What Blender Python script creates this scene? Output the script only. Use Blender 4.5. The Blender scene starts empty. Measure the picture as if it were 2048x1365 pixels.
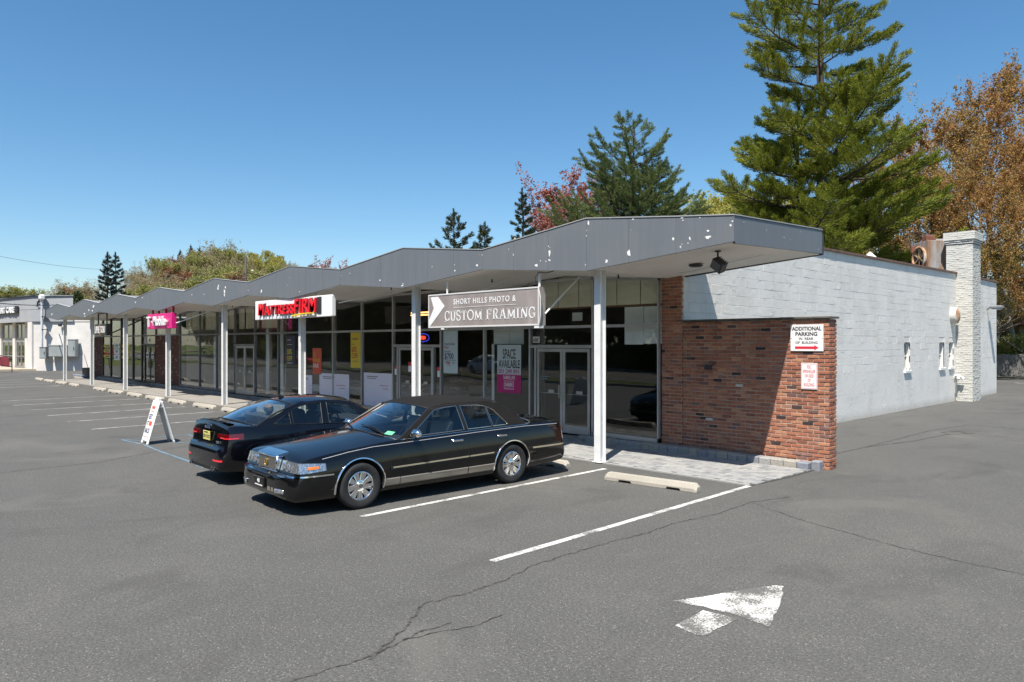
import bpy, math, random
import numpy as np
from mathutils import Vector, Matrix
from mathutils.geometry import tessellate_polygon
R = math.radians
PI = math.pi
scene = bpy.context.scene
COL = scene.collection
random.seed(7)
rng = np.random.default_rng(11)

# ------------------------------------------------------------ materials
MATS = {}
def newmat(name):
    m = bpy.data.materials.new(name); m.use_nodes = True
    nt = m.node_tree; nt.nodes.clear()
    out = nt.nodes.new('ShaderNodeOutputMaterial')
    return m, nt, out
class G:
    """tiny node-graph helper"""
    def __init__(s, nt): s.nt = nt
    def n(s, typ, props=None, **ins):
        nd = s.nt.nodes.new('ShaderNode' + typ)
        for k, v in (props or {}).items(): setattr(nd, k, v)
        for k, v in ins.items():
            key = int(k[1:]) if k[0] == '_' and k[1:].isdigit() else k.replace('_', ' ')
            s.put(nd.inputs[key], v)
        return nd
    def put(s, sock, v):
        if isinstance(v, bpy.types.NodeSocket): s.nt.links.new(v, sock)
        elif isinstance(v, bpy.types.Node): s.nt.links.new(v.outputs[0], sock)
        else:
            if sock.type == 'RGBA' and len(v) == 3: v = (*v, 1)
            sock.default_value = v
    def coord(s, kind='Object'): return s.nt_coord().outputs[kind]
    def nt_coord(s):
        if not hasattr(s, 'tc'): s.tc = s.nt.nodes.new('ShaderNodeTexCoord')
        return s.tc
    def math(s, op, a, b=0.0, c=None, clamp=False):
        nd = s.nt.nodes.new('ShaderNodeMath'); nd.operation = op; nd.use_clamp = clamp
        s.put(nd.inputs[0], a); s.put(nd.inputs[1], b)
        if c is not None: s.put(nd.inputs[2], c)
        return nd.outputs[0]
    def noise(s, scale, vec=None, detail=4, rough=.55, dist=0.0):
        return s.n('TexNoise', None, Vector=vec if vec is not None else s.coord(), Scale=scale, Detail=detail, Roughness=rough, Distortion=dist).outputs[0]
    def ramp(s, fac, stops, interp='LINEAR'):
        nd = s.nt.nodes.new('ShaderNodeValToRGB'); s.put(nd.inputs[0], fac)
        cr = nd.color_ramp; cr.interpolation = interp
        while len(cr.elements) < len(stops): cr.elements.new(.5)
        for e, (p, c) in zip(cr.elements, stops):
            e.position = p
            e.color = (c, c, c, 1) if isinstance(c, (int, float)) else (*c, 1)
        return nd.outputs[0]
    def mix(s, fac, a, b, mode='MIX'):
        nd = s.nt.nodes.new('ShaderNodeMix'); nd.data_type = 'RGBA'; nd.blend_type = mode
        s.put(nd.inputs[0], fac); s.put(nd.inputs[6], a); s.put(nd.inputs[7], b)
        return nd.outputs[2]
    def bump(s, h, strength=.3, dist=.01, normal=None):
        nd = s.n('Bump', None, Height=h, Strength=strength, Distance=dist)
        if normal is not None: s.put(nd.inputs['Normal'], normal)
        return nd.outputs[0]
    def mapping(s, scale=(1, 1, 1), rot=(0, 0, 0), vec=None):
        return s.n('Mapping', None, Vector=vec if vec is not None else s.coord(), Scale=scale, Rotation=rot).outputs[0]
def pbr(name, color=(.5, .5, .5), rough=.6, metal=0.0, spec=.5, coat=0.0, emis=None, estr=1.0, fn=None, ior=None, alpha=None):
    if name in MATS: return MATS[name]
    m, nt, out = newmat(name); g = G(nt)
    b = nt.nodes.new('ShaderNodeBsdfPrincipled')
    g.put(b.inputs['Base Color'], color)
    b.inputs['Roughness'].default_value = rough
    b.inputs['Metallic'].default_value = metal
    b.inputs['Specular IOR Level'].default_value = spec
    b.inputs['Coat Weight'].default_value = coat
    b.inputs['Coat Roughness'].default_value = .03
    if emis: g.put(b.inputs['Emission Color'], emis); b.inputs['Emission Strength'].default_value = estr
    if fn: fn(g, b)
    nt.links.new(b.outputs[0], out.inputs[0])
    MATS[name] = m
    return m
def dirty(name, color, rough=.6, var=.12, scale=2.0, bump=.0, bscale=40, **kw):
    """paint or metal with uneven tone and gloss"""
    def fn(g, b):
        n = g.noise(scale, detail=6, rough=.65)
        c2 = tuple(max(0, c * (1 - var * 2)) for c in color)
        c3 = tuple(min(1, c * (1 + var)) for c in color)
        g.put(b.inputs['Base Color'], g.ramp(n, [(.3, c2), (.5, color), (.7, c3)]))
        g.put(b.inputs['Roughness'], g.math('ADD', g.math('MULTIPLY', n, .25), rough - .12))
        if bump: g.put(b.inputs['Normal'], g.bump(g.noise(bscale, detail=5), bump, .01))
    return pbr(name, color, rough, fn=fn, **kw)
def thin_glass(name, tint=(.9, .93, .92), refl=1.0, f0=1.5, wave=0.0, rough=0.0):
    if name in MATS: return MATS[name]
    m, nt, out = newmat(name); g = G(nt)
    geo = g.n('NewGeometry'); dt = g.n('VectorMath', {'operation': 'DOT_PRODUCT'}, _0=geo.outputs['Incoming'], _1=geo.outputs['Normal']).outputs['Value']
    c5 = g.math('POWER', g.math('SUBTRACT', 1.0, g.math('ABSOLUTE', dt), clamp=True), 5.0); fr = g.math('ADD', g.math('MULTIPLY', c5, .96), .04)
    gl = g.n('BsdfGlossy', None, Color=(1, 1, 1), Roughness=rough)
    if wave:
        bp = g.bump(g.noise(.55, detail=1), wave, .3)
        g.put(gl.inputs['Normal'], bp)
    tr = g.n('BsdfTransparent', None, Color=tint)
    mx = g.n('MixShader', None, _0=g.math('MULTIPLY', fr, refl, clamp=True), _1=tr.outputs[0], _2=gl.outputs[0])
    nt.links.new(mx.outputs[0], out.inputs[0])
    MATS[name] = m
    return m

# ------------------------------------------------------------ mesh builder
class MB:
    def __init__(s): s.v = []; s.f = []; s.m = []
    def add(s, vs, fs, mi=0, M=None):
        o = len(s.v)
        if M is not None: vs = [tuple(M @ Vector(p)) for p in vs]
        s.v.extend([tuple(p) for p in vs]); s.f.extend([tuple(i + o for i in f) for f in fs]); s.m.extend([mi] * len(fs))
        return s
    def box(s, x0, x1, y0, y1, z0, z1, mi=0, M=None, bev=0.0):
        if bev:
            b = bev
            vs = []; 
            for (x, sx) in ((x0, 1), (x1, -1)):
                for (y, sy) in ((y0, 1), (y1, -1)):
                    for (z, sz) in ((z0, 1), (z1, -1)):
                        vs += [(x, y + sy * b, z + sz * b), (x + sx * b, y, z + sz * b), (x + sx * b, y + sy * b, z)]
            c = lambda i, j, k, a: ((i * 2 + j) * 2 + k) * 3 + a
            fs = []
            fs.append([c(0, 0, 0, 0), c(0, 0, 1, 0), c(0, 1, 1, 0), c(0, 1, 0, 0)]); fs.append([c(1, 0, 0, 0), c(1, 1, 0, 0), c(1, 1, 1, 0), c(1, 0, 1, 0)])
            fs.append([c(0, 0, 0, 1), c(1, 0, 0, 1), c(1, 0, 1, 1), c(0, 0, 1, 1)]); fs.append([c(0, 1, 0, 1), c(0, 1, 1, 1), c(1, 1, 1, 1), c(1, 1, 0, 1)])
            fs.append([c(0, 0, 0, 2), c(0, 1, 0, 2), c(1, 1, 0, 2), c(1, 0, 0, 2)]); fs.append([c(0, 0, 1, 2), c(1, 0, 1, 2), c(1, 1, 1, 2), c(0, 1, 1, 2)])
            for i in (0, 1):
                for j in (0, 1):
                    fs.append([c(i, j, 0, 0), c(i, j, 1, 0), c(i, j, 1, 1), c(i, j, 0, 1)])
                    fs.append([c(i, 0, j, 0), c(i, 1, j, 0), c(i, 1, j, 2), c(i, 0, j, 2)])
                    fs.append([c(0, i, j, 1), c(1, i, j, 1), c(1, i, j, 2), c(0, i, j, 2)])
                    for k in (0, 1): fs.append([c(i, j, k, 0), c(i, j, k, 1), c(i, j, k, 2)])
            return s.add(vs, fs, mi, M)
        vs = [(x, y, z) for x in (x0, x1) for y in (y0, y1) for z in (z0, z1)]
        fs = [(0, 1, 3, 2), (4, 6, 7, 5), (0, 4, 5, 1), (2, 3, 7, 6), (0, 2, 6, 4), (1, 5, 7, 3)]
        return s.add(vs, fs, mi, M)
    def quad(s, a, b, c, d, mi=0): return s.add([a, b, c, d], [(0, 1, 2, 3)], mi)
    def poly(s, pts, mi=0): return s.add(pts, [tuple(range(len(pts)))], mi)
    def prism(s, poly, h0, h1, axis='z', mi=0, M=None):
        """poly: 2D outline extruded along axis between h0 and h1"""
        n = len(poly)
        def P(p, h):
            return {'z': (p[0], p[1], h), 'y': (p[0], h, p[1]), 'x': (h, p[0], p[1])}[axis]
        vs = [P(p, h0) for p in poly] + [P(p, h1) for p in poly]
        fs = [(i, (i + 1) % n, n + (i + 1) % n, n + i) for i in range(n)]
        tri = tessellate_polygon([[Vector((p[0], p[1], 0)) for p in poly]])
        fs += [tuple(t) for t in tri] + [tuple(n + i for i in reversed(t)) for t in tri]
        return s.add(vs, fs, mi, M)
    def tube(s, pts, r, n=8, mi=0, cap=True, M=None):
        pts = [Vector(p) for p in pts]
        rs = r if isinstance(r, (list, tuple)) else [r] * len(pts)
        vs = []; fs = []
        up0 = None
        for i, p in enumerate(pts):
            d = (pts[min(i + 1, len(pts) - 1)] - pts[max(i - 1, 0)])
            if d.length < 1e-9: d = Vector((0, 0, 1))
            d.normalize()
            if up0 is None or abs(up0.dot(d)) > .99: up0 = Vector((0, 0, 1)) if abs(d.z) < .95 else Vector((1, 0, 0))
            a = d.cross(up0).normalized(); b = d.cross(a).normalized()
            up0 = -b if (-b).dot(up0) > 0 else b
            for k in range(n):
                t = 2 * PI * k / n
                vs.append(p + (a * math.cos(t) + b * math.sin(t)) * rs[i])
        for i in range(len(pts) - 1):
            for k in range(n):
                fs.append((i * n + k, i * n + (k + 1) % n, (i + 1) * n + (k + 1) % n, (i + 1) * n + k))
        if cap: fs += [tuple(reversed(range(n))), tuple(range((len(pts) - 1) * n, len(pts) * n))]
        return s.add(vs, fs, mi, M)
    def lathe(s, prof, n=24, mi=0, M=None, close=False):
        """prof: (radius, height) pairs round z"""
        vs = [(r * math.cos(2 * PI * k / n), r * math.sin(2 * PI * k / n), h) for r, h in prof for k in range(n)]
        fs = [(i * n + k, i * n + (k + 1) % n, (i + 1) * n + (k + 1) % n, (i + 1) * n + k) for i in range(len(prof) - 1) for k in range(n)]
        if close: fs += [tuple(reversed(range(n))), tuple(range((len(prof) - 1) * n, len(prof) * n))]
        return s.add(vs, fs, mi, M)
    def text(s, t, size, M, mi=0, ext=.002, xs=1.0, bold=0.0, shear=0.0, align='LEFT', sp=1.0):
        c = bpy.data.curves.new('t', 'FONT'); c.body = t; c.size = size; c.extrude = ext; c.offset = bold
        c.shear = shear; c.align_x = align; c.space_character = sp; c.resolution_u = 3
        o = bpy.data.objects.new('t', c); COL.objects.link(o)
        me = o.to_mesh()
        S = M @ Matrix.Diagonal((xs, 1, 1, 1))
        s.add([v.co[:] for v in me.vertices], [tuple(p.vertices) for p in me.polygons], mi, S)
        o.to_mesh_clear(); bpy.data.objects.remove(o); bpy.data.curves.remove(c)
        return s
    def fit(s, t, x0, x1, z0, z1, y=0.0, mi=0, ext=.001, bold=0.0, shear=0.0, sp=1.0, M=None, face=None):
        """text whose ink exactly fills x0..x1, z0..z1 on a plane facing -Y"""
        q = MB(); q.text(t, 1.0, Matrix.Identity(4), 0, 0, 1.0, bold, shear, 'LEFT', sp)
        xs = [p[0] for p in q.v]; ys = [p[1] for p in q.v]; a0, a1, b0, b1 = min(xs), max(xs), min(ys), max(ys)
        e = ext
        q2 = MB(); q2.text(t, 1.0, Matrix.Identity(4), 0, 1.0, 1.0, bold, shear, 'LEFT', sp)
        V = []
        for p in q2.v:
            x = x0 + (p[0] - a0) / (a1 - a0) * (x1 - x0); z = z0 + (p[1] - b0) / (b1 - b0) * (z1 - z0)
            V.append((x, y - p[2] * e, z))
        return s.add(V, q2.f, mi, M)
    def build(s, name, mats, parent=None, smooth=None, loc=None, fixn=True):
        me = bpy.data.meshes.new(name); me.from_pydata(s.v, [], s.f)
        mats = mats if isinstance(mats, (list, tuple)) else [mats]
        for m in mats: me.materials.append(m)
        if len(mats) > 1: me.polygons.foreach_set('material_index', s.m)
        me.update()
        if fixn:
            import bmesh
            bm = bmesh.new(); bm.from_mesh(me); bmesh.ops.recalc_face_normals(bm, faces=bm.faces); bm.to_mesh(me); bm.free()
        if smooth is not None:
            me.polygons.foreach_set('use_smooth', [True] * len(me.polygons)); me.set_sharp_from_angle(angle=R(smooth))
        o = bpy.data.objects.new(name, me); COL.objects.link(o)
        if parent: o.parent = parent
        if loc: o.location = loc
        return o
def split_build(mb, name, mats, parent=None, gap=0.0, **kw):
    """link every connected piece of mb as an object of its own"""
    par = list(range(len(mb.v)))
    def find(a):
        while par[a] != a: par[a] = par[par[a]]; a = par[a]
        return a
    for f in mb.f:
        for i in f[1:]: par[find(i)] = find(f[0])
    comp = {}
    for k, f in enumerate(mb.f): comp.setdefault(find(f[0]), []).append(k)
    out = []
    for ks in comp.values():
        q = MB(); idx = {}
        for k in ks:
            for i in mb.f[k]:
                if i not in idx: idx[i] = len(q.v); q.v.append(mb.v[i])
            q.f.append(tuple(idx[i] for i in mb.f[k])); q.m.append(mb.m[k])
        out.append(q.build(name, mats, parent, **kw))
    return out
# frame whose local x,y lie in a vertical plane: text facing -Y (x to the right, y up)
def face_front(x, y, z): return Matrix.Translation((x, y, z)) @ Matrix.Rotation(R(90), 4, 'X')
def tag(o, label=None, cat=None, group=None, kind=None):
    if label: o['label'] = label
    if cat: o['category'] = cat
    if group: o['group'] = group
    if kind: o['kind'] = kind
    return o
def thing(name, label, cat, loc=(0, 0, 0), rz=0.0, group=None):
    o = bpy.data.objects.new(name, None); COL.objects.link(o); o.location = loc; o.rotation_euler = (0, 0, rz)
    return tag(o, label, cat, group)
def struct(o): o['kind'] = 'structure'; return o
def kids(o): return [c for c in ALLC.get(o.name, [])]
def copy_tree(o, parent=None):
    c = o.copy(); COL.objects.link(c)
    if parent: c.parent = parent
    for ch in list(o.children): copy_tree(ch, c)
    return c
# ------------------------------------------------------------ shared materials
def _asph(g, b):
    co = g.coord()
    big = g.noise(.22, co, 5, .6); mid = g.noise(1.7, co, 6, .7); fine = g.noise(38, co, 5, .75); grit = g.noise(95, co, 3, .8)
    vor = g.n('TexVoronoi', {'feature': 'F1'}, Vector=co, Scale=62.0)
    spk = g.math('LESS_THAN', vor.outputs[0], .36)
    rnd = g.n('SeparateColor', None, Color=vor.outputs[1]).outputs[0]
    spk = g.math('MULTIPLY', spk, g.math('GREATER_THAN', rnd, .88))
    base = g.ramp(big, [(.3, (.102, .099, .089)), (.5, (.121, .117, .105)), (.72, (.148, .141, .123))])
    base = g.mix(g.ramp(mid, [(.35, 0.0), (.75, .55)]), base, (.088, .087, .081))
    base = g.mix(g.ramp(fine, [(.38, .85), (.60, 0.0)]), base, (.045, .045, .044))
    base = g.mix(g.ramp(grit, [(.52, 0.0), (.72, .75)]), base, (.215, .21, .195))
    base = g.mix(g.math('MULTIPLY', spk, .38), base, (.44, .41, .36))
    st = g.noise(.55, g.mapping((1, .6, 1)), 6, .68, .6); base = g.mix(g.ramp(st, [(.36, .5), (.47, 0.0)]), base, (.066, .063, .059)); base = g.mix(g.ramp(g.noise(.31, None, 6, .66, .8), [(.56, 0.0), (.68, .38)]), base, (.150, .144, .126))
    g.put(b.inputs['Base Color'], base)
    h = g.math('ADD', g.math('MULTIPLY', fine, .5), g.math('MULTIPLY', grit, .6))
    g.put(b.inputs['Normal'], g.bump(h, .55, .012))
    g.put(b.inputs['Roughness'], g.ramp(mid, [(.3, .92), (.7, .8)]))
M_ASPH = pbr('asphalt', (.1, .1, .1), .88, spec=.35, fn=_asph)
def _patch(g, b):
    fine = g.noise(60, None, 5, .75)
    g.put(b.inputs['Base Color'], g.ramp(fine, [(.35, (.04, .04, .04)), (.65, (.09, .088, .083))]))
M_CRACK = pbr('crack_dark', (.03, .03, .03), .95, fn=lambda g, b: g.put(b.inputs['Base Color'], g.ramp(g.noise(20), [(.4, (.022, .021, .02)), (.62, (.09, .085, .076))])))
def _paint(col, worn):
    def fn(g, b):
        n1 = g.noise(55, None, 5, .8); n2 = g.noise(2.2, None, 4, .6)
        wear = g.math('ADD', n1, g.math('MULTIPLY', n2, .8))
        f = g.ramp(wear, [(worn, 0.0), (worn + .1, 1.0)])
        g.put(b.inputs['Base Color'], g.mix(f, (.120, .116, .105), col))
        g.put(b.inputs['Normal'], g.bump(n1, .5, .01))
    return fn
M_LINE = pbr('line_paint', (.7, .7, .66), .8, fn=_paint((.60, .59, .55), .79))
M_LINE_W = pbr('line_paint_worn', (.7, .7, .66), .8, fn=_paint((.50, .49, .46), .81))
M_ARROW = pbr('arrow_paint', (.7, .7, .66), .8, fn=_paint((.68, .66, .61), .88))
M_BLUE = pbr('blue_line_paint', (.12, .3, .5), .8, fn=_paint((.13, .24, .33), .80))
def _conc(c, bs=.3):
    def fn(g, b):
        n = g.noise(1.5, None, 6, .65); f = g.noise(60, None, 4, .7)
        col = g.ramp(n, [(.3, tuple(x * .78 for x in c)), (.55, c), (.75, tuple(min(1, x * 1.12) for x in c))])
        col = g.mix(g.ramp(f, [(.35, .5), (.5, 0.0)]), col, tuple(x * .55 for x in c))
        g.put(b.inputs['Base Color'], col); g.put(b.inputs['Normal'], g.bump(g.math('ADD', f, n), bs, .01))
    return fn
M_CONC = pbr('sidewalk_concrete', (.36, .34, .30), .9, fn=_conc((.285, .265, .235)))
M_STOP = pbr('wheel_stop_concrete', (.6, .52, .4), .85, fn=_conc((.56, .46, .33)))
M_STOP2 = pbr('wheel_stop_concrete_pale', (.6, .55, .46), .85, fn=_conc((.42, .385, .32)))
def _brick(ramp):
    def fn(g, b):
        rnd = g.n('NewGeometry').outputs['Random Per Island']
        n = g.noise(26, None, 5, .75); n2 = g.noise(2.3, None, 4, .6)
        c = g.ramp(rnd, ramp)
        c = g.mix(g.ramp(n, [(.35, .55), (.52, 0.0)]), c, (.10, .045, .032))
        c = g.mix(g.ramp(g.noise(9, None, 6, .8), [(.58, 0.0), (.72, .6)]), c, (.46, .33, .27))
        c = g.mix(g.ramp(n2, [(.5, 0.0), (.75, .35)]), c, (.17, .085, .065))
        g.put(b.inputs['Base Color'], c); g.put(b.inputs['Normal'], g.bump(g.noise(70, None, 5, .7), .5, .008))
    return fn
M_BRICK = pbr('red_brick', (.35, .12, .08), .9, spec=.2, fn=_brick([(0, (.25, .10, .065)), (.2, (.38, .145, .088)), (.42, (.46, .185, .105)), (.62, (.33, .14, .095)), (.78, (.54, .26, .15)), (.9, (.30, .16, .13)), (.965, (.19, .11, .095)), (.985, (.06, .042, .042)), (1.0, (.05, .04, .04))]))
M_BRICKD = pbr('dark_brick', (.2, .08, .06), .9, spec=.2, fn=_brick([(0, (.11, .048, .036)), (.3, (.15, .06, .045)), (.6, (.19, .08, .06)), (.9, (.13, .065, .055)), (.93, (.36, .28, .22)), (1.0, (.42, .34, .28))]))
M_MORTAR = pbr('mortar', (.42, .36, .30), .95, fn=_conc((.50, .39, .30), .6))
def _wbrick(g, b):
    n = g.noise(14, None, 5, .7)
    g.put(b.inputs['Base Color'], g.ramp(n, [(.25, (.44, .43, .39)), (.42, (.56, .55, .50)), (.7, (.62, .605, .555))]))
    g.put(b.inputs['Normal'], g.bump(g.noise(45, None, 5, .7), .5, .012))
M_WBRICK = pbr('white_painted_brick', (.75, .74, .7), .75, fn=_wbrick)
M_WMORT = pbr('white_painted_mortar', (.62, .61, .57), .8, fn=_conc((.52, .51, .465), .5))
def _block(g, b):
    sep = g.n('SeparateXYZ', None, Vector=g.coord())
    n = g.noise(1.1, None, 6, .62); n2 = g.noise(6, None, 6, .75)
    rnd = g.n('NewGeometry').outputs['Random Per Island']
    col = g.ramp(n, [(.3, (.67, .65, .60)), (.5, (.76, .735, .685)), (.72, (.82, .79, .735))])
    col = g.mix(g.math('MULTIPLY', rnd, .22), col, (.60, .585, .55))
    col = g.mix(g.ramp(n2, [(.60, 0.0), (.8, .35)]), col, (.56, .54, .50))
    strk = g.noise(1.0, g.mapping((1, 2.6, .30)), 5, .7); col = g.mix(g.ramp(strk, [(.58, 0.0), (.8, .38)]), col, (.50, .47, .41))
    foot = g.ramp(sep.outputs[2], [(0.0, 1.0), (.28, 0.0)])
    col = g.mix(g.math('MULTIPLY', g.math('MULTIPLY', foot, n2), 1.1, clamp=True), col, (.42, .38, .32))
    g.put(b.inputs['Base Color'], col)
    lump = g.ramp(g.noise(3.1, None, 6, .7), [(.56, 0.0), (.66, 1.0)])
    g.put(b.inputs['Normal'], g.bump(g.math('ADD', g.math('MULTIPLY', n2, .7), g.math('MULTIPLY', lump, .45)), .6, .02))
M_BLOCK = pbr('white_block_paint', (.75, .75, .73), .7, spec=.3, fn=_block)
M_STUCCO = dirty('white_stucco', (.68, .65, .61), .8, .06, 1.0, .25, 30)
M_STUCCOG = dirty('grey_stucco', (.36, .37, .38), .85, .06, 1.0, .2, 30)
def _fascia(g, b):
    sep = g.n('SeparateXYZ', None, Vector=g.coord())
    xs = g.math('ADD', sep.outputs[0], sep.outputs[1])
    st = g.n('CombineXYZ', None, X=g.math('MULTIPLY', xs, 9.0), Y=g.math('MULTIPLY', sep.outputs[2], .6)).outputs[0]
    n = g.noise(1.0, st, 5, .65); n2 = g.noise(.7, None, 5, .6)
    col = g.ramp(n, [(.2, (.140, .151, .166)), (.5, (.154, .167, .183)), (.8, (.172, .184, .198))])
    col = g.mix(g.ramp(n2, [(.45, 0.0), (.75, .4)]), col, (.19, .20, .21))
    g.put(b.inputs['Base Color'], col)
    g.put(b.inputs['Roughness'], g.ramp(n2, [(.3, .42), (.7, .6)]))
    g.put(b.inputs['Normal'], g.bump(g.noise(1.3, None, 3, .5), .12, .05))
M_FASCIA = pbr('grey_fascia_paint', (.15, .16, .18), .5, spec=.4, fn=_fascia)
M_PEEL = pbr('bare_primer', (.80, .79, .77), .8)
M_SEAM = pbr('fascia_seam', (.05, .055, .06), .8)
M_DRIP = pbr('roof_edge_metal', (.45, .45, .43), .6, metal=.4)
def _soffit(g, b):
    sep = g.n('SeparateXYZ', None, Vector=g.coord())
    ph = g.math('PINGPONG', sep.outputs[1], .075)
    ln = g.math('LESS_THAN', ph, .006)
    n = g.noise(.8, None, 5, .6)
    col = g.ramp(n, [(.3, (.82, .79, .73)), (.6, (.90, .87, .81))])
    g.put(b.inputs['Base Color'], g.mix(g.math('MULTIPLY', ln, .6), col, (.2, .19, .17)))
    g.put(b.inputs['Normal'], g.bump(g.math('MULTIPLY', ln, -1.0), .4, .01))
M_SOFFIT = pbr('soffit_boards', (.65, .63, .6), .6, fn=_soffit)
M_POST = dirty('white_post_paint', (.78, .78, .76), .45, .05, 3.0)
M_ALU = dirty('aluminium_frame', (.50, .51, .50), .38, .08, 2.0, metal=.55)
M_ALUG = dirty('grey_aluminium_frame', (.24, .25, .26), .42, .08, 2.0, metal=.5)
M_BLACKF = dirty('black_frame', (.015, .015, .016), .35, .1, 2.0)
M_GLASS = thin_glass('shop_glass', (.97, .985, .975), 1.1, 1.5, .03)
M_GLASS2 = thin_glass('plain_glass', (.75, .8, .8), 2.4, 1.5)
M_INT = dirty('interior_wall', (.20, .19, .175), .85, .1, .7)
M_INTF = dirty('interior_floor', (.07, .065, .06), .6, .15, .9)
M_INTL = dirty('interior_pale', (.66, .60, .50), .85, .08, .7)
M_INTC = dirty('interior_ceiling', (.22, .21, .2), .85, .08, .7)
M_PANEL = dirty('cream_board', (.86, .82, .66), .8, .05, 1.2)
M_WPANEL = dirty('white_sheet', (.84, .88, .88), .7, .05, 1.2)
M_BROWN = pbr('brown_strip', (.22, .12, .06), .7)
M_ROOF = dirty('roof_membrane', (.20, .20, .20), .9, .1, 1.0)
M_RUSTC = dirty('rusty_coping', (.17, .10, .075), .8, .25, 5.0)
M_WHITE = pbr('sign_white', (.82, .82, .81), .4)
M_BLK = pbr('black_lettering', (.02, .02, .022), .5)
M_RED = pbr('sign_red', (.70, .03, .03), .45)
M_RED3 = pbr('letter_red', (.88, .015, .03), .35)
M_YEL = pbr('swoosh_yellow', (.85, .60, .02), .4)
M_MAG = dirty('magenta_panel', (.72, .015, .22), .4, .06, 2.0)
M_DGREY = dirty('dark_grey_metal', (.035, .037, .04), .5, .1, 4.0)
def _stone(g, b):
    rnd = g.n('NewGeometry').outputs['Random Per Island']
    c = g.ramp(rnd, [(0, (.30, .31, .32)), (.3, (.38, .36, .32)), (.6, (.22, .24, .28)), (.8, (.42, .38, .30)), (1, (.34, .32, .29))])
    c = g.mix(g.ramp(g.noise(25, None, 6, .8), [(.35, .6), (.5, 0.0)]), c, (.13, .135, .14))
    g.put(b.inputs['Base Color'], c); g.put(b.inputs['Normal'], g.bump(g.noise(22, None, 6, .7), .8, .02))
M_STONE = pbr('kerb_granite', (.42, .42, .4), .85, fn=_stone)
def _paver(g, b):
    rnd = g.n('NewGeometry').outputs['Random Per Island']
    c = g.ramp(rnd, [(0, (.19, .195, .195)), (.3, (.29, .285, .275)), (.7, (.35, .34, .32)), (.85, (.23, .235, .24)), (1, (.38, .37, .34))])
    c = g.mix(g.ramp(g.noise(1.2, None, 6, .7), [(.45, 0.0), (.7, .35)]), c, (.34, .335, .315))
    c = g.mix(g.ramp(g.noise(60, None, 4, .8), [(.35, .6), (.5, 0.0)]), c, (.2, .2, .2))
    g.put(b.inputs['Base Color'], c); g.put(b.inputs['Normal'], g.bump(g.noise(50, None, 5, .7), .5, .008))
M_PAVER = pbr('grey_paver', (.4, .4, .39), .85, fn=_paver)
M_JOINT = pbr('paver_joint', (.07, .068, .062), .95)
def _bark(c):
    def fn(g, b):
        n = g.noise(7, g.mapping((3, 3, .6)), 6, .7)
        g.put(b.inputs['Base Color'], g.ramp(n, [(.3, tuple(x * .45 for x in c)), (.65, c)]))
        g.put(b.inputs['Normal'], g.bump(n, .6, .05))
    return fn
M_BARK = pbr('bark_brown', (.10, .08, .065), .9, fn=_bark((.11, .085, .068)))
M_BARKG = pbr('bark_grey', (.2, .18, .16), .9, fn=_bark((.21, .185, .16)))
def leafmat(name, stops, trans=.35, scale=.35):
    if name in MATS: return MATS[name]
    m, nt, out = newmat(name); g = G(nt)
    rnd = g.n('NewGeometry').outputs['Random Per Island']
    big = g.noise(scale, None, 3, .6)
    f = g.math('ADD', g.math('MULTIPLY', rnd, .45), g.math('MULTIPLY', g.math('SUBTRACT', big, .22), 1.0))
    c = g.ramp(f, stops)
    d = g.n('BsdfPrincipled', None, Base_Color=c, Roughness=.6, Specular_IOR_Level=.3)
    t = g.n('BsdfTranslucent', None, Color=c)
    mx = g.n('MixShader', None, _0=trans, _1=d.outputs[0], _2=t.outputs[0])
    nt.links.new(mx.outputs[0], out.inputs[0]); MATS[name] = m
    return m
ML_PINE = leafmat('pine_needles', [(.1, (.07, .105, .016)), (.38, (.165, .20, .025)), (.65, (.27, .285, .035)), (1, (.36, .35, .06))], .3, .28)
ML_PINE2 = leafmat('bluish_pine_needles', [(.1, (.07, .105, .04)), (.5, (.14, .185, .06)), (1, (.22, .24, .085))], .25, .3)
ML_SPRUCE = leafmat('spruce_needles', [(.1, (.022, .035, .014)), (.6, (.05, .062, .020)), (1, (.10, .095, .03))], .15, .5)
ML_SPRUCED = leafmat('dark_spruce_needles', [(.1, (.03, .04, .032)), (.6, (.055, .066, .048)), (1, (.10, .10, .06))], .15, .5)
ML_ORANGE = leafmat('rust_orange_leaves', [(.05, (.26, .10, .05)), (.35, (.36, .17, .06)), (.55, (.37, .23, .07)), (.8, (.33, .28, .08)), (1, (.30, .29, .08))], .4, .22)
ML_OLIVE = leafmat('olive_spring_leaves', [(.1, (.16, .13, .03)), (.5, (.26, .22, .05)), (1, (.32, .27, .07))], .4, .3)
ML_RED = leafmat('red_spring_leaves', [(.1, (.28, .085, .07)), (.5, (.42, .17, .13)), (1, (.46, .25, .17))], .4, .4)
ML_YEL = leafmat('yellow_green_leaves', [(.1, (.28, .27, .06)), (.5, (.42, .39, .09)), (1, (.50, .46, .14))], .45, .3)
ML_GREEN = leafmat('fresh_green_leaves', [(.1, (.19, .20, .055)), (.5, (.30, .30, .09)), (1, (.38, .37, .13))], .4, .3)
ML_BUFF = leafmat('buff_spring_leaves', [(.1, (.26, .21, .11)), (.5, (.36, .29, .16)), (1, (.40, .34, .19))], .4, .3)
ML_RUST = leafmat('rust_brown_leaves', [(.1, (.20, .085, .04)), (.5, (.28, .14, .07)), (1, (.32, .2, .1))], .4, .3)
ML_DARK = leafmat('dark_green_leaves', [(.1, (.02, .035, .01)), (.5, (.045, .065, .018)), (1, (.08, .10, .03))], .25, .3)
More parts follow.
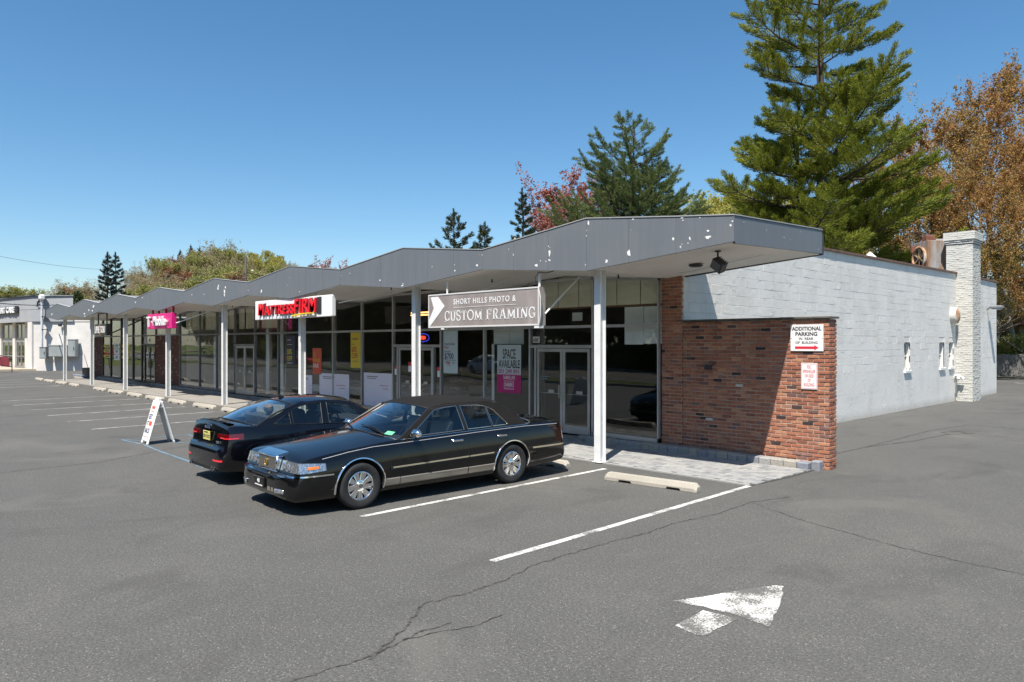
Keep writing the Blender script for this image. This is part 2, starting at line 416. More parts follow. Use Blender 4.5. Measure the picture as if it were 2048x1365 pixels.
def _grass(g, b):
    n = g.noise(6, None, 6, .75); n2 = g.noise(.2, None, 4, .6)
    c = g.mix(g.ramp(n2, [(.4, 0.0), (.65, 1.0)]), (.085, .115, .028), (.14, .135, .05))
    g.put(b.inputs['Base Color'], g.mix(g.ramp(n, [(.35, .7), (.6, 0.0)]), c, (.035, .05, .014)))
M_GRASS = pbr('grass', (.08, .11, .03), .95, spec=.1, fn=_grass)
# ------------------------------------------------------------ ground and markings
ZL = .004
def sheet(name, pts, z, m):
    b = MB(); b.poly([(x, y, z) for x, y in pts]); return struct(b.build(name, m))
sheet('ground', [(-700, -700), (700, -700), (700, 700), (-700, 700)], -.012, M_GRASS)
sheet('parking_lot', [(-75, -16.2), (60, -16.2), (60, 47), (-8, 47), (-8, 16), (-75, 16)], 0.0, M_ASPH)
# finely cut strips so that nothing is perfectly straight
def ribbon(name, path, w, z, m, jw=.0, jx=.0, step=.25, seed=1):
    r = random.Random(seed); pts = []
    for (a, b) in zip(path[:-1], path[1:]):
        L = math.dist(a, b); n = max(1, int(L / step))
        for i in range(n): t = i / n; pts.append((a[0] + (b[0] - a[0]) * t, a[1] + (b[1] - a[1]) * t))
    pts.append(path[-1])
    mb = MB(); Lp = []; Rp = []
    for i, p in enumerate(pts):
        q0 = pts[max(0, i - 1)]; q1 = pts[min(len(pts) - 1, i + 1)]
        dx, dy = q1[0] - q0[0], q1[1] - q0[1]; l = math.hypot(dx, dy) or 1; nx, ny = -dy / l, dx / l
        o = r.uniform(-jx, jx); ww = w / 2 + r.uniform(-jw, jw)
        Lp.append((p[0] + nx * (o + ww), p[1] + ny * (o + ww), z)); Rp.append((p[0] + nx * (o - ww), p[1] + ny * (o - ww), z))
    n = len(pts)
    mb.add(Lp + Rp, [(i, i + 1, n + i + 1, n + i) for i in range(n - 1)])
    return struct(mb.build(name, m))
ribbon('parking_line', [(3.23, -.03), (3.34, -5.96)], .10, ZL, M_LINE, .004, .004, .2, 1)
ribbon('parking_line', [(.51, -.47), (.58, -5.89)], .10, ZL, M_LINE, .002, .002, .3, 2)
for i, (x0, x1, ye, m) in enumerate([(-2.15, -2.2, -5.9, M_LINE), (-4.9, -4.85, -5.9, M_LINE), (-13.32, -13.54, -5.8, M_LINE_W), (-15.97, -16.09, -5.8, M_LINE_W), (-18.53, -18.89, -5.81, M_LINE_W),
        (-21.3, -21.3, -5.9, M_LINE_W), (-24.0, -24.2, -5.86, M_LINE_W), (-26.75, -26.83, -5.8, M_LINE_W), (-37.6, -37.7, -5.8, M_LINE_W),
        (-40.6, -40.7, -5.8, M_LINE_W), (-43.5, -43.6, -5.8, M_LINE_W), (-46.4, -46.5, -5.8, M_LINE_W)]):
    ribbon('parking_line', [(x1, -1.3 if m is M_LINE_W else -.6), (x0, ye)], .10, ZL, m, .003, .003, .3, 10 + i)
for i, p in enumerate([[(-10.38, -5.85), (-9.05, -5.74), (-7.83, -5.82), (-5.97, -5.86), (-4.9, -5.95), (-4.8, -1.4), (-10.2, -1.4)], [(-10.2, -5.6), (-10.3, -4.3), (-5.2, -4.3)], [(-10.4, -5.85), (-7.4, -4.3)]]):
    ribbon('accessible_bay_marking', p, .05, ZL + .001 * i, M_BLUE, .004, .004, .2, 30 + i)
mb = MB()
def jag(pts, seed, amp=.012, step=.09):
    r = random.Random(seed); out = []
    for a, b in zip(pts, pts[1:] + pts[:1]):
        n = max(1, int(math.dist(a, b) / step))
        for i in range(n):
            t = i / n; out.append((a[0] + (b[0] - a[0]) * t + r.uniform(-amp, amp), a[1] + (b[1] - a[1]) * t + r.uniform(-amp, amp)))
    return out
for pl, sd in (([(5.42, -5.57), (5.70, -5.50), (6.02, -5.47), (6.33, -5.53), (6.24, -5.25), (6.14, -4.95), (6.02, -4.62), (5.93, -4.44), (5.87, -4.47), (5.68, -4.9), (5.55, -5.25)], 3), ([(5.74, -5.57), (6.05, -5.54), (6.05, -6.05), (6.0, -6.10), (5.75, -6.07)], 4)):
    pl = jag(pl, sd); tri = tessellate_polygon([[Vector((*p, 0)) for p in pl]])
    mb.add([(x, y, ZL) for x, y in pl], [tuple(t) for t in tri])
struct(mb.build('painted_arrow', M_ARROW))
cr = [([(4.6, -9.6), (4.45, -8.9), (4.49, -8.26), (4.38, -7.76), (4.38, -7.39)], .016), ([(4.52, -8.3), (4.35, -7.94), (3.87, -7.27), (3.94, -6.76), (3.91, -6.37), (3.76, -5.71), (3.75, -5.13), (3.76, -4.42), (3.82, -3.69), (3.78, -3.19), (3.9, -2.2), (3.85, -1.18), (4.1, -.4)], .016),
      ([(3.85, -1.18), (4.85, -1.69), (6.25, -2.14), (7.05, -2.28), (7.9, -2.32), (9.5, -2.2)], .011), ([(-6.9, -9.9), (-6.95, -8.7), (-7.0, -7.19), (-7.88, -5.66), (-8.6, -4)], .016),
      ([(2.76, 4.36), (2.85, 6.07), (2.87, 7.95), (2.88, 10.6), (3.23, 13.05), (4.6, 12.73), (7, 12)], .024), ([(2.85, 6.07), (3.3, 8.2), (3.43, 9.93), (3.9, 10.9)], .03), ([(3.5, 10.1), (3.2, 10.4), (3.5, 11.0), (3.8, 10.5)], .035),
      ([(9.2, -7.0), (11, -6.2), (14, -5.9)], .012), ([(4.4, -7.9), (4.6, -7.2), (4.55, -6.95)], .008)]
for i, (p, w) in enumerate(cr): ribbon('asphalt_crack', p, w * 1.15, ZL - .001 + .0003 * i, M_CRACK, w * .40, .020, .06, 50 + i)
# far rear lot kerb, side stain
ribbon('rear_lot_line', [(-1.2, 40.5), (1.6, 38.0), (6, 34)], .12, ZL, M_LINE, 0, 0, 1, 90)
ribbon('rear_kerb', [(-9, 45.6), (-2.3, 46.6), (12, 48.5)], .5, .11, M_CONC, 0, 0, 1, 91)
# sidewalk under the canopy, with real front kerb edge
mb = MB()
mb.box(-44.6, -10.9, -.28, 2.0, -.05, .035)
for x in np.arange(-43, -11, 1.52): pass
struct(mb.build('sidewalk', M_CONC))
mb = MB()
for x in np.arange(-43.1, -11.2, 1.52): mb.box(x - .006, x + .006, -.27, 1.99, .03, .0375)
struct(mb.build('sidewalk_joints', M_CRACK))
# pavers: each block a bevelled brick in a herringbone, cut to the apron outline
def inside(poly, x, y):
    c = False; j = len(poly) - 1
    for i in range(len(poly)):
        xi, yi = poly[i]; xj, yj = poly[j]
        if (yi > y) != (yj > y) and x < (xj - xi) * (y - yi) / (yj - yi) + xi: c = not c
        j = i
    return c
AP = [(3.24, 0.02), (3.34, 1.25), (3.36, 2.1), (-10.8, 2.1), (-10.8, .1), (-.2, .06)]
bed = MB(); bed.prism([(3.26, 0.0), (3.36, 1.25), (3.36, 2.2), (-10.88, 2.2), (-10.88, .03), (-.2, 0.0)], -.02, .012)
struct(bed.build('paver_bed', M_JOINT))
pv = MB(); rr = random.Random(5); a = .11
def pblock(x0, y0, x1, y1):
    cx, cy = (x0 + x1) / 2, (y0 + y1) / 2
    if not inside(AP, cx, cy): return
    x0 = max(x0, -10.82); x1 = min(x1, 3.32); y0 = max(y0, .03); y1 = min(y1, 2.12)
    if x1 - x0 < .03 or y1 - y0 < .03: return
    g_ = .006; z = .026 + rr.uniform(-.002, .002)
    pv.box(x0 + g_, x1 - g_, y0 + g_, y1 - g_, 0, z, bev=.005)
nI = int(15 / a)
for i in range(-8, nI):
    for j in range(-8, 30):
        k = (i - j) % 4
        X0 = -10.9 + i * a; Y0 = -.0 + j * a
        if k == 0: pblock(X0, Y0, X0 + 2 * a, Y0 + a)
        elif k == 3: pblock(X0, Y0, X0 + a, Y0 + 2 * a) if ((i - j) % 4) == 3 else None
struct(pv.build('pavers', M_PAVER))
mb = MB(); mb.box(-10.85, 3.23, -.05, .03, -.02, .022); struct(mb.build('paver_edge_strip', M_PAVER))
# granite kerb below the shop fronts, stone by stone
kb = MB(); rr = random.Random(9); x = 3.28
def stone(mb, x0, x1, y0, y1, z1, r):
    j = lambda s=.012: r.uniform(-s, s)
    mb.box(x0 + .004, x1 - .004, y0 + j(), y1, -.02, z1 + j(.008), bev=.018)
while x > -2.2:
    w = rr.uniform(.19, .27); y = 2.0 + (.0 if x < 2.2 else (x - 2.2) * .22)
    stone(kb, x - w, x, 2.08 if x < 2.4 else 2.1, 2.34, .15, rr); x -= w
x = 3.62; 
for k in range(1): stone(kb, 3.28 + .17 * k, 3.28 + .17 * (k + 1), 2.20 + .05 * k, 2.40, .17, rr)
struct(kb.build('granite_kerb', M_STONE))
kb = MB(); x = -23.2
while x > -43.9:
    w = rr.uniform(.22, .34)
    if not (-35.9 < x < -33.4): stone(kb, x - w, x, 2.02, 2.34, .13 + (.03 if x < -30 else 0), rr)
    x -= w
x = -11
while x > -20.8:
    w = rr.uniform(.22, .34); stone(kb, x - w, x, 2.06, 2.34, .10, rr); x -= w
struct(kb.build('granite_kerb', M_STONE))
mb = MB(); mb.box(-10.9, -2.2, 2.02, 2.36, -.02, .085); mb.box(-23.3, -20.8, 1.9, 2.36, -.02, .09); mb.box(-35.9, -33.4, 1.75, 2.36, -.02, .12); mb.box(-43.9, 0.3, 2.34, 9.2, -.02, .06)
struct(mb.build('shop_threshold', M_CONC))
# ---------------- wheel stops
SP = [(-.88, -4.2), (.9, -1), (.9, 1)]
def wheel_stop_mesh():
    mb = MB(); L = .915; h = .135; 
    prof = [(-.085, 0), (-.085, .06), (-.05, h), (.05, h), (.085, .06), (.085, 0)]
    secs = [(-L, .0), (-L + .06, 1), (-.62, 1), (-.60, 2), (-.36, 2), (-.34, 1), (.34, 1), (.36, 2), (.60, 2), (.62, 1), (L - .06, 1), (L, 0)]
    vs = []
    for x, k in secs:
        for (y, z) in prof:
            if k == 0: vs.append((x, y * .92, z * .62))
            elif k == 2 and z == 0: vs.append((x, y, .035))
            else: vs.append((x, y, z))
    n = 6
    fs = [(i * n + j, i * n + (j + 1) % n, (i + 1) * n + (j + 1) % n, (i + 1) * n + j) for i in range(len(secs) - 1) for j in range(n)]
    fs += [tuple(range(n)), tuple(range((len(secs) - 1) * n, len(secs) * n))]
    mb.add(vs, fs)
    o = mb.build('wheel_stop', M_STOP)
    bv = o.modifiers.new('b', 'BEVEL'); bv.width = .008; bv.segments = 2
    dg = bpy.context.evaluated_depsgraph_get(); me = bpy.data.meshes.new_from_object(o.evaluated_get(dg)); o.modifiers.clear(); o.data = me
    return o
ws = wheel_stop_mesh()
me2 = ws.data.copy(); me2.materials.clear(); me2.materials.append(M_STOP2)
WS = [(2.07, -1.2, 6, 'grey-white concrete wheel stop in the empty bay in front of the brick wing wall'), (-.87, -.98, 2, 'concrete wheel stop sticking out from under the rear of the chrome-trimmed black sedan'),
      (-3.5, -.95, 0, 'concrete wheel stop ahead of the nose of the black compact sedan'), (-15.2, -1.0, 0, 'cream wheel stop just showing past the compact sedan roof, nearest of the far row'),
      (-17.8, -1.0, 1, 'cream wheel stop in front of the post left of the parked cars'), (-20.6, -1.0, -2, 'cream wheel stop just right of the folding sandwich board'), (-23.2, -1.0, 2, 'cream wheel stop partly hidden behind the top of the sandwich board'),
      (-25.9, -1.0, -1, 'cream wheel stop just left of the sandwich board, below the magenta sign'), (-28.7, -1.0, 2, 'cream wheel stop second to the left of the sandwich board'), (-31.4, -1.0, 0, 'cream wheel stop at the right end of the group of four below the black sign'),
      (-36.4, -1.0, -2, 'cream wheel stop first left of the gap in the row of stops'), (-39.3, -1.0, 2, 'cream wheel stop second left of the gap in the row of stops'), (-42.3, -1.0, 1, 'cream wheel stop third left of the gap in the row of stops'), (-45.0, -1.0, -1, 'cream wheel stop at the far left end of the row')]
for i, (x, y, r, lb) in enumerate(WS):
    o = ws if i == 0 else ws.copy()
    if i: COL.objects.link(o)
    if i in (0, 1, 2): o.data = me2
    o.location = (x, y, 0); o.rotation_euler = (0, 0, R(r)); o.scale = (.95, 1.05, 1.05) if i < 3 else (1.0, 1.15, 1.15)
    tag(o, lb, 'wheel stop', 'concrete wheel stops at the head of the parking bays')
# ------------------------------------------------------------ street behind the camera (seen in the shop glass)
sheet('verge', [(-160, -16.2), (70, -16.2), (70, -18.6), (-160, -18.6)], .10, M_GRASS)
sheet('road', [(-300, -18.9), (120, -18.9), (120, -34), (-300, -34)], .0, M_ASPH)
for y, w, m in ((-19.5, .12, M_LINE), (-33.4, .12, M_LINE)): ribbon('road_edge_line', [(-160, y), (80, y)], w, ZL, m, 0, 0, 6, 70)
mb = MB()
for x in np.arange(-150, 60, 9):
    for y in (-23.2, -29.8): mb.box(x, x + 3, y - .06, y + .06, .0, ZL)
struct(mb.build('road_lane_marks', M_LINE))
mb = MB()
for y in (-26.3, -26.7): mb.box(-160, 80, y - .05, y + .05, .0, ZL)
struct(mb.build('road_centre_line', pbr('yellow_line', (.6, .42, .06), .8)))
mb = MB(); mb.box(-160, 70, -18.85, -18.6, -.02, .13); mb.box(-160, 70, -34.25, -34, -.02, .13); mb.box(-160, 60, -16.35, -16.2, -.02, .13); struct(mb.build('street_kerb', M_CONC))
# ------------------------------------------------------------ the plaza building
BAY = 6.15; EY = -.42; GY = 2.35
plaza = thing('shopping_plaza', 'long single-storey shopping plaza with grey zigzag canopy, white posts and brick wing wall', 'building')
NB = 8
def zb(x):   # soffit height: low at the posts, high between them
    t = abs(((x + BAY / 2) % BAY) - BAY / 2) / (BAY / 2); return 3.84 + .25 * t
def zt(x):
    t = abs(((x + BAY / 2) % BAY) - BAY / 2) / (BAY / 2); return 4.83 - .33 * t
XR = 3.165; XL = -46.1; SB = 3.0
# fascia panels
fa = MB(); xs = sorted(set([round(-BAY * i + k * BAY / 6, 4) for i in range(NB) for k in range(-3, 4)] + [XR]))
xs = [x for x in xs if XL - .1 < x < XR - .3] + [XR]; xs[0] = XL
T = .05
for x0, x1 in zip(xs[:-1], xs[1:]):
    if x1 - x0 < .1: continue
    a, b_ = x0 + .003, (x1 - .003 if x1 != XR else XR)
    z0a, z1a, z0b, z1b = zb(x0) - .03, zt(x0), zb(x1) - .03, zt(x1)
    if x1 == XR: z0b, z1b = 4.07, 4.50
    fa.add([(a, EY, z0a), (b_, EY, z0b), (b_, EY, z1b), (a, EY, z1a), (a, EY + T, z0a), (b_, EY + T, z0b), (b_, EY + T, z1b), (a, EY + T, z1a)],
           [(0, 1, 2, 3), (7, 6, 5, 4), (0, 4, 5, 1), (3, 2, 6, 7), (0, 3, 7, 4), (1, 5, 6, 2)])
for k in range(3):
    y0 = EY + (SB - EY) * k / 3 + .003; y1 = EY + (SB - EY) * (k + 1) / 3 - .003
    f0, f1 = 4.07 + .04 * k, 4.07 + .04 * (k + 1)
    if k == 0: y0 = EY + T
    fa.add([(XR, y0, f0 - .03), (XR, y1, f1 - .03), (XR, y1, f1 + .42), (XR, y0, f0 + .42), (XR - T, y0, f0 - .03), (XR - T, y1, f1 - .03), (XR - T, y1, f1 + .42), (XR - T, y0, f0 + .42)],
           [(0, 1, 2, 3), (7, 6, 5, 4), (0, 4, 5, 1), (3, 2, 6, 7), (0, 3, 7, 4), (1, 5, 6, 2)])
fa.box(XL, XL + T, EY + T, GY, 4.06, 4.5)
# paint chips: irregular flakes a hair proud of the sheet
rr = random.Random(21)
def chip(x, z, w, h, side=False, seed=0):
    r = random.Random(seed * 77 + int(x * 100)); n = 9; P = []
    for i in range(n):
        a = 2 * PI * i / n; q = r.uniform(.45, 1.0)
        P.append((w / 2 * math.cos(a) * q, h / 2 * math.sin(a) * q))
    if side: fa.add([(XR + .003, x + p[0], z + p[1]) for p in P], [tuple(range(n))], 1)
    else: fa.add([(x + p[0], EY - .003, z + p[1]) for p in P], [tuple(range(n))], 1)
def fas(px, py):  # photo pixel measured on the fascia plane
    d = ((px - 1024) / 1450.); vx = d * .6930 - .7209; vy = d * .7209 + .6930; t = (EY + 11.317) / vy
    return 9.233 + t * vx, 2.4 - t * (py - 686) / 1450.
CH = [(1177, 447, 4, 11), (1173, 472, 2, 4), (1171, 530, 2, 4), (1174, 461, 2, 3), (1258, 507, 9, 20), (1213, 523, 6, 9), (1347, 478, 6, 8), (1361, 494, 4, 5), (1380, 478, 5, 10), (1376, 487, 3, 4), (1364, 489, 2, 3), (1362, 496, 2, 4), (1416, 462, 7, 6), (1416, 475, 16, 9), (1461, 451, 6, 6), (1465, 443, 4, 4), (1099, 506, 5, 18), (1098, 520, 3, 6), (1073, 531, 8, 8), (1092, 523, 3, 3), (1100, 521, 3, 5), (1081, 522, 3, 3),
      (1097, 493, 2, 5), (1027, 510, 2, 4), (954, 531, 6, 6), (910, 542, 4, 6), (909, 530, 2, 3), (1030, 477, 5, 3), (1220, 437.5, 6, 3), (1266, 439, 5, 4), (1364, 436, 8, 4), (1366, 441, 4, 3), (1400, 436, 3, 3), (760, 561, 4, 6), (805, 572, 5, 4), (806, 568, 3, 3), (700, 547, 2, 3), (646, 524, 2, 3),
      (436, 577, 4, 9), (437, 572, 3, 6), (449, 583, 4, 12), (451, 575, 3, 8), (449, 590, 3, 8), (523, 583, 4, 9), (599, 584, 2, 3), (497, 581, 2, 2), (408, 589, 2, 3), (384, 590, 2, 4), (271, 605, 3, 5), (285, 596, 2, 3), (187, 613, 4, 7), (178, 621, 3, 5), (185, 622, 3, 4), (169, 628, 4, 5), (170, 633, 3, 3), (190, 605, 3, 3), (104, 629, 3, 4), (367, 578, 2, 3), (505, 541, 8, 3), (640, 535, 6, 2)]
for i, (px, py, w, h) in enumerate(CH):
    x, z = fas(px, py); x2, _ = fas(px + w, py); _, z2 = fas(px, py + h)
    chip(x, z, abs(x2 - x), abs(z - z2), seed=i)
for i in range(30):
    x = rr.uniform(XL + .3, XR - .2); sm = round(x / (BAY / 6)) * BAY / 6 + rr.gauss(0, .03)
    x = sm if rr.random() < .6 else x
    z = rr.uniform(zb(x) + .02, zt(x) - .03); chip(x, z, rr.uniform(.01, .035), rr.uniform(.015, .05), seed=i + 500)
for i in range(8): chip(rr.uniform(-.3, 2.9), rr.uniform(4.08, 4.5), .025, .03, True, i)
o = fa.build('fascia', [M_FASCIA, M_PEEL], plaza, fixn=False)
dr = MB()
for x0, x1 in zip(xs[:-1], xs[1:]):
    if x1 - x0 < .1: continue
    e = 4.50 if x1 == XR else zt(x1)
    dr.add([(x0, EY - .012, zt(x0) + .002), (x1, EY - .012, e + .002), (x1, EY - .012, e + .022), (x0, EY - .012, zt(x0) + .022), (x0, EY + .16, zt(x0) + .002), (x1, EY + .16, e + .002), (x1, EY + .16, e + .022), (x0, EY + .16, zt(x0) + .022)],
           [(0, 1, 2, 3), (7, 6, 5, 4), (0, 4, 5, 1), (3, 2, 6, 7), (0, 3, 7, 4), (1, 5, 6, 2)])
dr.add([(XR + .012, EY, 4.502), (XR + .012, SB, 4.622), (XR + .012, SB, 4.64), (XR + .012, EY, 4.52), (XR - .16, EY, 4.502), (XR - .16, SB, 4.622), (XR - .16, SB, 4.64), (XR - .16, EY, 4.52)], [(0, 1, 2, 3), (7, 6, 5, 4), (0, 4, 5, 1), (3, 2, 6, 7), (0, 3, 7, 4), (1, 5, 6, 2)])
dr.build('roof_edge_trim', M_DRIP, plaza)
# canopy: boards below, membrane above, dark gap line at the eave
so = MB(); hx = [XR - T] + [-BAY / 2 * k for k in range(0, 16) if -BAY / 2 * k > XL] + [XL + T]
hx = sorted(set(hx))
def zsf(x): return min(zb(x), 4.085)
for x0, x1 in zip(hx[:-1], hx[1:]):
    yb = SB if x1 > 1 else GY + .06
    za = zsf(x0); zc = zsf(x1)
    rise = .06 if x1 > 1 else 0
    so.add([(x0, EY + T, za), (x1, EY + T, zc), (x1, yb, zc + rise), (x0, GY + .15 if x1 > 1 else yb, za), (x0, EY + T, za + .04), (x1, EY + T, zc + .04), (x1, yb, zc + rise + .04), (x0, GY + .15 if x1 > 1 else yb, za + .04)],
           [(0, 3, 2, 1), (4, 5, 6, 7), (0, 1, 5, 4), (1, 2, 6, 5), (2, 3, 7, 6), (3, 0, 4, 7)])
so.build('soffit', M_SOFFIT, plaza)
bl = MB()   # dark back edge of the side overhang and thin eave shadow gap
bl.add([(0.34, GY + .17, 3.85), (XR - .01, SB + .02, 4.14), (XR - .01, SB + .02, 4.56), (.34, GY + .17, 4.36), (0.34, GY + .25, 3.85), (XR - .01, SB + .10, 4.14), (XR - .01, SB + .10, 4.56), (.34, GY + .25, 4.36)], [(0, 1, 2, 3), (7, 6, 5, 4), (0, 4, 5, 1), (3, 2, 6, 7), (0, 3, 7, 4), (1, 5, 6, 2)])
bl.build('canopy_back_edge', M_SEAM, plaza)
rf = MB()
for x0, x1 in zip(hx[:-1], hx[1:]):
    yb = SB if x1 > 1 else 3.4
    za, zc = zt(x0) - .03, (4.47 if x1 > 1 else zt(x1) - .03)
    rf.add([(x0, EY + T, za), (x1, EY + T, zc), (x1, yb, zc + (.1 if x1 > 1 else 0)), (x0, yb, za)], [(0, 1, 2, 3)])
rf.box(-46, .1, 3.4, 29.2, 4.3, 4.42)
rf.build('roof', M_ROOF, plaza)
# soffit fittings
for (x, y) in ((1.35, 1.35), ):
    m = MB(); m.lathe([(.0, -.02), (.11, -.02), (.14, 0), (.14, .02)], 20); m.build('recessed_light', M_DGREY, plaza, loc=(x, y, zsf(x) - .015), smooth=40)
for k, (x, y) in enumerate([(-.55, 1.3), (-4.2, .9), (-8.6, .9), (-12.4, 1.0), (-6.9, 1.6), (-18.9, .5), (-22.5, 1.5)]):
    m = MB(); m.tube([(0, 0, 0), (0, 0, -.07)], .018, 6); m.lathe([(.035, -.07), (.035, -.085)], 8, close=True); m.build('sprinkler_head', M_DGREY, plaza, loc=(x, y, zsf(x)))
m = MB(); m.add([(.9, 1.95, zsf(.9) - .006), (2.7, 1.5, zsf(2.7) - .006), (2.7, 1.52, zsf(2.7) - .006), (.9, 1.98, zsf(.9) - .006)], [(0, 1, 2, 3)]); m.add([(.9, 1.95, zsf(.9) - .006), (.6, 1.9, zsf(.6) - .006), (.6, 1.93, zsf(.6) - .006), (.9, 1.98, zsf(.9) - .006)], [(0, 1, 2, 3)])
m.build('soffit_joint', M_SEAM, plaza)
# posts: wide-flange steel columns
def post(x, h):
    m = MB(); w = .080; d = .088; t = .014
    m.box(-w, w, -d, -d + t, 0, h, bev=.002); m.box(-w, w, d - t, d, 0, h, bev=.002); m.box(-.006, .006, -d + t, d - t, 0, h)
    m.box(-.11, .11, -.12, .12, 0, .012)
    return m.build('post', M_POST, plaza, loc=(x, 0, .02))
for i in range(NB): post(-BAY * i, zb(0) - .02)
# ---------------- real brickwork
def brick_wall(mb, x0, x1, z0, z1, y, depth=.10, L=.203, H=.0572, J=.0115, face='front', seed=1, miss=0.0, skew=.004, ztop=None):
    r = random.Random(seed); row = 0; z = z0
    while z + H * .6 < z1:
        off = (row % 2) * (L + J) / 2; x = x0 - off
        h1 = min(H, z1 - z)
        while x < x1 - .01:
            a, b_ = max(x, x0), min(x + L, x1)
            if b_ - a > .03:
                d = r.uniform(-skew, skew); bz = r.uniform(-.0015, .0015); s = r.uniform(0, .003)
                if face == 'front': mb.box(a + s, b_ - s, y + d, y + depth, z + bz, z + h1 + bz, 0, bev=.0045)
                else: mb.box(y - depth, y + d, a + s, b_ - s, z + bz, z + h1 + bz, 0, bev=.0045)
            x += L + J
        z += H + J + .0065; row += 1
wing = MB(); brick_wall(wing, .345, 3.536, .0, 2.86, 2.43, seed=3, skew=.007)
# rounded right return end of the wing wall
z = 0; row = 0; r = random.Random(8)
while z < 2.8:
    for k, y in enumerate(([2.47, 2.58] if row % 2 else [2.45, 2.66])):
        wing.box(3.40, 3.545 + r.uniform(-.006, .006), y + r.uniform(0, .004), min(y + (.10 if (row % 2) ^ k else .2), 2.76), z, z + .0572, 0, bev=.007)
    z += .0752; row += 1
for (a, z, w) in ((1.62, 1.49, .16), (.92, .74, .17)): wing.box(a, a + w, 2.421, 2.5, z, z + .055, 2, bev=.004)
wing.box(.345, 3.528, 2.442, 2.745, 0, 2.85, 1)
wing.build('wing_wall', [M_BRICK, M_MORTAR, pbr('pale_brick', (.55, .52, .47), .9)], plaza, fixn=False)
m = MB(); m.box(.22, 3.58, 2.38, 2.80, 2.862, 2.90, bev=.006); m.build('wing_wall_coping', dirty('mossy_coping', (.11, .10, .085), .9, .3, 6.0, .5), plaza)
pier = MB(); brick_wall(pier, -.19, .345, .0, 3.9, 2.40, depth=.06, seed=4)
pier.box(-.18, .335, 2.412, 2.455, 0, 3.95, 1)
r = random.Random(4); z = 2.93; row = 0
while z < 3.86:
    z += .0752; row += 1
pier.build('brick_pier', [M_BRICK, M_MORTAR], plaza, fixn=False)
# lower brick infill of the far shops
bw = MB(); brick_wall(bw, -33.5, -29.85, .16, 2.78, 2.31, seed=12); bw.box(-33.5, -29.85, 2.322, 2.5, .0, 2.79, 1); bw.build('brick_panel', [M_BRICKD, pbr('dark_mortar', (.20, .15, .12), .95)], plaza, fixn=False)
bw = MB(); brick_wall(bw, -46.2, -43.8, .16, 2.74, 2.31, seed=13); bw.box(-46.2, -43.8, 2.322, 2.7, .0, 2.75, 1); bw.build('brick_panel', [M_BRICKD, pbr('dark_mortar')], plaza, fixn=False)
# ---------------- side wall of painted block
sw = MB()
ys = [2.46, 16.45, 17.17, 20.55, 21.22, 21.74, 22.42, 29.2]
def zroof(y): return 5.02 + .013 * (y - 2.46) if y < 23 else 5.28
WIN = [(16.45, 17.17), (20.55, 21.22)]
XW = .34
def wallquad(y0, y1, z0, z1, X_=XW - .009): sw.add([(X_, y0, z0), (X_, y1, z0), (X_, y1, z1 if not callable(z1) else z1(y1)), (X_, y0, z1 if not callable(z1) else z1(y0))], [(0, 1, 2, 3)])
edges = [2.46, 16.5, 17.12, 20.5, 21.12, 21.74, 22.36, 29.2]
for i in range(7):
    y0, y1 = edges[i], edges[i + 1]
    if i % 2 == 1:
        wallquad(y0, y1, -.05, 1.42); wallquad(y0, y1, 2.42, zroof)
        # reveals
        sw.add([(XW, y0, 1.42), (XW, y0, 2.42), (XW - .16, y0, 2.42), (XW - .16, y0, 1.42)], [(0, 1, 2, 3)]); sw.add([(XW, y1, 1.42), (XW, y1, 2.42), (XW - .16, y1, 2.42), (XW - .16, y1, 1.42)], [(3, 2, 1, 0)])
        sw.add([(XW, y0, 2.42), (XW, y1, 2.42), (XW - .16, y1, 2.42), (XW - .16, y0, 2.42)], [(0, 1, 2, 3)]); sw.add([(XW, y0, 1.42), (XW, y1, 1.42), (XW - .16, y1, 1.42), (XW - .16, y0, 1.42)], [(3, 2, 1, 0)])
    else: wallquad(y0, y1, -.05, zroof)
sw.add([(-.2, 2.47, -.05), (XW, 2.47, -.05), (XW, 2.47, 5.02), (-.2, 2.47, 5.02)], [(0, 1, 2, 3)])
sw.add([(XW, 29.2, -.05), (-46, 29.2, -.05), (-46, 29.2, 5.28), (XW, 29.2, 5.28)], [(0, 1, 2, 3)])
sw.add([(-46, 2.4, -.05), (-46, 29.2, -.05), (-46, 29.2, 4.4), (-46, 2.4, 4.1)], [(0, 1, 2, 3)])
sw.add([(XW - .25, 2.8, 4.3), (XW - .25, 29.2, 4.3), (XW - .25, 29.2, 5.28), (XW - .25, 2.8, 5.02)], [(0, 1, 2, 3)])
# each painted block laid as its own slightly uneven piece, and the rendered plinth below
rb = random.Random(77); zrow = 1.474; kk_ = 0; OPEN = [(16.5, 17.12), (20.5, 21.12), (21.74, 22.36)]
while zrow < 5.3:
    y = 2.475 - (kk_ % 2) * .23
    while y < 29.2:
        ya, yb = max(2.475, y), min(29.2, y + .455)
        segs = [(ya, yb)]
        if zrow < 2.42 and zrow + .22 > 1.42:
            for (o0, o1) in OPEN:
                nn = []
                for (p, q_) in segs:
                    if q_ <= o0 or p >= o1: nn.append((p, q_)); continue
                    if p < o0: nn.append((p, o0))
                    if q_ > o1: nn.append((o1, q_))
                segs = nn
        for (p, q_) in segs:
            ht = min(.2245 + rb.uniform(-.002, .003), zroof((p + q_) / 2) - zrow - .03)
            if q_ - p > .04 and ht > .02: xf = XW + rb.gauss(0, .0013); za_, zb2, bv = zrow + rb.uniform(-.001, .0012), zrow + ht, rb.choice((.003, .005, .007)); sw.prism([(XW - .03, za_), (xf - bv, za_), (xf, za_ + bv), (xf, zb2 - bv), (xf - bv, zb2), (XW - .03, zb2)], p, q_, 'y')
        y += .458
    zrow += .2285; kk_ += 1
for i_ in range(7):
    y0, y1 = edges[i_], edges[i_ + 1]; sw.box(XW - .03, XW + .005, y0, y1, -.05, 1.42 if i_ % 2 else 1.468, 0)
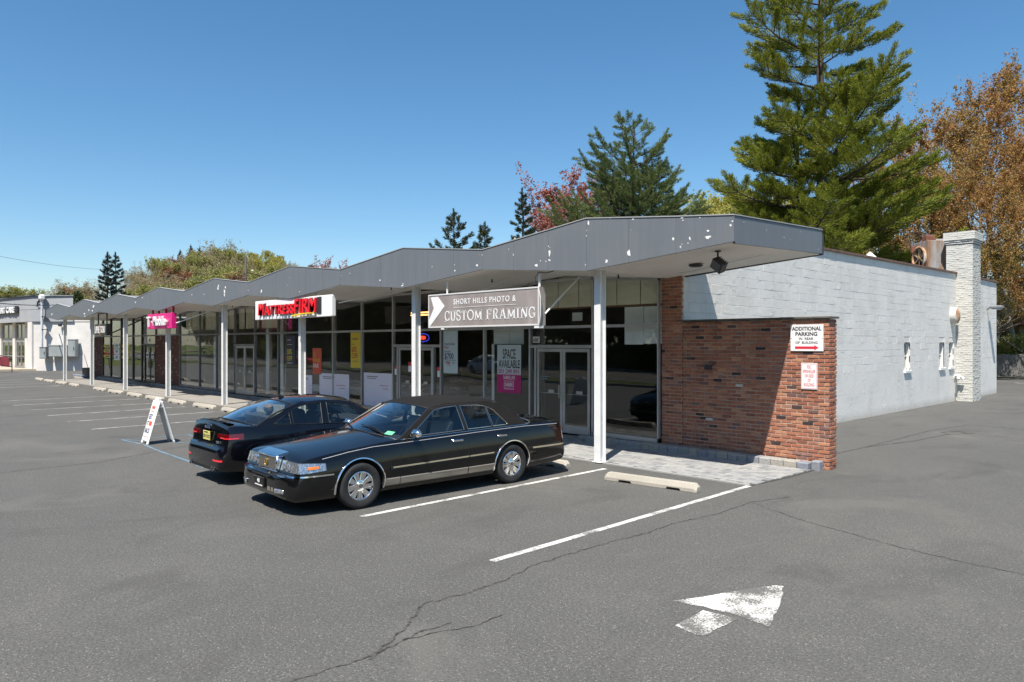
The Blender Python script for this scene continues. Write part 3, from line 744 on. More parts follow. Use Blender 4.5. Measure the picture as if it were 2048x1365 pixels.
sw.build('side_wall', M_BLOCK, plaza, fixn=False)
cp = MB()
for (ya, yb, za, zb_) in ((2.7, 22.69, zroof(2.7), zroof(22.69)), (23.9, 29.25, 5.28, 5.28)):
    cp.add([(XW + .06, ya, za - .03), (XW + .06, yb, zb_ - .03), (XW + .06, yb, zb_ + .04), (XW + .06, ya, za + .04), (XW - .3, ya, za - .03), (XW - .3, yb, zb_ - .03), (XW - .3, yb, zb_ + .04), (XW - .3, ya, za + .04)], [(0, 1, 2, 3), (7, 6, 5, 4), (0, 4, 5, 1), (3, 2, 6, 7), (0, 3, 7, 4), (1, 5, 6, 2)])
cp.build('wall_coping', M_RUSTC, plaza)
for (y0, y1) in ((16.5, 17.12), (20.5, 21.12), (21.74, 22.36)):
    m = MB(); m.box(XW - .16, XW - .11, y0, y0 + .05, 1.44, 2.40); m.box(XW - .16, XW - .11, y1 - .05, y1, 1.44, 2.40); m.box(XW - .16, XW - .11, y0, y1, 2.36, 2.41); m.box(XW - .16, XW - .11, y0, y1, 1.43, 1.49); m.box(XW - .155, XW - .10, y0, y1, 1.90, 1.94)
    w = m.build('window', M_POST, plaza)
    m = MB(); m.box(XW - .14, XW - .135, y0 + .05, y1 - .05, 1.49, 2.36); m.build('pane', thin_glass('dark_window_glass', (.12, .13, .12), 2.5), w)
    m = MB(); m.box(XW - .02, XW + .07, y0 - .05, y1 + .05, 1.32, 1.42, bev=.01); m.build('sill', M_POST, w)
    m = MB(); m.box(XW - .20, XW - .19, y0, y1, 1.43, 2.4); m.build('blind', pbr('amber_dark', (.08, .06, .03), .8), w)
# chimney of painted brick
CX0, CX1, CY0, CY1 = -.02, .94, 22.7, 23.88
ch = MB(); brick_wall(ch, .345, CX1, -.02, 6.45, CY0, depth=.1, seed=31, skew=.008); brick_wall(ch, CY0 + .04, CY1, -.02, 6.45, CX1 + .005, depth=.1, face='side', seed=32, skew=.008)
ch.box(CX0, CX1 - .002, CY0 + .006, CY1, 5.2, 6.45, 1); ch.box(.2, CX1 - .002, CY0 + .006, CY1, -.05, 5.2, 1)
brick_wall(ch, CX0, .345, 5.25, 6.45, CY0, depth=.1, seed=34, skew=.008)
for k, (e, z0, z1) in enumerate(((.03, 6.48, 6.55), (.06, 6.56, 6.63), (.09, 6.64, 6.98))):
    brick_wall(ch, CX0 - e, CX1 + e, z0, z1 + .01, CY0 - e, seed=40 + k, skew=.006, H=.062); brick_wall(ch, CY0 + .04 - e, CY1 - .02 + e, z0, z1 + .01, CX1 + .005 + e, face='side', seed=44 + k, skew=.006, H=.062)
    ch.box(CX0 - e, CX1 - .002 + e, CY0 + .006 - e, CY1 - .02 + e, z0, z1 - .01, 1)
ch.build('chimney', [M_WBRICK, M_WMORT], plaza, fixn=False)
# ---------------- shop fronts
def bar(m, x0, x1, z0, z1, d=.11): m.box(x0, x1, GY - d / 2, GY + d / 2, z0, z1, bev=.004)
def window(x0, x1, mat, z0=.15, splits=(2.80,), mid=None, glass=M_GLASS, top=None, w=.055, sill=.10):
    """x0 < x1; splits: transom heights; the head follows the soffit"""
    m = MB(); t0, t1 = zsf(x0) - .01, zsf(x1) - .01
    n = 6
    bar(m, x0, x0 + w / 2, z0, t0 - .0); bar(m, x1 - w / 2, x1, z0, t1 - .0); bar(m, x0, x1, z0, z0 + sill)
    for z in splits: m.box(x0 + w / 2, x1 - w / 2, GY - .062, GY + .05, z - .035, z + .035, bev=.004)
    # raking head
    m.add([(x0, GY - .055, t0 - .05), (x1, GY - .055, t1 - .05), (x1, GY - .055, t1 + .02), (x0, GY - .055, t0 + .02), (x0, GY + .055, t0 - .05), (x1, GY + .055, t1 - .05), (x1, GY + .055, t1 + .02), (x0, GY + .055, t0 + .02)],
          [(0, 1, 2, 3), (7, 6, 5, 4), (0, 4, 5, 1), (3, 2, 6, 7), (0, 3, 7, 4), (1, 5, 6, 2)])
    if mid: bar(m, mid - .03, mid + .03, z0, splits[-1])
    f = m.build('window', mat, plaza)
    lv = [z0 + sill] + [s for s in splits]
    for i, s in enumerate(lv):
        lo = s + (.035 if i else 0); 
        if i + 1 < len(lv): pts = [(x0 + .02, lo), (x1 - .02, lo), (x1 - .02, lv[i + 1] - .035), (x0 + .02, lv[i + 1] - .035)]
        else: pts = [(x0 + .02, lo), (x1 - .02, lo), (x1 - .02, t1 - .04), (x0 + .02, t0 - .04)]
        g = MB(); g.prism(pts, GY - .003, GY + .003, 'y'); g.build('pane', glass, f)
    return f
def shop_door(xa, xb, mat, frame=.09, z0=.13, zh=2.26, leaves=2, handle=M_ALU, push=True, glass=M_GLASS):
    out = []; L = (xb - xa) / leaves
    for k in range(leaves):
        a, b_ = xa + k * L + .006, xa + (k + 1) * L - .006
        m = MB(); s = .075
        for bx in ((a, a + s, z0, zh), (b_ - s, b_, z0, zh), (a + s, b_ - s, z0, z0 + .20), (a + s, b_ - s, zh - .09, zh)): m.box(bx[0], bx[1], GY - .03, GY + .02, bx[2], bx[3], bev=.003)
        d = m.build('door', mat, plaza)
        g = MB(); g.box(a + s - .01, b_ - s + .01, GY - .008, GY - .002, z0 + .19, zh - .08); g.build('pane', glass, d)
        hx = b_ - .055 if k == 0 and leaves == 2 else a + .055
        h = MB(); h.tube([(hx, GY - .03, 1.0), (hx, GY - .09, 1.0), (hx, GY - .09, 1.32), (hx, GY - .03, 1.32)], .014, 8)
        if push:
            h.tube([(a + s, GY + .05, 1.10), (b_ - s, GY + .05, 1.10)], .012, 6)
            h.box((a + b_) / 2 + .02, (a + b_) / 2 + .22, GY - .05, GY - .02, 1.12, 1.20, bev=.005) if k else h.box((a + b_) / 2 - .02, (a + b_) / 2 + .18, GY - .05, GY - .02, 1.12, 1.20, bev=.005)
        h.build('handle', handle, d)
        out.append(d)
    return out
def door_bay(x0, x1, d0, d1, mat, zh=2.26, **kw):
    """bay between mullions x0..x1 with a pair of doors d0..d1"""
    m = MB(); t0, t1 = zsf(x0) - .01, zsf(x1) - .01; w = .055
    bar(m, x0, x0 + w / 2, .09, t0); bar(m, x1 - w / 2, x1, .09, t1)
    if d0 - x0 > .12: bar(m, d0 - .06, d0, .09, zh + .04); m.box(x0 + w / 2, d0 - .06, GY - .05, GY + .05, .09, .2)
    if x1 - d1 > .12: bar(m, d1, d1 + .06, .09, zh + .04); m.box(d1 + .06, x1 - w / 2, GY - .05, GY + .05, .09, .2)
    m.box(x0 + w / 2, x1 - w / 2, GY - .058, GY + .05, zh + .005, zh + .085, bev=.004)
    m.box(x0 + w / 2, x1 - w / 2, GY - .062, GY + .05, 2.765, 2.835, bev=.004)
    m.add([(x0, GY - .055, t0 - .05), (x1, GY - .055, t1 - .05), (x1, GY - .055, t1 + .02), (x0, GY - .055, t0 + .02), (x0, GY + .055, t0 - .05), (x1, GY + .055, t1 - .05), (x1, GY + .055, t1 + .02), (x0, GY + .055, t0 + .02)],
          [(0, 1, 2, 3), (7, 6, 5, 4), (0, 4, 5, 1), (3, 2, 6, 7), (0, 3, 7, 4), (1, 5, 6, 2)])
    f = m.build('window', mat, plaza)
    for pts in ([(x0 + .02, 2.835), (x1 - .02, 2.835), (x1 - .02, t1 - .04), (x0 + .02, t0 - .04)], [(x0 + .02, zh + .085), (x1 - .02, zh + .085), (x1 - .02, 2.765), (x0 + .02, 2.765)]):
        g = MB(); g.prism(pts, GY - .003, GY + .003, 'y'); g.build('pane', M_GLASS, f)
    for (a, b_) in ((x0 + .03, d0 - .06), (d1 + .06, x1 - .03)):
        if b_ - a > .05: g = MB(); g.box(a, b_, GY - .003, GY + .003, .2, zh); g.build('pane', M_GLASS, f)
    shop_door(d0 + .01, d1 - .01, kw.get('dm', mat), zh=zh - .005, handle=kw.get('hm', M_ALU), push=kw.get('push', True))
window(-2.12, -.21, M_ALU)
door_bay(-4.27, -2.12, -4.03, -2.2, M_ALU)
window(-6.09, -4.27, M_ALU)
window(-8.06, -6.09, M_ALU)
door_bay(-10.58, -8.06, -10.28, -8.46, M_ALU)
window(-12.46, -10.58, M_ALU)
window(-14.4, -12.46, M_ALU)
window(-16.75, -14.4, M_ALU)
window(-18.74, -16.75, M_ALUG)
window(-20.92, -18.74, M_ALUG)
door_bay(-23.0, -20.92, -22.92, -21.0, M_ALUG, dm=M_ALU)
window(-25.05, -23.0, M_ALUG, mid=-24.1)
window(-27.15, -25.05, M_ALUG)
window(-29.83, -27.15, M_ALUG)
# clerestories over the brick panels
for (a, b_, mt) in ((-33.5, -29.83, M_ALUG), (-46.1, -43.82, M_BLACKF)):
    m = MB(); n = 2
    xs_ = [a, (a + b_) / 2, b_] if a > -40 else [a, b_]
    for x in xs_: bar(m, x - .03, x + .03, 2.8, zsf(x) - .01)
    bar(m, a, b_, 2.78, 2.85)
    f = m.build('window', mt, plaza)
    for p, q in zip(xs_[:-1], xs_[1:]): g = MB(); g.prism([(p, 2.84), (q, 2.84), (q, zsf(q) - .02), (p, zsf(p) - .02)], GY - .003, GY + .003, 'y'); g.build('pane', M_GLASS, f)
door_bay(-35.85, -33.5, -35.3, -33.6, M_BLACKF, hm=M_BLACKF, push=False)
window(-37.5, -35.85, M_BLACKF, w=.16)
window(-39.8, -37.5, M_BLACKF, w=.16)
window(-42.0, -39.8, M_BLACKF, w=.16)
window(-43.82, -42.0, M_BLACKF, w=.16)
# interiors: floor, ceiling, party walls, back wall, one mesh per unit
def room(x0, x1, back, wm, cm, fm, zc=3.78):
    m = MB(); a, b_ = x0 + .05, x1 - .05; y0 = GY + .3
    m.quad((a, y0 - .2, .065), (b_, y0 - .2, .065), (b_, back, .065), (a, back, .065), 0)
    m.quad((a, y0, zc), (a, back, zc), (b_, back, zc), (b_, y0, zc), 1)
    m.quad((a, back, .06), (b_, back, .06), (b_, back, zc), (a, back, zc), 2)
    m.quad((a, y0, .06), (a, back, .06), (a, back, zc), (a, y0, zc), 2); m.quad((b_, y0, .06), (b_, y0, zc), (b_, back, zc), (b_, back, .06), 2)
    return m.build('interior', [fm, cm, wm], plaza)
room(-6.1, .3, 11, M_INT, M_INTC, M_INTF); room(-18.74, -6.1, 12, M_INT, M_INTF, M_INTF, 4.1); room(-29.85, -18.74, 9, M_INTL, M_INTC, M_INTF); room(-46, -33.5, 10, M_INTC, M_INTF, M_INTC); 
# cream boards behind the upper glass of the empty unit
m = MB(); y = GY + .16
for (a, b_) in ((-4.1, -3.45), (-3.42, -2.75), (-2.72, -2.06), (-2.03, -1.55), (-1.52, -.86), (-.83, -.2)):
    m.box(a, b_, y, y + .02, 3.30, zsf((a + b_) / 2) + .02)
split_build(m, 'cream_board', M_PANEL, plaza)
m = MB(); m.box(-4.12, -.2, y + .021, y + .04, 3.26, 4.1); m.build('board_strips', M_BROWN, plaza)
m = MB()
for x in (-29.1, -28.3, -27.6, -26.5, -25.8, -24.5, -23.7, -22.6, -22.0, -21.3, -20.3, -19.6): m.box(x - .36, x + .36, y, y + .02, 3.02, zsf(x))
split_build(m, 'cream_board', M_PANEL, plaza)
m = MB(); m.box(-1.30, -.76, y, y + .02, 2.36, 3.24); m.box(-.74, -.2, y, y + .02, 2.38, 3.24); m.box(-2.95, -2.62, y, y + .02, 2.95, 3.16); m.box(-5.9, -5.25, y, y + .02, 2.36, 2.86); m.box(-5.23, -4.7, y, y + .02, 2.36, 2.86)
m.box(-5.98, -5.88, y, y + .02, .3, 2.36)
split_build(m, 'paper_sheet', M_WPANEL, plaza)
def curtain(xc, w, z0, z1, y=GY + .35):
    m = MB(); n = 22; pts = [(xc - w / 2 + w * i / n, y + .03 * math.sin(i * 1.9)) for i in range(n + 1)]
    m.add([(p[0], p[1], z0) for p in pts] + [(p[0], p[1], z1) for p in pts], [(i, i + 1, n + 2 + i, n + 1 + i) for i in range(n)])
    return m.build('curtain', M_WPANEL, plaza, smooth=60)
curtain(-26.0, .7, .2, 2.7); curtain(-19.3, .6, .2, 3.7); curtain(-20.5, .3, .2, 3.7)
# shop fittings glimpsed inside
m = MB(); r = random.Random(3)
for x in (-28.5, -25.5, -22, -20): m.box(x - .7, x + .7, 4.5, 5.3, .07, .95, bev=.02)
for x in (-44, -41, -38): m.box(x - .5, x + .5, 5.2, 6.0, .07, 1.1, bev=.02)
split_build(m, 'counter', M_INTL, plaza)
for i, (x, y) in enumerate([(-7.6, 4.2), (-11.3, 4.6), (-13.4, 4.3), (-15.6, 4.7), (-17.4, 4.4), (-9.4, 8), (-12, 8.4), (-14.8, 8)]):
    m = MB(); m.box(-.8, .8, -1, 1, .30, .62, bev=.06); m.box(-.74, .74, -.95, .95, .0, .30, bev=.02, mi=1); m.box(-.65, -.1, .55, .95, .62, .74, bev=.05); m.box(.1, .65, .55, .95, .62, .74, bev=.05)
    o = m.build('bed', [M_WPANEL, M_DGREY], loc=(x, y, .07))
    tag(o, 'white display bed just inside the glass of the darkest shop', 'bed', 'display beds inside the bedding shop')
for i, (x, y, w) in enumerate([(-9.3, 5.0, 1.2), (-12.6, 5.0, 1.3), (-7.4, 6.2, 1.2), (-14.6, 6.4, 1.2)]):
    t = thing('ceiling_light', ['amber tube light inside the dark shop, right of its doors', 'amber tube light seen above the 60% off poster', 'amber tube light seen beside the framing sign', 'amber tube light seen right of the red-lettered sign'][i], 'ceiling light', (x, y, 3.55), 0, 'amber tube lights in the bedding shop')
    m = MB(); m.box(-w / 2, w / 2, -.05, .05, 0, .05); m.build('housing', M_DGREY, t)
    m = MB(); m.tube([(-w / 2, 0, -.02), (w / 2, 0, -.02)], .028, 8); m.build('tube', pbr('amber_tube', (.8, .5, .2), .4, emis=(1, .55, .16), estr=2.2), t)
# ------------------------------------------------------------ hanging signs
def hang(m, x, z, y=-.25, r=.02, mi=0): m.tube([(x, y, z), (x, y, zsf(x) - .0)], r, 8, mi)
def brace(m, p, q, r=.022, mi=0): m.tube([p, q], r, 6, mi)
# red-lettered white sign
t = thing('hanging_sign', 'white box sign with raised red letters MATTRESSFIRM hung over the bedding shop', 'shop sign', (-12.35, -.38, 3.18), 0, 'box signs hung under the canopy edge')
m = MB(); m.box(-2.57, 2.48, 0, .13, 0.0, .64, bev=.012); m.box(2.47, 2.56, .004, .15, .004, .636, bev=.02); m.build('cabinet', M_WHITE, t)
m = MB(); m.fit('M', -2.20, -1.78, .145, .535, -.05, 0, .02, .003, .08); m.fit('ATTRESS', -1.74, .30, .145, .455, -.05, 0, .02, .004, .08, sp=1.1); m.fit('FIRM', .36, 1.74, .145, .585, -.05, 0, .02, .008, .08, sp=1.08)
m.build('lettering', M_RED3, t)
m = MB()
for k in range(14):
    a0 = k / 14; a1 = (k + 1) / 14
    f = lambda a: .045 + .065 * math.sin(a * PI * .62)
    x0, x1 = .28 + 1.40 * a0, .28 + 1.40 * a1; h0, h1 = .045 - .02 * a0, .045 - .02 * a1
    m.add([(x0, -.11, f(a0)), (x1, -.11, f(a1)), (x1, -.11, f(a1) + h1), (x0, -.11, f(a0) + h0), (x0, -.04, f(a0)), (x1, -.04, f(a1)), (x1, -.04, f(a1) + h1), (x0, -.04, f(a0) + h0)], [(0, 1, 2, 3), (7, 6, 5, 4), (0, 4, 5, 1), (3, 2, 6, 7)])
m.build('swoosh', M_YEL, t)
m = MB(); m.box(1.76, 1.98, -.02, -.002, .10, .60); m.fit('M', -2.16, -1.72, .13, .545, -.012, 0, .012, .03, .08); m.fit('ATTRESS', -1.70, .38, .13, .465, -.012, 0, .012, .03, .08, sp=1.1); m.fit('FIRM', .42, 1.84, .13, .595, -.012, 0, .012, .034, .08, sp=.95)
m.build('letter_backing', M_DGREY, t)
m = MB(); 
for x in (-1.1, 1.55): m.tube([(x, .12, .64), (x, .12, .86)], .02, 8)
m.tube([(2.55, .24, .40), (3.35, 1.7, .80)], .022, 6); split_build(m, 'hanger', M_POST, t)
# custom framing sign with slab lettering
def slab_text(mb, s, H, M, W=.62, st=.135, sp=.16, mi=0, d=.004):
    """serif capitals drawn as strokes with slab ends"""
    def stroke(pts, w): 
        for (a, b_) in zip(pts[:-1], pts[1:]):
            dx, dy = b_[0] - a[0], b_[1] - a[1]; l = math.hypot(dx, dy) or 1; nx, ny = -dy / l * w / 2, dx / l * w / 2
            mb.add([(cx + a[0] + nx, a[1] + ny, 0), (cx + b_[0] + nx, b_[1] + ny, 0), (cx + b_[0] - nx, b_[1] - ny, 0), (cx + a[0] - nx, a[1] - ny, 0), (cx + a[0] + nx, a[1] + ny, d), (cx + b_[0] + nx, b_[1] + ny, d), (cx + b_[0] - nx, b_[1] - ny, d), (cx + a[0] - nx, a[1] - ny, d)],
                   [(0, 1, 2, 3), (7, 6, 5, 4), (0, 4, 5, 1), (1, 5, 6, 2), (2, 6, 7, 3), (3, 7, 4, 0)], mi, M)
    def arc(x, y, rx, ry, a0, a1, n=12): return [(x + rx * math.cos(R(a0 + (a1 - a0) * i / n)), y + ry * math.sin(R(a0 + (a1 - a0) * i / n))) for i in range(n + 1)]
    cx = 0; T = st * H; t = T * .45; h = H
    def ser(x, y, w=.30): stroke([(x - w * H / 2, y), (x + w * H / 2, y)], t)
    for c in s:
        w = W * H
        if c == ' ': cx += .42 * H; continue
        if c == 'C': stroke(arc(w / 2, h / 2, w / 2, h / 2 - t / 2, 42, 318), T * .8); stroke([(w * .93, h * .66), (w * .93, h * .98)], t); stroke([(w * .93, h * .05), (w * .93, h * .3)], t)
        if c == 'G': stroke(arc(w / 2, h / 2, w / 2, h / 2 - t / 2, 42, 318), T * .8); stroke([(w * .93, h * .66), (w * .93, h * .98)], t); stroke([(w * .9, h * .08), (w * .9, h * .42)], T); ser(w * .85, h * .43, .34)
        if c == 'O': w = .72 * H; stroke(arc(w / 2, h / 2, w / 2, h / 2 - t / 2, 0, 360, 20), T * .85)
        if c == 'U': stroke([(w * .14, h), (w * .14, h * .3)] + arc(w / 2, h * .3, w * .36, h * .3 - t / 2, 180, 360)[1:] + [(w * .86, h)], T * .9); ser(w * .14, h - t / 2); ser(w * .86, h - t / 2)
        if c == 'S':
            w = .52 * H; stroke(arc(w / 2, h * .74, w * .42, h * .24, 20, 270, 12) + arc(w / 2, h * .26, w * .44, h * .24, 90, -160, 12)[1:], T * .85); stroke([(w * .93, h * .70), (w * .93, h * .98)], t); stroke([(w * .05, h * .02), (w * .05, h * .32)], t)
        if c == 'T': stroke([(w / 2, 0), (w / 2, h)], T); stroke([(0, h - t / 2), (w, h - t / 2)], t); ser(w / 2, t / 2, .36); stroke([(t / 2, h), (t / 2, h * .74)], t); stroke([(w - t / 2, h), (w - t / 2, h * .74)], t)
        if c == 'M': w = .86 * H; stroke([(w * .12, 0), (w * .12, h)], T * .6); stroke([(w * .12, h), (w * .5, h * .12), (w * .88, h)], T * .8); stroke([(w * .88, 0), (w * .88, h)], T); ser(w * .12, t / 2); ser(w * .88, t / 2, .34); ser(w * .08, h - t / 2, .2); ser(w * .92, h - t / 2, .2)
        if c == 'N': w = .74 * H; stroke([(w * .14, 0), (w * .14, h)], T * .6); stroke([(w * .14, h), (w * .86, 0)], T); stroke([(w * .86, 0), (w * .86, h)], T * .6); ser(w * .14, t / 2); ser(w * .86, h - t / 2); ser(w * .1, h - t / 2, .2)
        if c == 'F': stroke([(w * .2, 0), (w * .2, h)], T); stroke([(0, h - t / 2), (w * .9, h - t / 2)], t); stroke([(w * .2, h * .52), (w * .7, h * .52)], t); ser(w * .2, t / 2, .36); stroke([(w * .88, h), (w * .88, h * .74)], t); stroke([(w * .7, h * .62), (w * .7, h * .42)], t)
        if c == 'I': w = .3 * H; stroke([(w / 2, 0), (w / 2, h)], T); ser(w / 2, t / 2, .34); ser(w / 2, h - t / 2, .34)
        if c == 'R': stroke([(w * .18, 0), (w * .18, h)], T); stroke([(0, h - t / 2), (w * .5, h - t / 2)] + arc(w * .5, h * .74, w * .33, h * .24, 90, -90)[1:] + [(w * .18, h * .5)], T * .7); stroke([(w * .5, h * .5), (w * .88, 0)], T * .9); ser(w * .18, t / 2, .34); ser(w * .92, t / 2, .2)
        if c == 'A': w = .74 * H; stroke([(w * .1, 0), (w * .5, h)], T * .6); stroke([(w * .5, h), (w * .9, 0)], T); stroke([(w * .25, h * .34), (w * .75, h * .34)], t); ser(w * .1, t / 2, .28); ser(w * .9, t / 2, .32)
        cx += w + sp * H
    return cx
t = thing('hanging_sign', 'weathered taupe box sign reading SHORT HILLS PHOTO & CUSTOM FRAMING with white chevron', 'shop sign', (-5.13, -.38, 2.76), 0, 'box signs hung under the canopy edge')
def _fade(g, b):
    sep = g.n('SeparateXYZ', None, Vector=g.coord())
    st = g.n('CombineXYZ', None, X=g.math('MULTIPLY', sep.outputs[0], 1.6), Y=g.math('MULTIPLY', sep.outputs[2], .35)).outputs[0]
    n = g.noise(1.0, st, 4, .6); n2 = g.noise(14, st, 4, .7)
    c = g.ramp(n, [(.3, (.23, .195, .18)), (.55, (.31, .27, .25)), (.75, (.44, .40, .375))])
    g.put(b.inputs['Base Color'], g.mix(g.ramp(n2, [(.55, 0.0), (.8, .4)]), c, (.42, .39, .38)))
M_FADE = pbr('faded_sign_face', (.3, .26, .25), .5, fn=_fade)
m = MB(); m.box(0, 3.80, .02, .20, .0, .82); m.build('cabinet', dirty('old_cabinet', (.33, .30, .28), .6, .15, 3.0), t)
m = MB(); m.box(.03, 3.77, .004, .022, .03, .79); m.build('sign_face', M_FADE, t)
m = MB()
for bx in ((0, 3.80, 0, .035), (0, 3.80, .785, .82), (0, .03, .035, .785), (3.765, 3.80, .035, .785)): m.box(bx[0], bx[1], -.006, .03, bx[2], bx[3], bev=.004)
m.tube([(3.79, .0, .80), (3.84, -.0, .6), (3.85, -.0, .4), (3.84, 0, .2), (3.80, 0, .01)], .012, 6)
m.build('frame', pbr('sign_trim', (.74, .72, .70), .45, metal=.2), t)
m = MB(); m.prism([(.10, .76), (.38, .76), (.64, .52), (.05, .03), (.03, .12), (.03, .20), (.22, .48)], -.002, .003, 'y')
m.prism([(.62, .60), (.72, .54), (.60, .47), (.10, .04), (.04, .04), (.04, .05), (.60, .50)], -.0025, .002, 'y') if 0 else None
m.fit('SHORT HILLS PHOTO &', .98, 3.10, .545, .675, .002, 0, .003, .004, sp=1.2)
m.box(.98, 3.12, -.002, .004, .468, .476)
slab_text(m, 'CUSTOM FRAMING', .235, face_front(.66, .003, .165) @ Matrix.Diagonal((1.21, 1, 1, 1)), W=.60, sp=.155)
m.box(.66, .68, -.001, .004, .14, .165)
m.build('lettering', M_WHITE, t)
m = MB(); m.tube([(.62, .1, .82), (.62, .1, 1.16)], .022, 8); m.tube([(3.72, .1, .82), (3.72, .1, 1.10)], .028, 8); m.tube([(3.80, .18, .25), (3.55, 1.6, 1.15)], .022, 6); m.tube([(.8, .18, .62), (1.3, 1.5, 1.24)], .018, 6)
m.box(3.66, 3.80, .0, .14, -.05, .0); m.box(.5, .62, .0, .14, -.04, .0)
split_build(m, 'hanger', M_POST, t)
m = MB(); m.tube([(3.74, .0, .85), (3.70, -.02, 1.0), (3.80, .0, 1.12), (4.0, .02, 1.09), (4.2, .02, 1.12)], .009, 6); m.build('cable', M_BLK, t)
# magenta sign
t = thing('hanging_sign', 'magenta box sign with white stand-off letters T Mobile on red hangers', 'shop sign', (-26.15, -.38, 3.02), 0, 'box signs hung under the canopy edge')
m = MB(); m.box(0, 3.12, 0, .20, 0, .66, bev=.01); m.build('cabinet', M_MAG, t)
m = MB(); m.fit('T', .10, .62, .10, .56, -.06, 0, .03, .015); m.box(.74, .84, -.09, -.03, .28, .36); m.fit('Mobile', 1.0, 2.55, .13, .55, -.06, 0, .03, .02); m.box(2.68, 2.78, -.09, -.03, .28, .36); m.build('lettering', M_WHITE, t)
m = MB()
for x in (.35, 1.15, 2.05, 2.95): m.box(x, x + .07, .08, .15, .66, zsf(-26.15 + x) - 3.02)
split_build(m, 'hanger', pbr('hanger_red', (.35, .01, .06), .5), t)
m = MB(); m.tube([(3.13, .18, .22), (4.4, 1.7, .95)], .024, 6); m.build('brace', M_POST, t)
# black sign
t = thing('hanging_sign', 'small black box sign with white letters and orange bar in a black steel frame', 'shop sign', (-34.8, -.38, 2.78), 0, 'box signs hung under the canopy edge')
m = MB(); m.box(0, 2.15, 0, .25, 0, .62, bev=.01); m.build('cabinet', M_BLACKF, t)
m = MB(); m.fit('LIPHE', .12, .92, .14, .50, -.012, 0, .008, .01); m.fit('TCHU', 1.12, 1.95, .14, .50, -.012, 0, .008, .01); m.build('lettering', M_WHITE, t)
m = MB(); m.box(.99, 1.05, -.02, 0, .06, .58); m.build('accent_bar', pbr('sign_orange', (.75, .33, .04), .5), t)
m = MB()
for x in (.3, 1.9): m.tube([(x, .1, .62), (x, .1, 1.20)], .035, 4)
m.tube([(.3, .1, 1.18), (2.9, .1, 1.18)], .035, 4); m.tube([(2.1, .22, .1), (3.7, 1.8, 1.1)], .035, 4); split_build(m, 'hanger', M_BLACKF, t)
# ------------------------------------------------------------ things in the windows
WY = GY - .012
def poster(label, name, x0, x1, z0, z1, col, rows, y=WY, cat='poster', group=None, extra=None):
    """rows: (text, x, z, size, xscale, material, bold) in metres from the lower left"""
    w, h = x1 - x0, z1 - z0
    t = thing(name, label, cat, (x0, y, z0), 0, group)
    m = MB(); n = 8
    m.box(0, w, -.002, .002, 0, h); 
    if extra:
        for (a, b_, c, d, mm) in extra: pass
    m.build('sheet', col, t)
    by = {}
    for (s, x, z, sz, xs, mm, bd) in rows: by.setdefault(mm.name, (mm, []))[1].append((s, x, z, sz, xs, bd))
    for k, (mm, L) in by.items():
        m = MB()
        for (s, x, z, sz, xs, bd) in L:
            if s == '#': m.box(x, x + sz, -.0045, -.002, z, z + xs)
            else: m.text(s, sz, face_front(x, -.0035, z), 0, .0008, xs, bd * .35)
        m.build('print', mm, t)
    return t
P_Y = pbr('poster_yellow', (.72, .56, .035), .45); P_N = pbr('poster_navy', (.012, .02, .055), .4); P_R = pbr('poster_orange', (.62, .095, .045), .45); P_L = pbr('poster_ice', (.55, .66, .68), .4); P_DR = pbr('print_dark_red', (.42, .02, .02), .5); P_NV = pbr('print_navy', (.015, .02, .10), .5); P_MG = pbr('poster_magenta', (.50, .012, .17), .4); P_ORT = pbr('print_orange', (.85, .42, .03), .5)
poster('tall yellow CLEARANCE UP TO 60% OFF poster in the dark shop window', 'window_poster', -13.2, -12.56, 1.52, 2.76, P_Y,
       [('CLEARANCE', .07, .98, .10, .72, P_NV, .003), ('UP TO', .07, .80, .07, .8, P_NV, .001), ('60%', .07, .55, .27, .72, P_DR, .008), ('OFF', .07, .33, .27, .84, P_DR, .008), ('#', .10, .23, .40, .012, P_NV, 0), ('#', .10, .20, .34, .008, P_NV, 0)])
poster('navy 50% OFF poster left of the post under the red-lettered sign', 'window_poster', -18.05, -17.3, 1.5, 2.68, P_N,
       [('#', .08, 1.0, .30, .02, M_WHITE, 0), ('#', .08, .82, .40, .014, M_WHITE, 0), ('50%', .05, .44, .30, .82, P_Y, .01), ('OFF', .05, .18, .28, .92, P_Y, .01), ('#', .08, .10, .45, .012, M_WHITE, 0), ('#', .08, .06, .38, .010, M_WHITE, 0)])
poster('orange 72 HOUR SALE poster between the shop posts', 'window_poster', -15.92, -15.25, 1.22, 2.2, P_R,
       [('72', .04, .64, .24, .8, P_ORT, .006), ('HOUR', .04, .45, .21, .86, P_ORT, .006), ('SALE', .04, .25, .21, .92, M_WHITE, .007)])
poster('pale blue friends & family SALE poster saving $700 beside the shop doors', 'window_poster', -7.95, -7.28, 1.49, 2.76, P_L,
       [('friends & family', .05, .84, .105, .74, P_NV, 0), ('SALE', .05, .74, .11, .82, P_DR, .003), ('SAVE UP TO', .05, .62, .07, .8, P_NV, .001), ('$700', .05, .43, .24, .88, P_NV, .009), ('#', .06, .385, .52, .014, P_NV, 0), ('+', .06, .28, .10, 1, P_DR, .002), ('FREE', .13, .27, .12, .8, P_DR, .006), ('#', .42, .33, .14, .012, P_NV, 0), ('#', .42, .29, .11, .012, P_NV, 0), ('#', .12, .23, .22, .008, P_DR, 0)])
t = poster('white and magenta SPACE AVAILABLE banner with phone number, left of the silver doors', 'window_poster', -5.56, -4.62, 1.03, 2.34, P_L,
       [('#', 0, 0, .94, .50, P_MG, 0), ], cat='banner', group=None)
m = MB(); m.fit('SPACE', .22, .73, .93, 1.20, -.003, 0, .0012, .01); m.fit('AVAILABLE', .06, .90, .68, .90, -.003, 0, .0012, .01); m.build('headline', M_BLK, t)
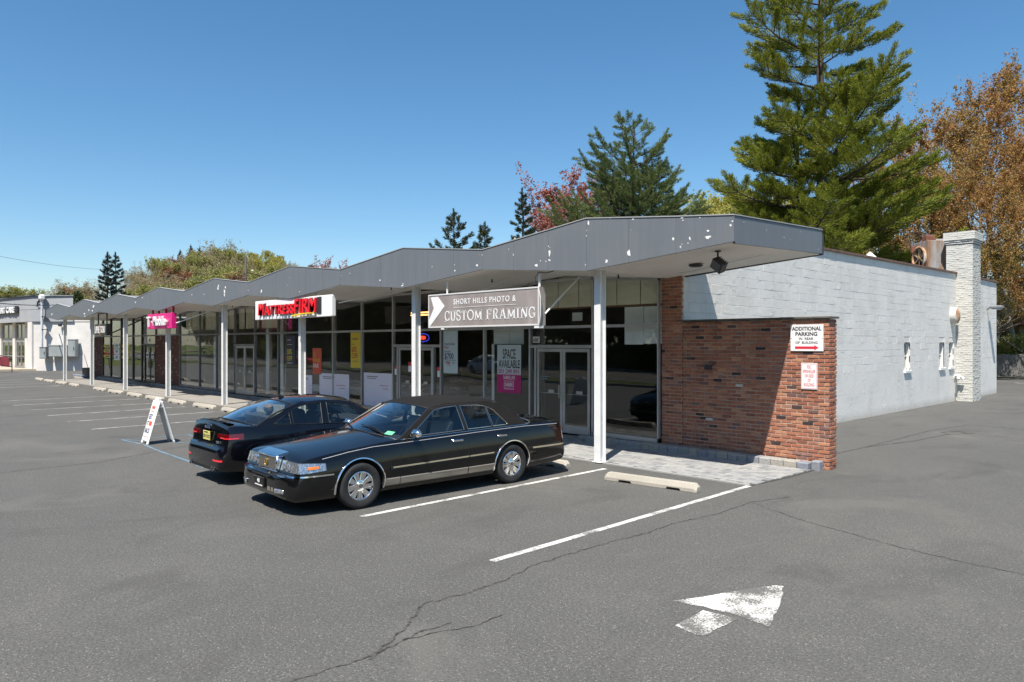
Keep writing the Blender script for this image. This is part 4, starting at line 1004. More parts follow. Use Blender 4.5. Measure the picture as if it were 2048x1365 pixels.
m = MB(); m.fit('201 249 891', .04, .86, .53, .65, -.003, 0, .0012, .006); m.build('phone_number', P_MG, t)
m = MB(); m.fit('SABRE.LIFE', .25, .71, .37, .47, -.0052, 0, .0012, .01)
for bx in ((.28, .66, .10, .112), (.28, .66, .318, .33), (.28, .292, .112, .318), (.648, .66, .112, .318)): m.box(bx[0], bx[1], -.0065, -.0045, bx[2], bx[3])
m.fit('SABRE', .32, .62, .175, .285, -.0052, 0, .0012, .02); m.box(.32, .62, -.0065, -.0045, .135, .143); m.build('print', M_WHITE, t)
tn = poster('black 688 street number on a white tile above the silver doors', 'number_plate', -4.17, -3.93, 2.40, 2.56, M_WHITE, [('688', .012, .025, .155, .82, M_BLK, .003)], cat='number plate')
# three large white boards standing in the bedding shop window
for i, (x0, x1, z1, lb) in enumerate([(-16.6, -15.95, 1.16, 'narrow white printed board low in the window just right of the post below the red-lettered sign'), (-15.4, -13.3, 1.27, 'wide white printed board standing across a mullion below the orange poster'), (-12.35, -10.66, 1.38, 'white printed board low in the window left of the open-sign doors')]):
    poster(lb, 'window_board', x0, x1, .26, z1, pbr('lilac_white_board', (.80, .79, .90), .5), [('#', (x1 - x0) * .12, z1 - .26 - .14, (x1 - x0) * .4, .022, M_BLK, 0), ('#', (x1 - x0) * .12, z1 - .26 - .20, (x1 - x0) * .33, .018, M_BLK, 0), ('#', (x1 - x0) * .58, z1 - .26 - .42, (x1 - x0) * .3, .016, P_DR, 0), ('#', (x1 - x0) * .68, z1 - .26 - .52, (x1 - x0) * .2, .014, P_DR, 0)], y=WY, cat='board', group='white boards in the bedding shop window')
t = thing('open_sign', 'red and blue neon OPEN sign inside the glass beside a white post', 'neon sign', (-9.50, GY + .2, 2.47), 0); t.scale = (.50, .50, .60)
m = MB(); m.text('OPEN', .26, face_front(.1, 0, .06), 0, .006, .95, .004); m.build('letters', pbr('neon_red', (.8, .05, .03), .4, emis=(1, .04, .02), estr=2.0), t)
m = MB(); m.tube([(.5 + .62 * math.cos(a * PI / 16), 0, .15 + .21 * math.sin(a * PI / 16)) for a in range(33)], .014, 6, cap=False); m.build('border', pbr('neon_blue', (.05, .05, .8), .4, emis=(.06, .08, 1), estr=.8), t)
# decals on the doors
for i, (x, z, lb) in enumerate([(-9.72, 1.62, 'red and white notice on the glass of the bedding shop doors'), (-8.22, 1.5, 'small white and red notice on the side glass right of the bedding shop doors'), (-10.47, 1.5, 'small notice on the side glass left of the bedding shop doors')]):
    t = thing('notice', lb, 'notice', (x, WY - .02, z), 0, 'notices on the shop doors')
    m = MB(); m.box(0, .16, -.002, .002, -.14, .05); m.build('sheet', M_WPANEL, t); m = MB(); m.box(0, .16, -.003, .001, .055, .16); m.build('heading', M_RED, t)
t = thing('notice', 'small blue and white sticker on the left silver door of the empty unit', 'sticker', (-3.86, WY - .02, 1.48), 0)
m = MB(); m.text('OPEN SUNDAY', .05, face_front(0, -.002, .03), 0, .001, .8); m.text('OVERTIME', .05, face_front(.03, -.002, -.03), 0, .001, .8); m.build('print', pbr('pale_blue', (.3, .5, .6), .5), t)
# yellow strips and papers of the far black-framed shop
k = 0
for (xa, nm) in ((-43.62, 'left'), (-39.72, 'right')):
    for j, z in enumerate((2.20, 1.86, 1.52)):
        poster('yellow strip sign in the black-framed glass, %s of the %s stack' % (('top', 'middle', 'bottom')[j], nm), 'window_strip', xa, xa + 1.5, z - .09, z + .09, P_Y, [('#', .35, .06, .9, .06, M_BLK, 0)], cat='window sign', group='yellow strips in the far shop')
for j, z in enumerate((2.20, 1.83, 1.48)):
    poster('white printed paper in the black-framed glass, %s of its stack of three' % ('top', 'middle', 'bottom')[j], 'window_paper', -41.3, -40.2, z - .16, z + .16, M_WPANEL, [('#', .3, .08, .14, .18, M_BLK, 0), ('#', .5, .08, .3, .03, M_BLK, 0), ('#', .5, .16, .26, .08, M_BLK, 0)], cat='notice', group='papers in the far shop')
for j, x in enumerate((-35.05, -34.2)):
    poster('white notice on the %s leaf of the black double door' % ('left', 'right')[j], 'door_paper', x, x + .42, 1.52, 1.86, M_WPANEL, [('#', .06, .05, .3, .03, M_BLK, 0), ('#', .06, .14, .3, .10, M_BLK, 0)], y=WY - .03, cat='notice', group='notices on the black doors')
poster('small white number tile above the black double door', 'number_plate', -34.75, -34.5, 2.45, 2.66, M_WHITE, [('#', .07, .04, .10, .12, M_BLK, 0)], cat='number plate')
# ------------------------------------------------------------ plates and fittings on the brick wall
BY = 2.41
t = thing('wall_sign', 'white ADDITIONAL PARKING IN REAR OF BUILDING plate with red arrow on the brick wall', 'wall sign', (2.80, BY, 2.24))
m = MB(); m.box(0, .64, -.004, .002, 0, .51, bev=.0015); m.build('plate', M_WHITE, t)
m = MB(); 
for (s_, a_, b_, z0_, z1_, bd) in (('ADDITIONAL', .028, .605, .392, .470, .03), ('PARKING', .10, .525, .290, .368, .03), ('IN  REAR', .17, .45, .215, .262, .015), ('OF  BUILDING', .10, .53, .140, .187, .015)): m.fit(s_, a_, b_, z0_, z1_, -.0052, 0, .0008, bd)
for x in (.02, .62): m.box(x - .006, x + .006, -.0065, -.004, .24, .252)
m.build('lettering', M_BLK, t)
m = MB(); m.prism([(.09, .042), (.47, .042), (.47, .018), (.55, .066), (.47, .114), (.47, .09), (.09, .09)], -.0065, -.0045, 'y'); m.build('arrow', pbr('arrow_red', (.68, .03, .06), .5), t)
t = thing('wall_sign', 'narrow white plate with red border reading FDC SPRINKLER ON SIDE OF BUILDING', 'wall sign', (3.01, BY, 1.51))
m = MB(); m.box(0, .315, -.004, .002, 0, .50, bev=.0015); m.build('plate', M_WHITE, t)
m = MB()
for bx in ((.012, .303, .012, .018), (.012, .303, .482, .488), (.012, .018, .018, .482), (.297, .303, .018, .482)): m.box(bx[0], bx[1], -.0055, -.0035, bx[2], bx[3])
for s_, z, hw in (('FDC', .395, .04), ('SPRINKLER', .310, .12), ('ON SIDE', .225, .085), ('OF', .140, .028), ('BUILDING', .055, .10)): m.fit(s_, .158 - hw, .158 + hw, z, z + .062, -.0052, 0, .0008, .012)
m.build('lettering', pbr('faded_red_print', (.62, .12, .13), .5), t)
t = thing('outlet_box', 'small dark electrical box fixed to the brick wing wall', 'electrical box', (.92, 2.43, 1.83))
m = MB(); m.box(0, .15, -.07, 0, 0, .10, bev=.01); m.build('box', M_DGREY, t); m = MB(); m.box(.03, .12, -.075, -.07, .02, .035); m.tube([(.15, -.03, .09), (.22, -.03, .13)], .01, 6); m.build('cover', M_BLK, t)
t = thing('floodlight', 'black square floodlight hung from the soffit near the canopy corner', 'floodlight', (2.45, .30, zsf(2.45)))
m = MB(); m.tube([(0, 0, 0), (0, 0, -.10), (.03, -.02, -.16)], .017, 8); m.lathe([(.055, 0), (.055, -.02)], 12, close=True); m.build('bracket', M_DGREY, t)
m = MB(); Mx = Matrix.Translation((.03, -.03, -.26)) @ Matrix.Rotation(R(38), 4, 'Y') @ Matrix.Rotation(R(25), 4, 'X'); m.box(-.12, .12, -.07, .08, -.10, .10, 0, Mx, .01)
for k in range(5): m.box(-.10 + .045 * k, -.09 + .045 * k, .08, .12, -.09, .09, 0, Mx)
m.build('housing', M_BLACKF, t); m = MB(); m.box(-.10, .10, -.075, -.068, -.085, .085, 0, Mx); m.build('lens', pbr('lamp_lens', (.12, .12, .13), .15), t)
# fittings of the side wall
t = thing('wall_vent', 'round rusty white vent cap high on the block wall beside the chimney', 'vent', (.34, 22.15, 3.5))
Mx = Matrix.Rotation(R(90), 4, 'Y'); m = MB(); m.lathe([(.33, 0), (.33, .18), (.31, .21)], 28, 0, Mx); m.build('rim', M_WBRICK, t, smooth=40)
def _rust(g, b):
    n = g.noise(3, None, 6, .7); g.put(b.inputs['Base Color'], g.ramp(n, [(.35, (.68, .66, .62)), (.48, (.55, .36, .22)), (.65, (.30, .13, .06))]))
M_RUSTY = pbr('rusty_white', (.5, .3, .2), .8, fn=_rust)
m = MB(); m.lathe([(.31, .21), (.2, .26), (0.001, .28)], 28, 0, Mx); m.build('cap', M_RUSTY, t, smooth=60)
t = thing('hose_connection', 'white twin fire hose connection low on the wall beside the chimney', 'fire connection', (.34, 22.45, .95))
m = MB(); m.tube([(0, 0, .1), (.18, 0, .1), (.30, .04, .0)], .06, 10); m.tube([(.15, 0, .08), (.22, -.25, .0)], .05, 10); m.lathe([(.10, 0), (.10, .03)], 16, 0, Matrix.Rotation(R(90), 4, 'Y'), True); m.build('valve', M_WBRICK, t)
m = MB(); m.lathe([(.075, 0), (.075, .05)], 14, 0, Matrix.Translation((.30, .04, .0)) @ Matrix.Rotation(R(130), 4, 'Y'), True); m.lathe([(.065, 0), (.065, .05)], 14, 0, Matrix.Translation((.22, -.25, 0)) @ Matrix.Rotation(R(140), 4, 'X'), True); m.build('cap', M_WHITE, t)
m = MB(); m.tube([(0.06, .08, 0), (.06, .1, -.93)], .03, 8); m.build('drain_pipe', M_WBRICK, t)
t = thing('wall_lamp', 'grey cobra-head wall lamp on an arm near the rear corner of the building', 'wall lamp', (.34, 27.5, 3.92))
m = MB(); m.tube([(0, 0, 0), (.12, .02, .12), (.25, .03, .15)], .035, 8); m.build('arm', M_ALUG, t); m = MB(); m.box(.15, .62, -.12, .25, .02, .18, bev=.05); m.build('lamp_head', M_ALUG, t); m = MB(); m.box(.2, .56, -.06, .2, .0, .02); m.build('lens', M_WPANEL, t)
t = thing('conduit_box', 'tiny white box with a dark conduit on the rear block wall', 'electrical box', (.34, 24.3, 1.35)); m = MB(); m.box(0, .06, 0, .12, 0, .22, bev=.01); m.build('box', M_WHITE, t); m = MB(); m.tube([(.03, .06, 0), (.03, .06, -.4)], .015, 6); m.build('conduit', M_DGREY, t)
for i, (z, y) in enumerate(((3.35, 12.6), (2.05, 12.2))):
    pass
# roof plant
t = thing('roof_vent', 'small white capped vent pipe on the roof of the block building', 'roof vent', (-.3, 15.09, 4.50))
m = MB(); m.lathe([(.20, 0), (.17, .1), (.17, .72)], 20); m.build('pipe', M_POST, t, smooth=40); m = MB(); m.lathe([(.26, .78), (.30, .78), (.05, 1.02), (.03, 1.05), (.001, 1.06)], 20); m.lathe([(.17, .72), (.19, .78)], 20); m.build('cap', M_POST, t, smooth=30)
def _galv(g, b):
    v = g.mapping((2.2, 2.2, .35)); n = g.noise(1.6, v, 6, .7)
    g.put(b.inputs['Base Color'], g.ramp(n, [(.35, (.40, .42, .45)), (.47, (.36, .34, .32)), (.56, (.34, .22, .14)), (.7, (.25, .14, .08))]))
M_GALV = pbr('rusty_galvanised', (.35, .3, .27), .6, metal=.3, fn=_galv)
t = thing('roof_fan_unit', 'big rusty galvanised exhaust unit with a round fan beside the chimney', 'exhaust fan', (-.76, 23.3, 4.42), R(45.4))
m = MB(); m.box(-.42, .75, -.5, .6, 0, 2.32, bev=.015); m.box(-.2, .6, -.1, .5, 2.32, 2.44, bev=.03); m.build('housing', M_GALV, t)
m = MB(); Mf = Matrix.Translation((-.425, .05, 1.62)) @ Matrix.Diagonal((.84, .84, .84, 1)) @ Matrix.Rotation(R(-90), 4, 'Y'); m.lathe([(.58, 0), (.62, .12), (.56, .14), (.55, 0)], 32, 0, Mf); m.build('fan_ring', M_RUSTY, t, smooth=40)
m = MB(); m.lathe([(0.001, .02), (.55, .02)], 32, 0, Mf); m.build('fan_opening', M_BLK, t)
m = MB()
for k in range(6): m.box(.06, .5, -.07, .07, .05, .07, 0, Mf @ Matrix.Rotation(k * PI / 3, 4, 'Z') @ Matrix.Rotation(R(25), 4, 'X'))
m.lathe([(.1, .04), (.1, .12)], 12, 0, Mf, True); m.build('fan_blade', dirty('rusty_blade', (.30, .20, .10), .7, .2, 5.0), t)
m = MB(); m.box(-.36, .05, -.3, .1, 2.32, 2.56, bev=.03); m.tube([(-.15, -.1, 2.56), (-.15, -.1, 2.62)], .12, 10); m.box(-.58, -.43, .45, .58, 1.9, 2.2, bev=.02); m.build('motor', dirty('rust_motor', (.18, .07, .04), .8, .25, 6.0), t)
t = thing('rooftop_unit', 'pale boxy rooftop unit showing above the far part of the zigzag canopy', 'rooftop unit', (-38.5, 8, 4.42)); m = MB(); m.box(-2.2, 2.2, -1.5, 1.5, 0, .95, bev=.03); m.build('cabinet', dirty('unit_cream', (.62, .63, .56), .6, .05, 1.0), t); m = MB(); m.box(-2.0, -.4, -1.52, -1.49, .2, .7); m.lathe([(.5, .95), (.5, 1.0)], 20, 0, None, True); m.build('grille', M_DGREY, t)
t = thing('roof_vent', 'small tan roof box behind the canopy dip right of the pale rooftop unit', 'roof vent', (-27.7, 7.0, 4.42)); m = MB(); m.box(-.4, .4, -.3, .3, 0, .72, bev=.03); m.box(-.5, .5, -.4, .4, .72, .80, bev=.01); m.build('box', dirty('vent_tan', (.30, .27, .2), .7, .1, 3.0), t)
# ------------------------------------------------------------ sandwich board
t = thing('sandwich_board', 'white folding sandwich board reading GET IT BACK standing on the asphalt', 'sandwich board', (-9.2, -5.38, 0), R(-3)); t.scale = (.90, .80, .97)
ang = math.atan2(.36, 1.08)
for sgn, nm in ((-1, 'front_panel'), (1, 'rear_panel')):
    Mp = Matrix.Translation((0, sgn * .375, .0)) @ Matrix.Rotation(ang * -sgn * -1 * -1, 4, 'X') if 0 else Matrix.Translation((0, sgn * .375, 0)) @ Matrix.Rotation(ang * sgn, 4, 'X')
    m = MB(); m.box(-.31, .31, -.022, .022, .06, 1.10, 0, Mp, .02); m.box(-.31, -.20, -.022, .022, 0, .07, 0, Mp, .01); m.box(.20, .31, -.022, .022, 0, .07, 0, Mp, .01); m.box(-.14, .14, -.028, .028, 1.08, 1.16, 0, Mp, .01)
    p = m.build(nm, dirty('white_plastic', (.78, .78, .76), .5, .06, 4.0), t)
    m = MB()
    if sgn < 0:
        F = Mp @ face_front(0, -.0235, 0)
        for s, z, sz in (('GET', .62, .17), ('IT', .45, .16), ('BACK', .27, .17)): m.text(s, sz, F @ Matrix.Translation((-.24, z, 0)), 0, .001, 1.0 if s != 'BACK' else .92, .005)
        m.build('lettering', P_NV, p)
        m = MB(); m.box(-.06, .20, -.0245, -.022, .46, .57, 0, Mp); m.box(-.18, .10, -.0245, -.022, .88, .95, 0, Mp); m.box(-.26, .22, -.0245, -.022, .17, .185, 0, Mp); m.box(-.2, .1, -.0245, -.022, .81, .83, 0, Mp); split_build(m, 'red_print', pbr('coral_red', (.72, .10, .06), .5), p)
m = MB(); m.tube([(.27, -.07, .90), (.27, .07, .90)], .014, 6); m.tube([(-.27, -.07, .90), (-.27, .07, .90)], .014, 6); split_build(m, 'spreader', M_POST, t)
t = thing('planter', 'round dark grey planter at the far left corner of the walkway', 'planter', (-47.6, 2.5, 0)); m = MB(); m.lathe([(.35, 0), (.46, .2), (.48, .62), (.50, .66), (.44, .66), (.42, .5), (.001, .5)], 24); m.build('pot', M_DGREY, t, smooth=40); m = MB(); m.lathe([(.001, .56), (.42, .52)], 20); m.build('soil', M_CRACK, t)
mb = MB(); stone(mb, -49.6, -46.3, 1.9, 2.1, .16, random.Random(2)); stone(mb, -46.3, -44.6, 1.2, 1.4, .12, random.Random(2)); struct(mb.build('granite_kerb', M_STONE))
# ------------------------------------------------------------ vegetation
def fastmesh(name, V, F, mat):
    """V (n,3), F (m,k) numpy"""
    me = bpy.data.meshes.new(name); k = F.shape[1]
    me.vertices.add(len(V)); me.vertices.foreach_set('co', V.astype(np.float32).ravel())
    me.loops.add(F.size); me.loops.foreach_set('vertex_index', F.astype(np.int32).ravel())
    me.polygons.add(len(F)); me.polygons.foreach_set('loop_start', np.arange(0, F.size, k, dtype=np.int32)); me.polygons.foreach_set('loop_total', np.full(len(F), k, dtype=np.int32))
    me.materials.append(mat); me.update(); me.validate()
    return me
def leaves(P, size, r, stretch=1.5, D=None):
    """one bent leaf quad per point, random attitude"""
    n = len(P); a = r.normal(size=(n, 3)); 
    if D is not None: a = D + a * .35
    a /= np.linalg.norm(a, axis=1)[:, None] + 1e-9
    b = np.cross(a, r.normal(size=(n, 3))); b /= np.linalg.norm(b, axis=1)[:, None] + 1e-9
    s = size * r.uniform(.6, 1.35, (n, 1)); a = a * s * stretch / 2; b = b * s / 2
    V = np.stack([P - a, P + b * .9, P + a, P - b * .9], 1).reshape(-1, 3)
    return V, np.arange(4 * n).reshape(n, 4)
def broadleaf(seed, H, spread, mat, bark=M_BARK, nleaf=9000, lsize=.2, trunk_r=None, levels=4, up=.35, first=.22, split=3, clump=.35, density=1.0):
    r = random.Random(seed); nr = np.random.default_rng(seed)
    mb = MB(); tips = []
    tr = trunk_r or H * .016
    def grow(p, d, L, rad, lev):
        pts = [p]; rs = [rad]; n = 4; q = p; dd = d
        for i in range(n):
            dd = (dd + Vector((r.gauss(0, .13), r.gauss(0, .13), r.gauss(0, .08) + (.05 if lev else 0)))).normalized()
            q = q + dd * (L / n); pts.append(q); rs.append(rad * (1 - .55 * (i + 1) / n))
            if lev >= levels - 2: tips.append((q, dd, L * .28))
        mb.tube(pts, rs, 6 if lev < 2 else (4 if lev < 4 else 3), cap=False)
        if lev >= levels: return
        k = split + (1 if r.random() < .5 else 0)
        for j in range(k):
            i = r.randint(2, n) if j else n
            base = pts[i]
            a = r.uniform(0, 2 * PI); tilt = r.uniform(.35, .95) * (1.0 if lev else 1.15)
            side = Vector((math.cos(a), math.sin(a), 0)); nd = (dd * math.cos(tilt) + side * math.sin(tilt) * spread + Vector((0, 0, up * .5))).normalized()
            grow(base, nd, L * r.uniform(.58, .80), rs[i] * .68, lev + 1)
    L0 = H * .30
    # main stem then scaffold limbs along it
    pts = [Vector((0, 0, 0))]; n = 7; dd = Vector((0, 0, 1)); rs = [tr]
    for i in range(n):
        dd = (dd + Vector((r.gauss(0, .07), r.gauss(0, .07), .1))).normalized(); pts.append(pts[-1] + dd * (H * .72 / n)); rs.append(tr * (1 - .75 * (i + 1) / n))
    mb.tube(pts, rs, 8, cap=False)
    for i in range(n + 1):
        t = i / n
        if t < first: continue
        for j in range(2 if t < .95 else 3):
            a = r.uniform(0, 2 * PI); el = .35 + .8 * t
            nd = Vector((math.cos(a) * spread, math.sin(a) * spread, el)).normalized()
            grow(pts[i], nd, L0 * (1.15 - .5 * t) * r.uniform(.8, 1.15), rs[i] * .6, 1)
    P = np.array([tuple(t[0]) for t in tips]); W = np.array([max(.25, t[2]) for t in tips])
    if len(P) == 0: P = np.zeros((1, 3)); W = np.ones(1)
    wt = nr.lognormal(0, .95, len(P)); idx = nr.choice(len(P), nleaf, p=wt / wt.sum()); off = nr.normal(size=(nleaf, 3)) * W[idx][:, None] * clump
    V, F = leaves(P[idx] + off, lsize, nr)
    # scale to the wanted height
    k = H / max(1e-3, np.percentile(V[:, 2], 99.8)); V *= k
    mb.v = [(a * k, b * k, c * k) for a, b, c in mb.v]
    cr = fastmesh('crown', V, F, mat); 
    me = bpy.data.meshes.new('trunk'); me.from_pydata(mb.v, [], mb.f); me.materials.append(bark)
    me.polygons.foreach_set('use_smooth', [True] * len(me.polygons))
    return me, cr
def conifer(seed, H, Rmax, mat, bark=M_BARK, whorls=26, per=5, blades=12, blen=.32, bw=.035, clear=.10, profile=None, droop=-.05, lift=.35, fine=1.0, stems=1, gap=.12):
    r = random.Random(seed); nr = np.random.default_rng(seed); mb = MB(); CP = []; CD = []
    profile = profile or (lambda t: (1 - t) ** .8)
    for st in range(stems):
        lean = Vector((r.uniform(-.03, .03), r.uniform(-.03, .03), 1)); hs = H * (1 if st == 0 else r.uniform(.72, .9))
        org = Vector((0, 0, 0)) if st == 0 else Vector((r.uniform(-.2, .2) * Rmax * .5, r.uniform(-.2, .2) * Rmax * .5, H * .25))
        pts = [org]; n = 12
        for i in range(n):
            pts.append(org + Vector((lean.x * hs * (i + 1) / n + r.gauss(0, .05), lean.y * hs * (i + 1) / n + r.gauss(0, .05), (hs - org.z) * (i + 1) / n)))
        mb.tube(pts, [H * .014 * (1 - .93 * i / n) * (1 if st == 0 else .7) + .015 for i in range(n + 1)], 8, cap=False)
        for w in range(whorls):
            t = clear + (1 - clear) * (w + r.uniform(-.4, .4)) / whorls
            if t > .995 or t < 0: continue
            k = t * n; i0 = min(int(k), n - 1); c = pts[i0].lerp(pts[i0 + 1], k - i0)
            for j in range(per):
                if r.random() < gap: continue
                a = 2 * PI * (j + r.uniform(-.35, .35)) / per + w * 1.3
                L = Rmax * profile(t) * r.uniform(.62, 1.12)
                if L < .25: L = .25
                d = Vector((math.cos(a), math.sin(a), 0)); m = 7; q = c; lp = [q]; ph = r.uniform(-.1, .12)
                for s in range(m):
                    u = (s + 1) / m; slope = droop + lift * u * u + .9 * max(0, t - .75) + ph
                    q = q + (d + Vector((0, 0, slope))).normalized() * (L / m) + Vector((r.gauss(0, .02), r.gauss(0, .02), 0)) * L * .3; lp.append(q)
                mb.tube(lp, [max(.012, L * .016) * (1 - .8 * s / m) for s in range(m + 1)], 4, cap=False)
                side = Vector((-d.y, d.x, 0)); nb = max(3, int(L * 2.3 * fine))
                for b_ in range(nb):
                    u = .25 + .75 * (b_ + r.random()) / nb; kk = u * m; i1 = min(int(kk), m - 1); p = lp[i1].lerp(lp[i1 + 1], kk - i1)
                    sl = L * (.34 * (1.1 - u) + .10) * r.uniform(.6, 1.2); sg = 1 if b_ % 2 else -1
                    dd = (side * sg + d * r.uniform(.5, 1.1) + Vector((0, 0, r.uniform(-.05, .35)))).normalized()
                    nc = max(2, int(sl * 3.2 * fine))
                    e = p + dd * sl
                    if L > 1.5: mb.tube([p, e], [.02, .008], 3, cap=False)
                    for c_ in range(nc):
                        v = (c_ + .6) / nc; CP.append(tuple(p + dd * sl * v + Vector((0, 0, .08 * v * v)))); CD.append(tuple(dd))
                CP.append(tuple(lp[-1])); CD.append(tuple(d))
    CP = np.array(CP); CD = np.array(CD); n = len(CP)
    # needle bundles: thin blades fanning out round the twig
    D = np.repeat(CD, blades, 0) * .8 + nr.normal(size=(n * blades, 3)) * .75; D[:, 2] += .28
    D /= np.linalg.norm(D, axis=1)[:, None]; P = np.repeat(CP, blades, 0) + nr.normal(size=(n * blades, 3)) * blen * .22
    S = np.cross(D, nr.normal(size=D.shape)); S /= np.linalg.norm(S, axis=1)[:, None]
    L = blen * nr.uniform(.6, 1.25, (n * blades, 1)); E_ = P + D * L; S = S * bw
    V = np.stack([P - S * .6, P + S * .6, E_ + S * .35, E_ - S * .35], 1).reshape(-1, 3); F = np.arange(4 * n * blades).reshape(-1, 4)
    me = bpy.data.meshes.new('trunk'); me.from_pydata(mb.v, [], mb.f); me.materials.append(bark); me.polygons.foreach_set('use_smooth', [True] * len(me.polygons))
    return me, fastmesh('crown', V, F, mat)
def place(name, meshes, label, x, y, z=0, rz=0, s=1.0, cat='tree', group=None, sz=None):
    t = thing(name, label, cat, (x, y, z), rz, group); t.scale = (s, s, sz or s)
    for nm, me in zip(('trunk', 'crown'), meshes):
        o = bpy.data.objects.new(nm, me); COL.objects.link(o); o.parent = t
    return t
def plume_pine(seed, H, prof, mat, bark=M_BARK, nl=62, clear=.12, rise=.18, curl=.5, dens=120, pr=.30, blen=.20, bw=.02, stems=((0, 0, 1.0),), subs=6, top=.9):
    """white pine: separate long limbs, each carrying brushy upswept plumes of needles"""
    r = random.Random(seed); nr = np.random.default_rng(seed); mb = MB(); PP = []; DD = []
    def plume(p, d, L, rad):
        n = max(4, int(L * dens)); u = nr.uniform(0, 1, n) ** .85; a = nr.normal(size=(n, 3)); a /= np.linalg.norm(a, axis=1)[:, None] + 1e-9
        w = rad * (1.05 - .75 * u) * nr.uniform(.2, 1, n); base = np.array(p)[None] + np.array(d)[None] * (u * L)[:, None]
        base[:, 2] += .22 * L * u ** 2
        P = base + a * w[:, None] * np.array([1, 1, .62]); P[:, 2] += .3 * rad
        D = np.array(d)[None] * .9 + a * .55 + nr.normal(size=(n, 3)) * .3; D[:, 2] += .55
        PP.append(P); DD.append(D / np.linalg.norm(D, axis=1)[:, None])
    for (sx, sy, sh) in stems:
        hs = H * sh; n = 14; pts = []
        for i in range(n + 1):
            t = i / n; k = min(1, t * 3.2); pts.append(Vector((sx * k + r.gauss(0, .05), sy * k + r.gauss(0, .05), hs * t)))
        mb.tube(pts, [hs * .0155 * (1 - .92 * i / n) + .02 for i in range(n + 1)], 9, cap=False)
        N = int(nl * sh)
        for q in range(N):
            t = clear + (1 - clear) * ((q + r.random()) / N) ** .92
            k = min(t, .999) * n; i0 = int(k); c = pts[i0].lerp(pts[min(n, i0 + 1)], k - i0)
            az = q * 2.39996 + r.uniform(-.5, .5); L = prof(t, az) * r.choice((.6, .8, .9, 1.0, 1.05, 1.14)) * (1 if len(stems) == 1 else .93)
            d = Vector((math.cos(az), math.sin(az), 0)); m = 8; p = c; lp = [c]; e0 = rise + .55 * max(0, t - .6) * 2 + r.uniform(-.12, .12)
            for s_ in range(m):
                u = (s_ + 1) / m; p = p + (d + Vector((0, 0, e0 - .18 * (1 - u) + curl * u * u))).normalized() * (L / m) + Vector((r.gauss(0, .03), r.gauss(0, .03), r.gauss(0, .02))) * L * .25; lp.append(p)
            mb.tube(lp, [max(.02, L * .017) * (1 - .85 * s_ / m) for s_ in range(m + 1)], 5, cap=False)
            side = Vector((-d.y, d.x, 0)); ns = max(3, int(subs * L / 3.5))
            for b_ in range(ns):
                u = .22 + .76 * (b_ + r.uniform(.1, .9)) / ns; kk = u * m; i1 = min(int(kk), m - 1); pb = lp[i1].lerp(lp[i1 + 1], kk - i1); sg = 1 if b_ % 2 else -1
                sl = min(2.4, L * (.36 * (1.15 - u) + .10)) * r.uniform(.65, 1.15); dd = (side * sg * r.uniform(.6, 1.1) + d * r.uniform(.6, 1.1) + Vector((0, 0, r.uniform(-.02, .3)))).normalized()
                mb.tube([pb, pb + dd * sl * .5, pb + dd * sl + Vector((0, 0, .15 * sl))], [.03, .02, .01], 4, cap=False)
                plume(pb + dd * sl * .12, dd, sl, pr * (.75 + .35 * r.random()))
            e = (lp[-1] - lp[-3]).normalized(); plume(lp[-3], e, (lp[-1] - lp[-3]).length * 1.25, pr * .85)
            if r.random() < .5: plume(lp[4], (lp[6] - lp[4]).normalized(), (lp[6] - lp[4]).length, pr)
        plume(pts[-2], Vector((0, 0, 1)), hs / n * 1.2, pr * .7)
    P = np.concatenate(PP); D = np.concatenate(DD); n = len(P)
    S = np.cross(D, nr.normal(size=D.shape)); S /= np.linalg.norm(S, axis=1)[:, None]; L = blen * nr.uniform(.6, 1.3, (n, 1)); E_ = P + D * L; S = S * bw
    V = np.stack([P - S, P + S, E_ + S * .5, E_ - S * .5], 1).reshape(-1, 3); F = np.arange(4 * n).reshape(-1, 4)
    me = bpy.data.meshes.new('trunk'); me.from_pydata(mb.v, [], mb.f); me.materials.append(bark); me.polygons.foreach_set('use_smooth', [True] * len(me.polygons))
    return me, fastmesh('crown', V, F, mat)
def bprof(t, az):
    k = 6.9 if t < .42 else 6.9 * (1 - (t - .42) / .60) ** .85 + .2
    if t < .16: k *= .8
    return max(.7, k * (1 + .16 * math.sin(az * 2 + t * 9) + .10 * math.sin(az * 3 - t * 15)))
bp = plume_pine(11, 29.5, bprof, ML_PINE, nl=100, clear=.10, rise=.05, curl=.42, dens=270, pr=.50, blen=.17, bw=.017, stems=((0, 0, 1.0), (-1.3, .5, .60)), subs=7.6)
place('pine_tree', bp, 'huge dark green pine with layered upswept limbs towering behind the white block wall', -9.9, 33.6, 0, 0.4)
def mprof(t, az):
    k = 6.6 if t < .5 else 6.6 * (1 - (t - .5) / .60) ** .9 + .5
    return k * (1 + .2 * math.sin(az * 2 + 1))
p2 = plume_pine(27, 20.0, mprof, ML_PINE2, nl=66, clear=.16, rise=.34, curl=.7, dens=200, pr=.38, blen=.18, bw=.016, stems=((0, 0, 1.0), (1.8, .4, .84), (-1.6, -.6, .78)), subs=6)
place('pine_tree', p2, 'bluish green pine with sparse upright shoots behind the canopy, beside a red tree', -26.9, 37.4, 0, 1.1, 1.0)
s1 = plume_pine(31, 13.4, lambda t, az: 2.9 * (1 - t) ** .85 + .18, ML_SPRUCE, nl=110, clear=.05, rise=-.10, curl=.55, dens=190, pr=.20, blen=.15, bw=.018, subs=9)
place('spruce_tree', s1, 'dark narrow spruce with one pointed top behind the canopy, left of the red tree', -26.3, 23.9, 0, .2, .94)
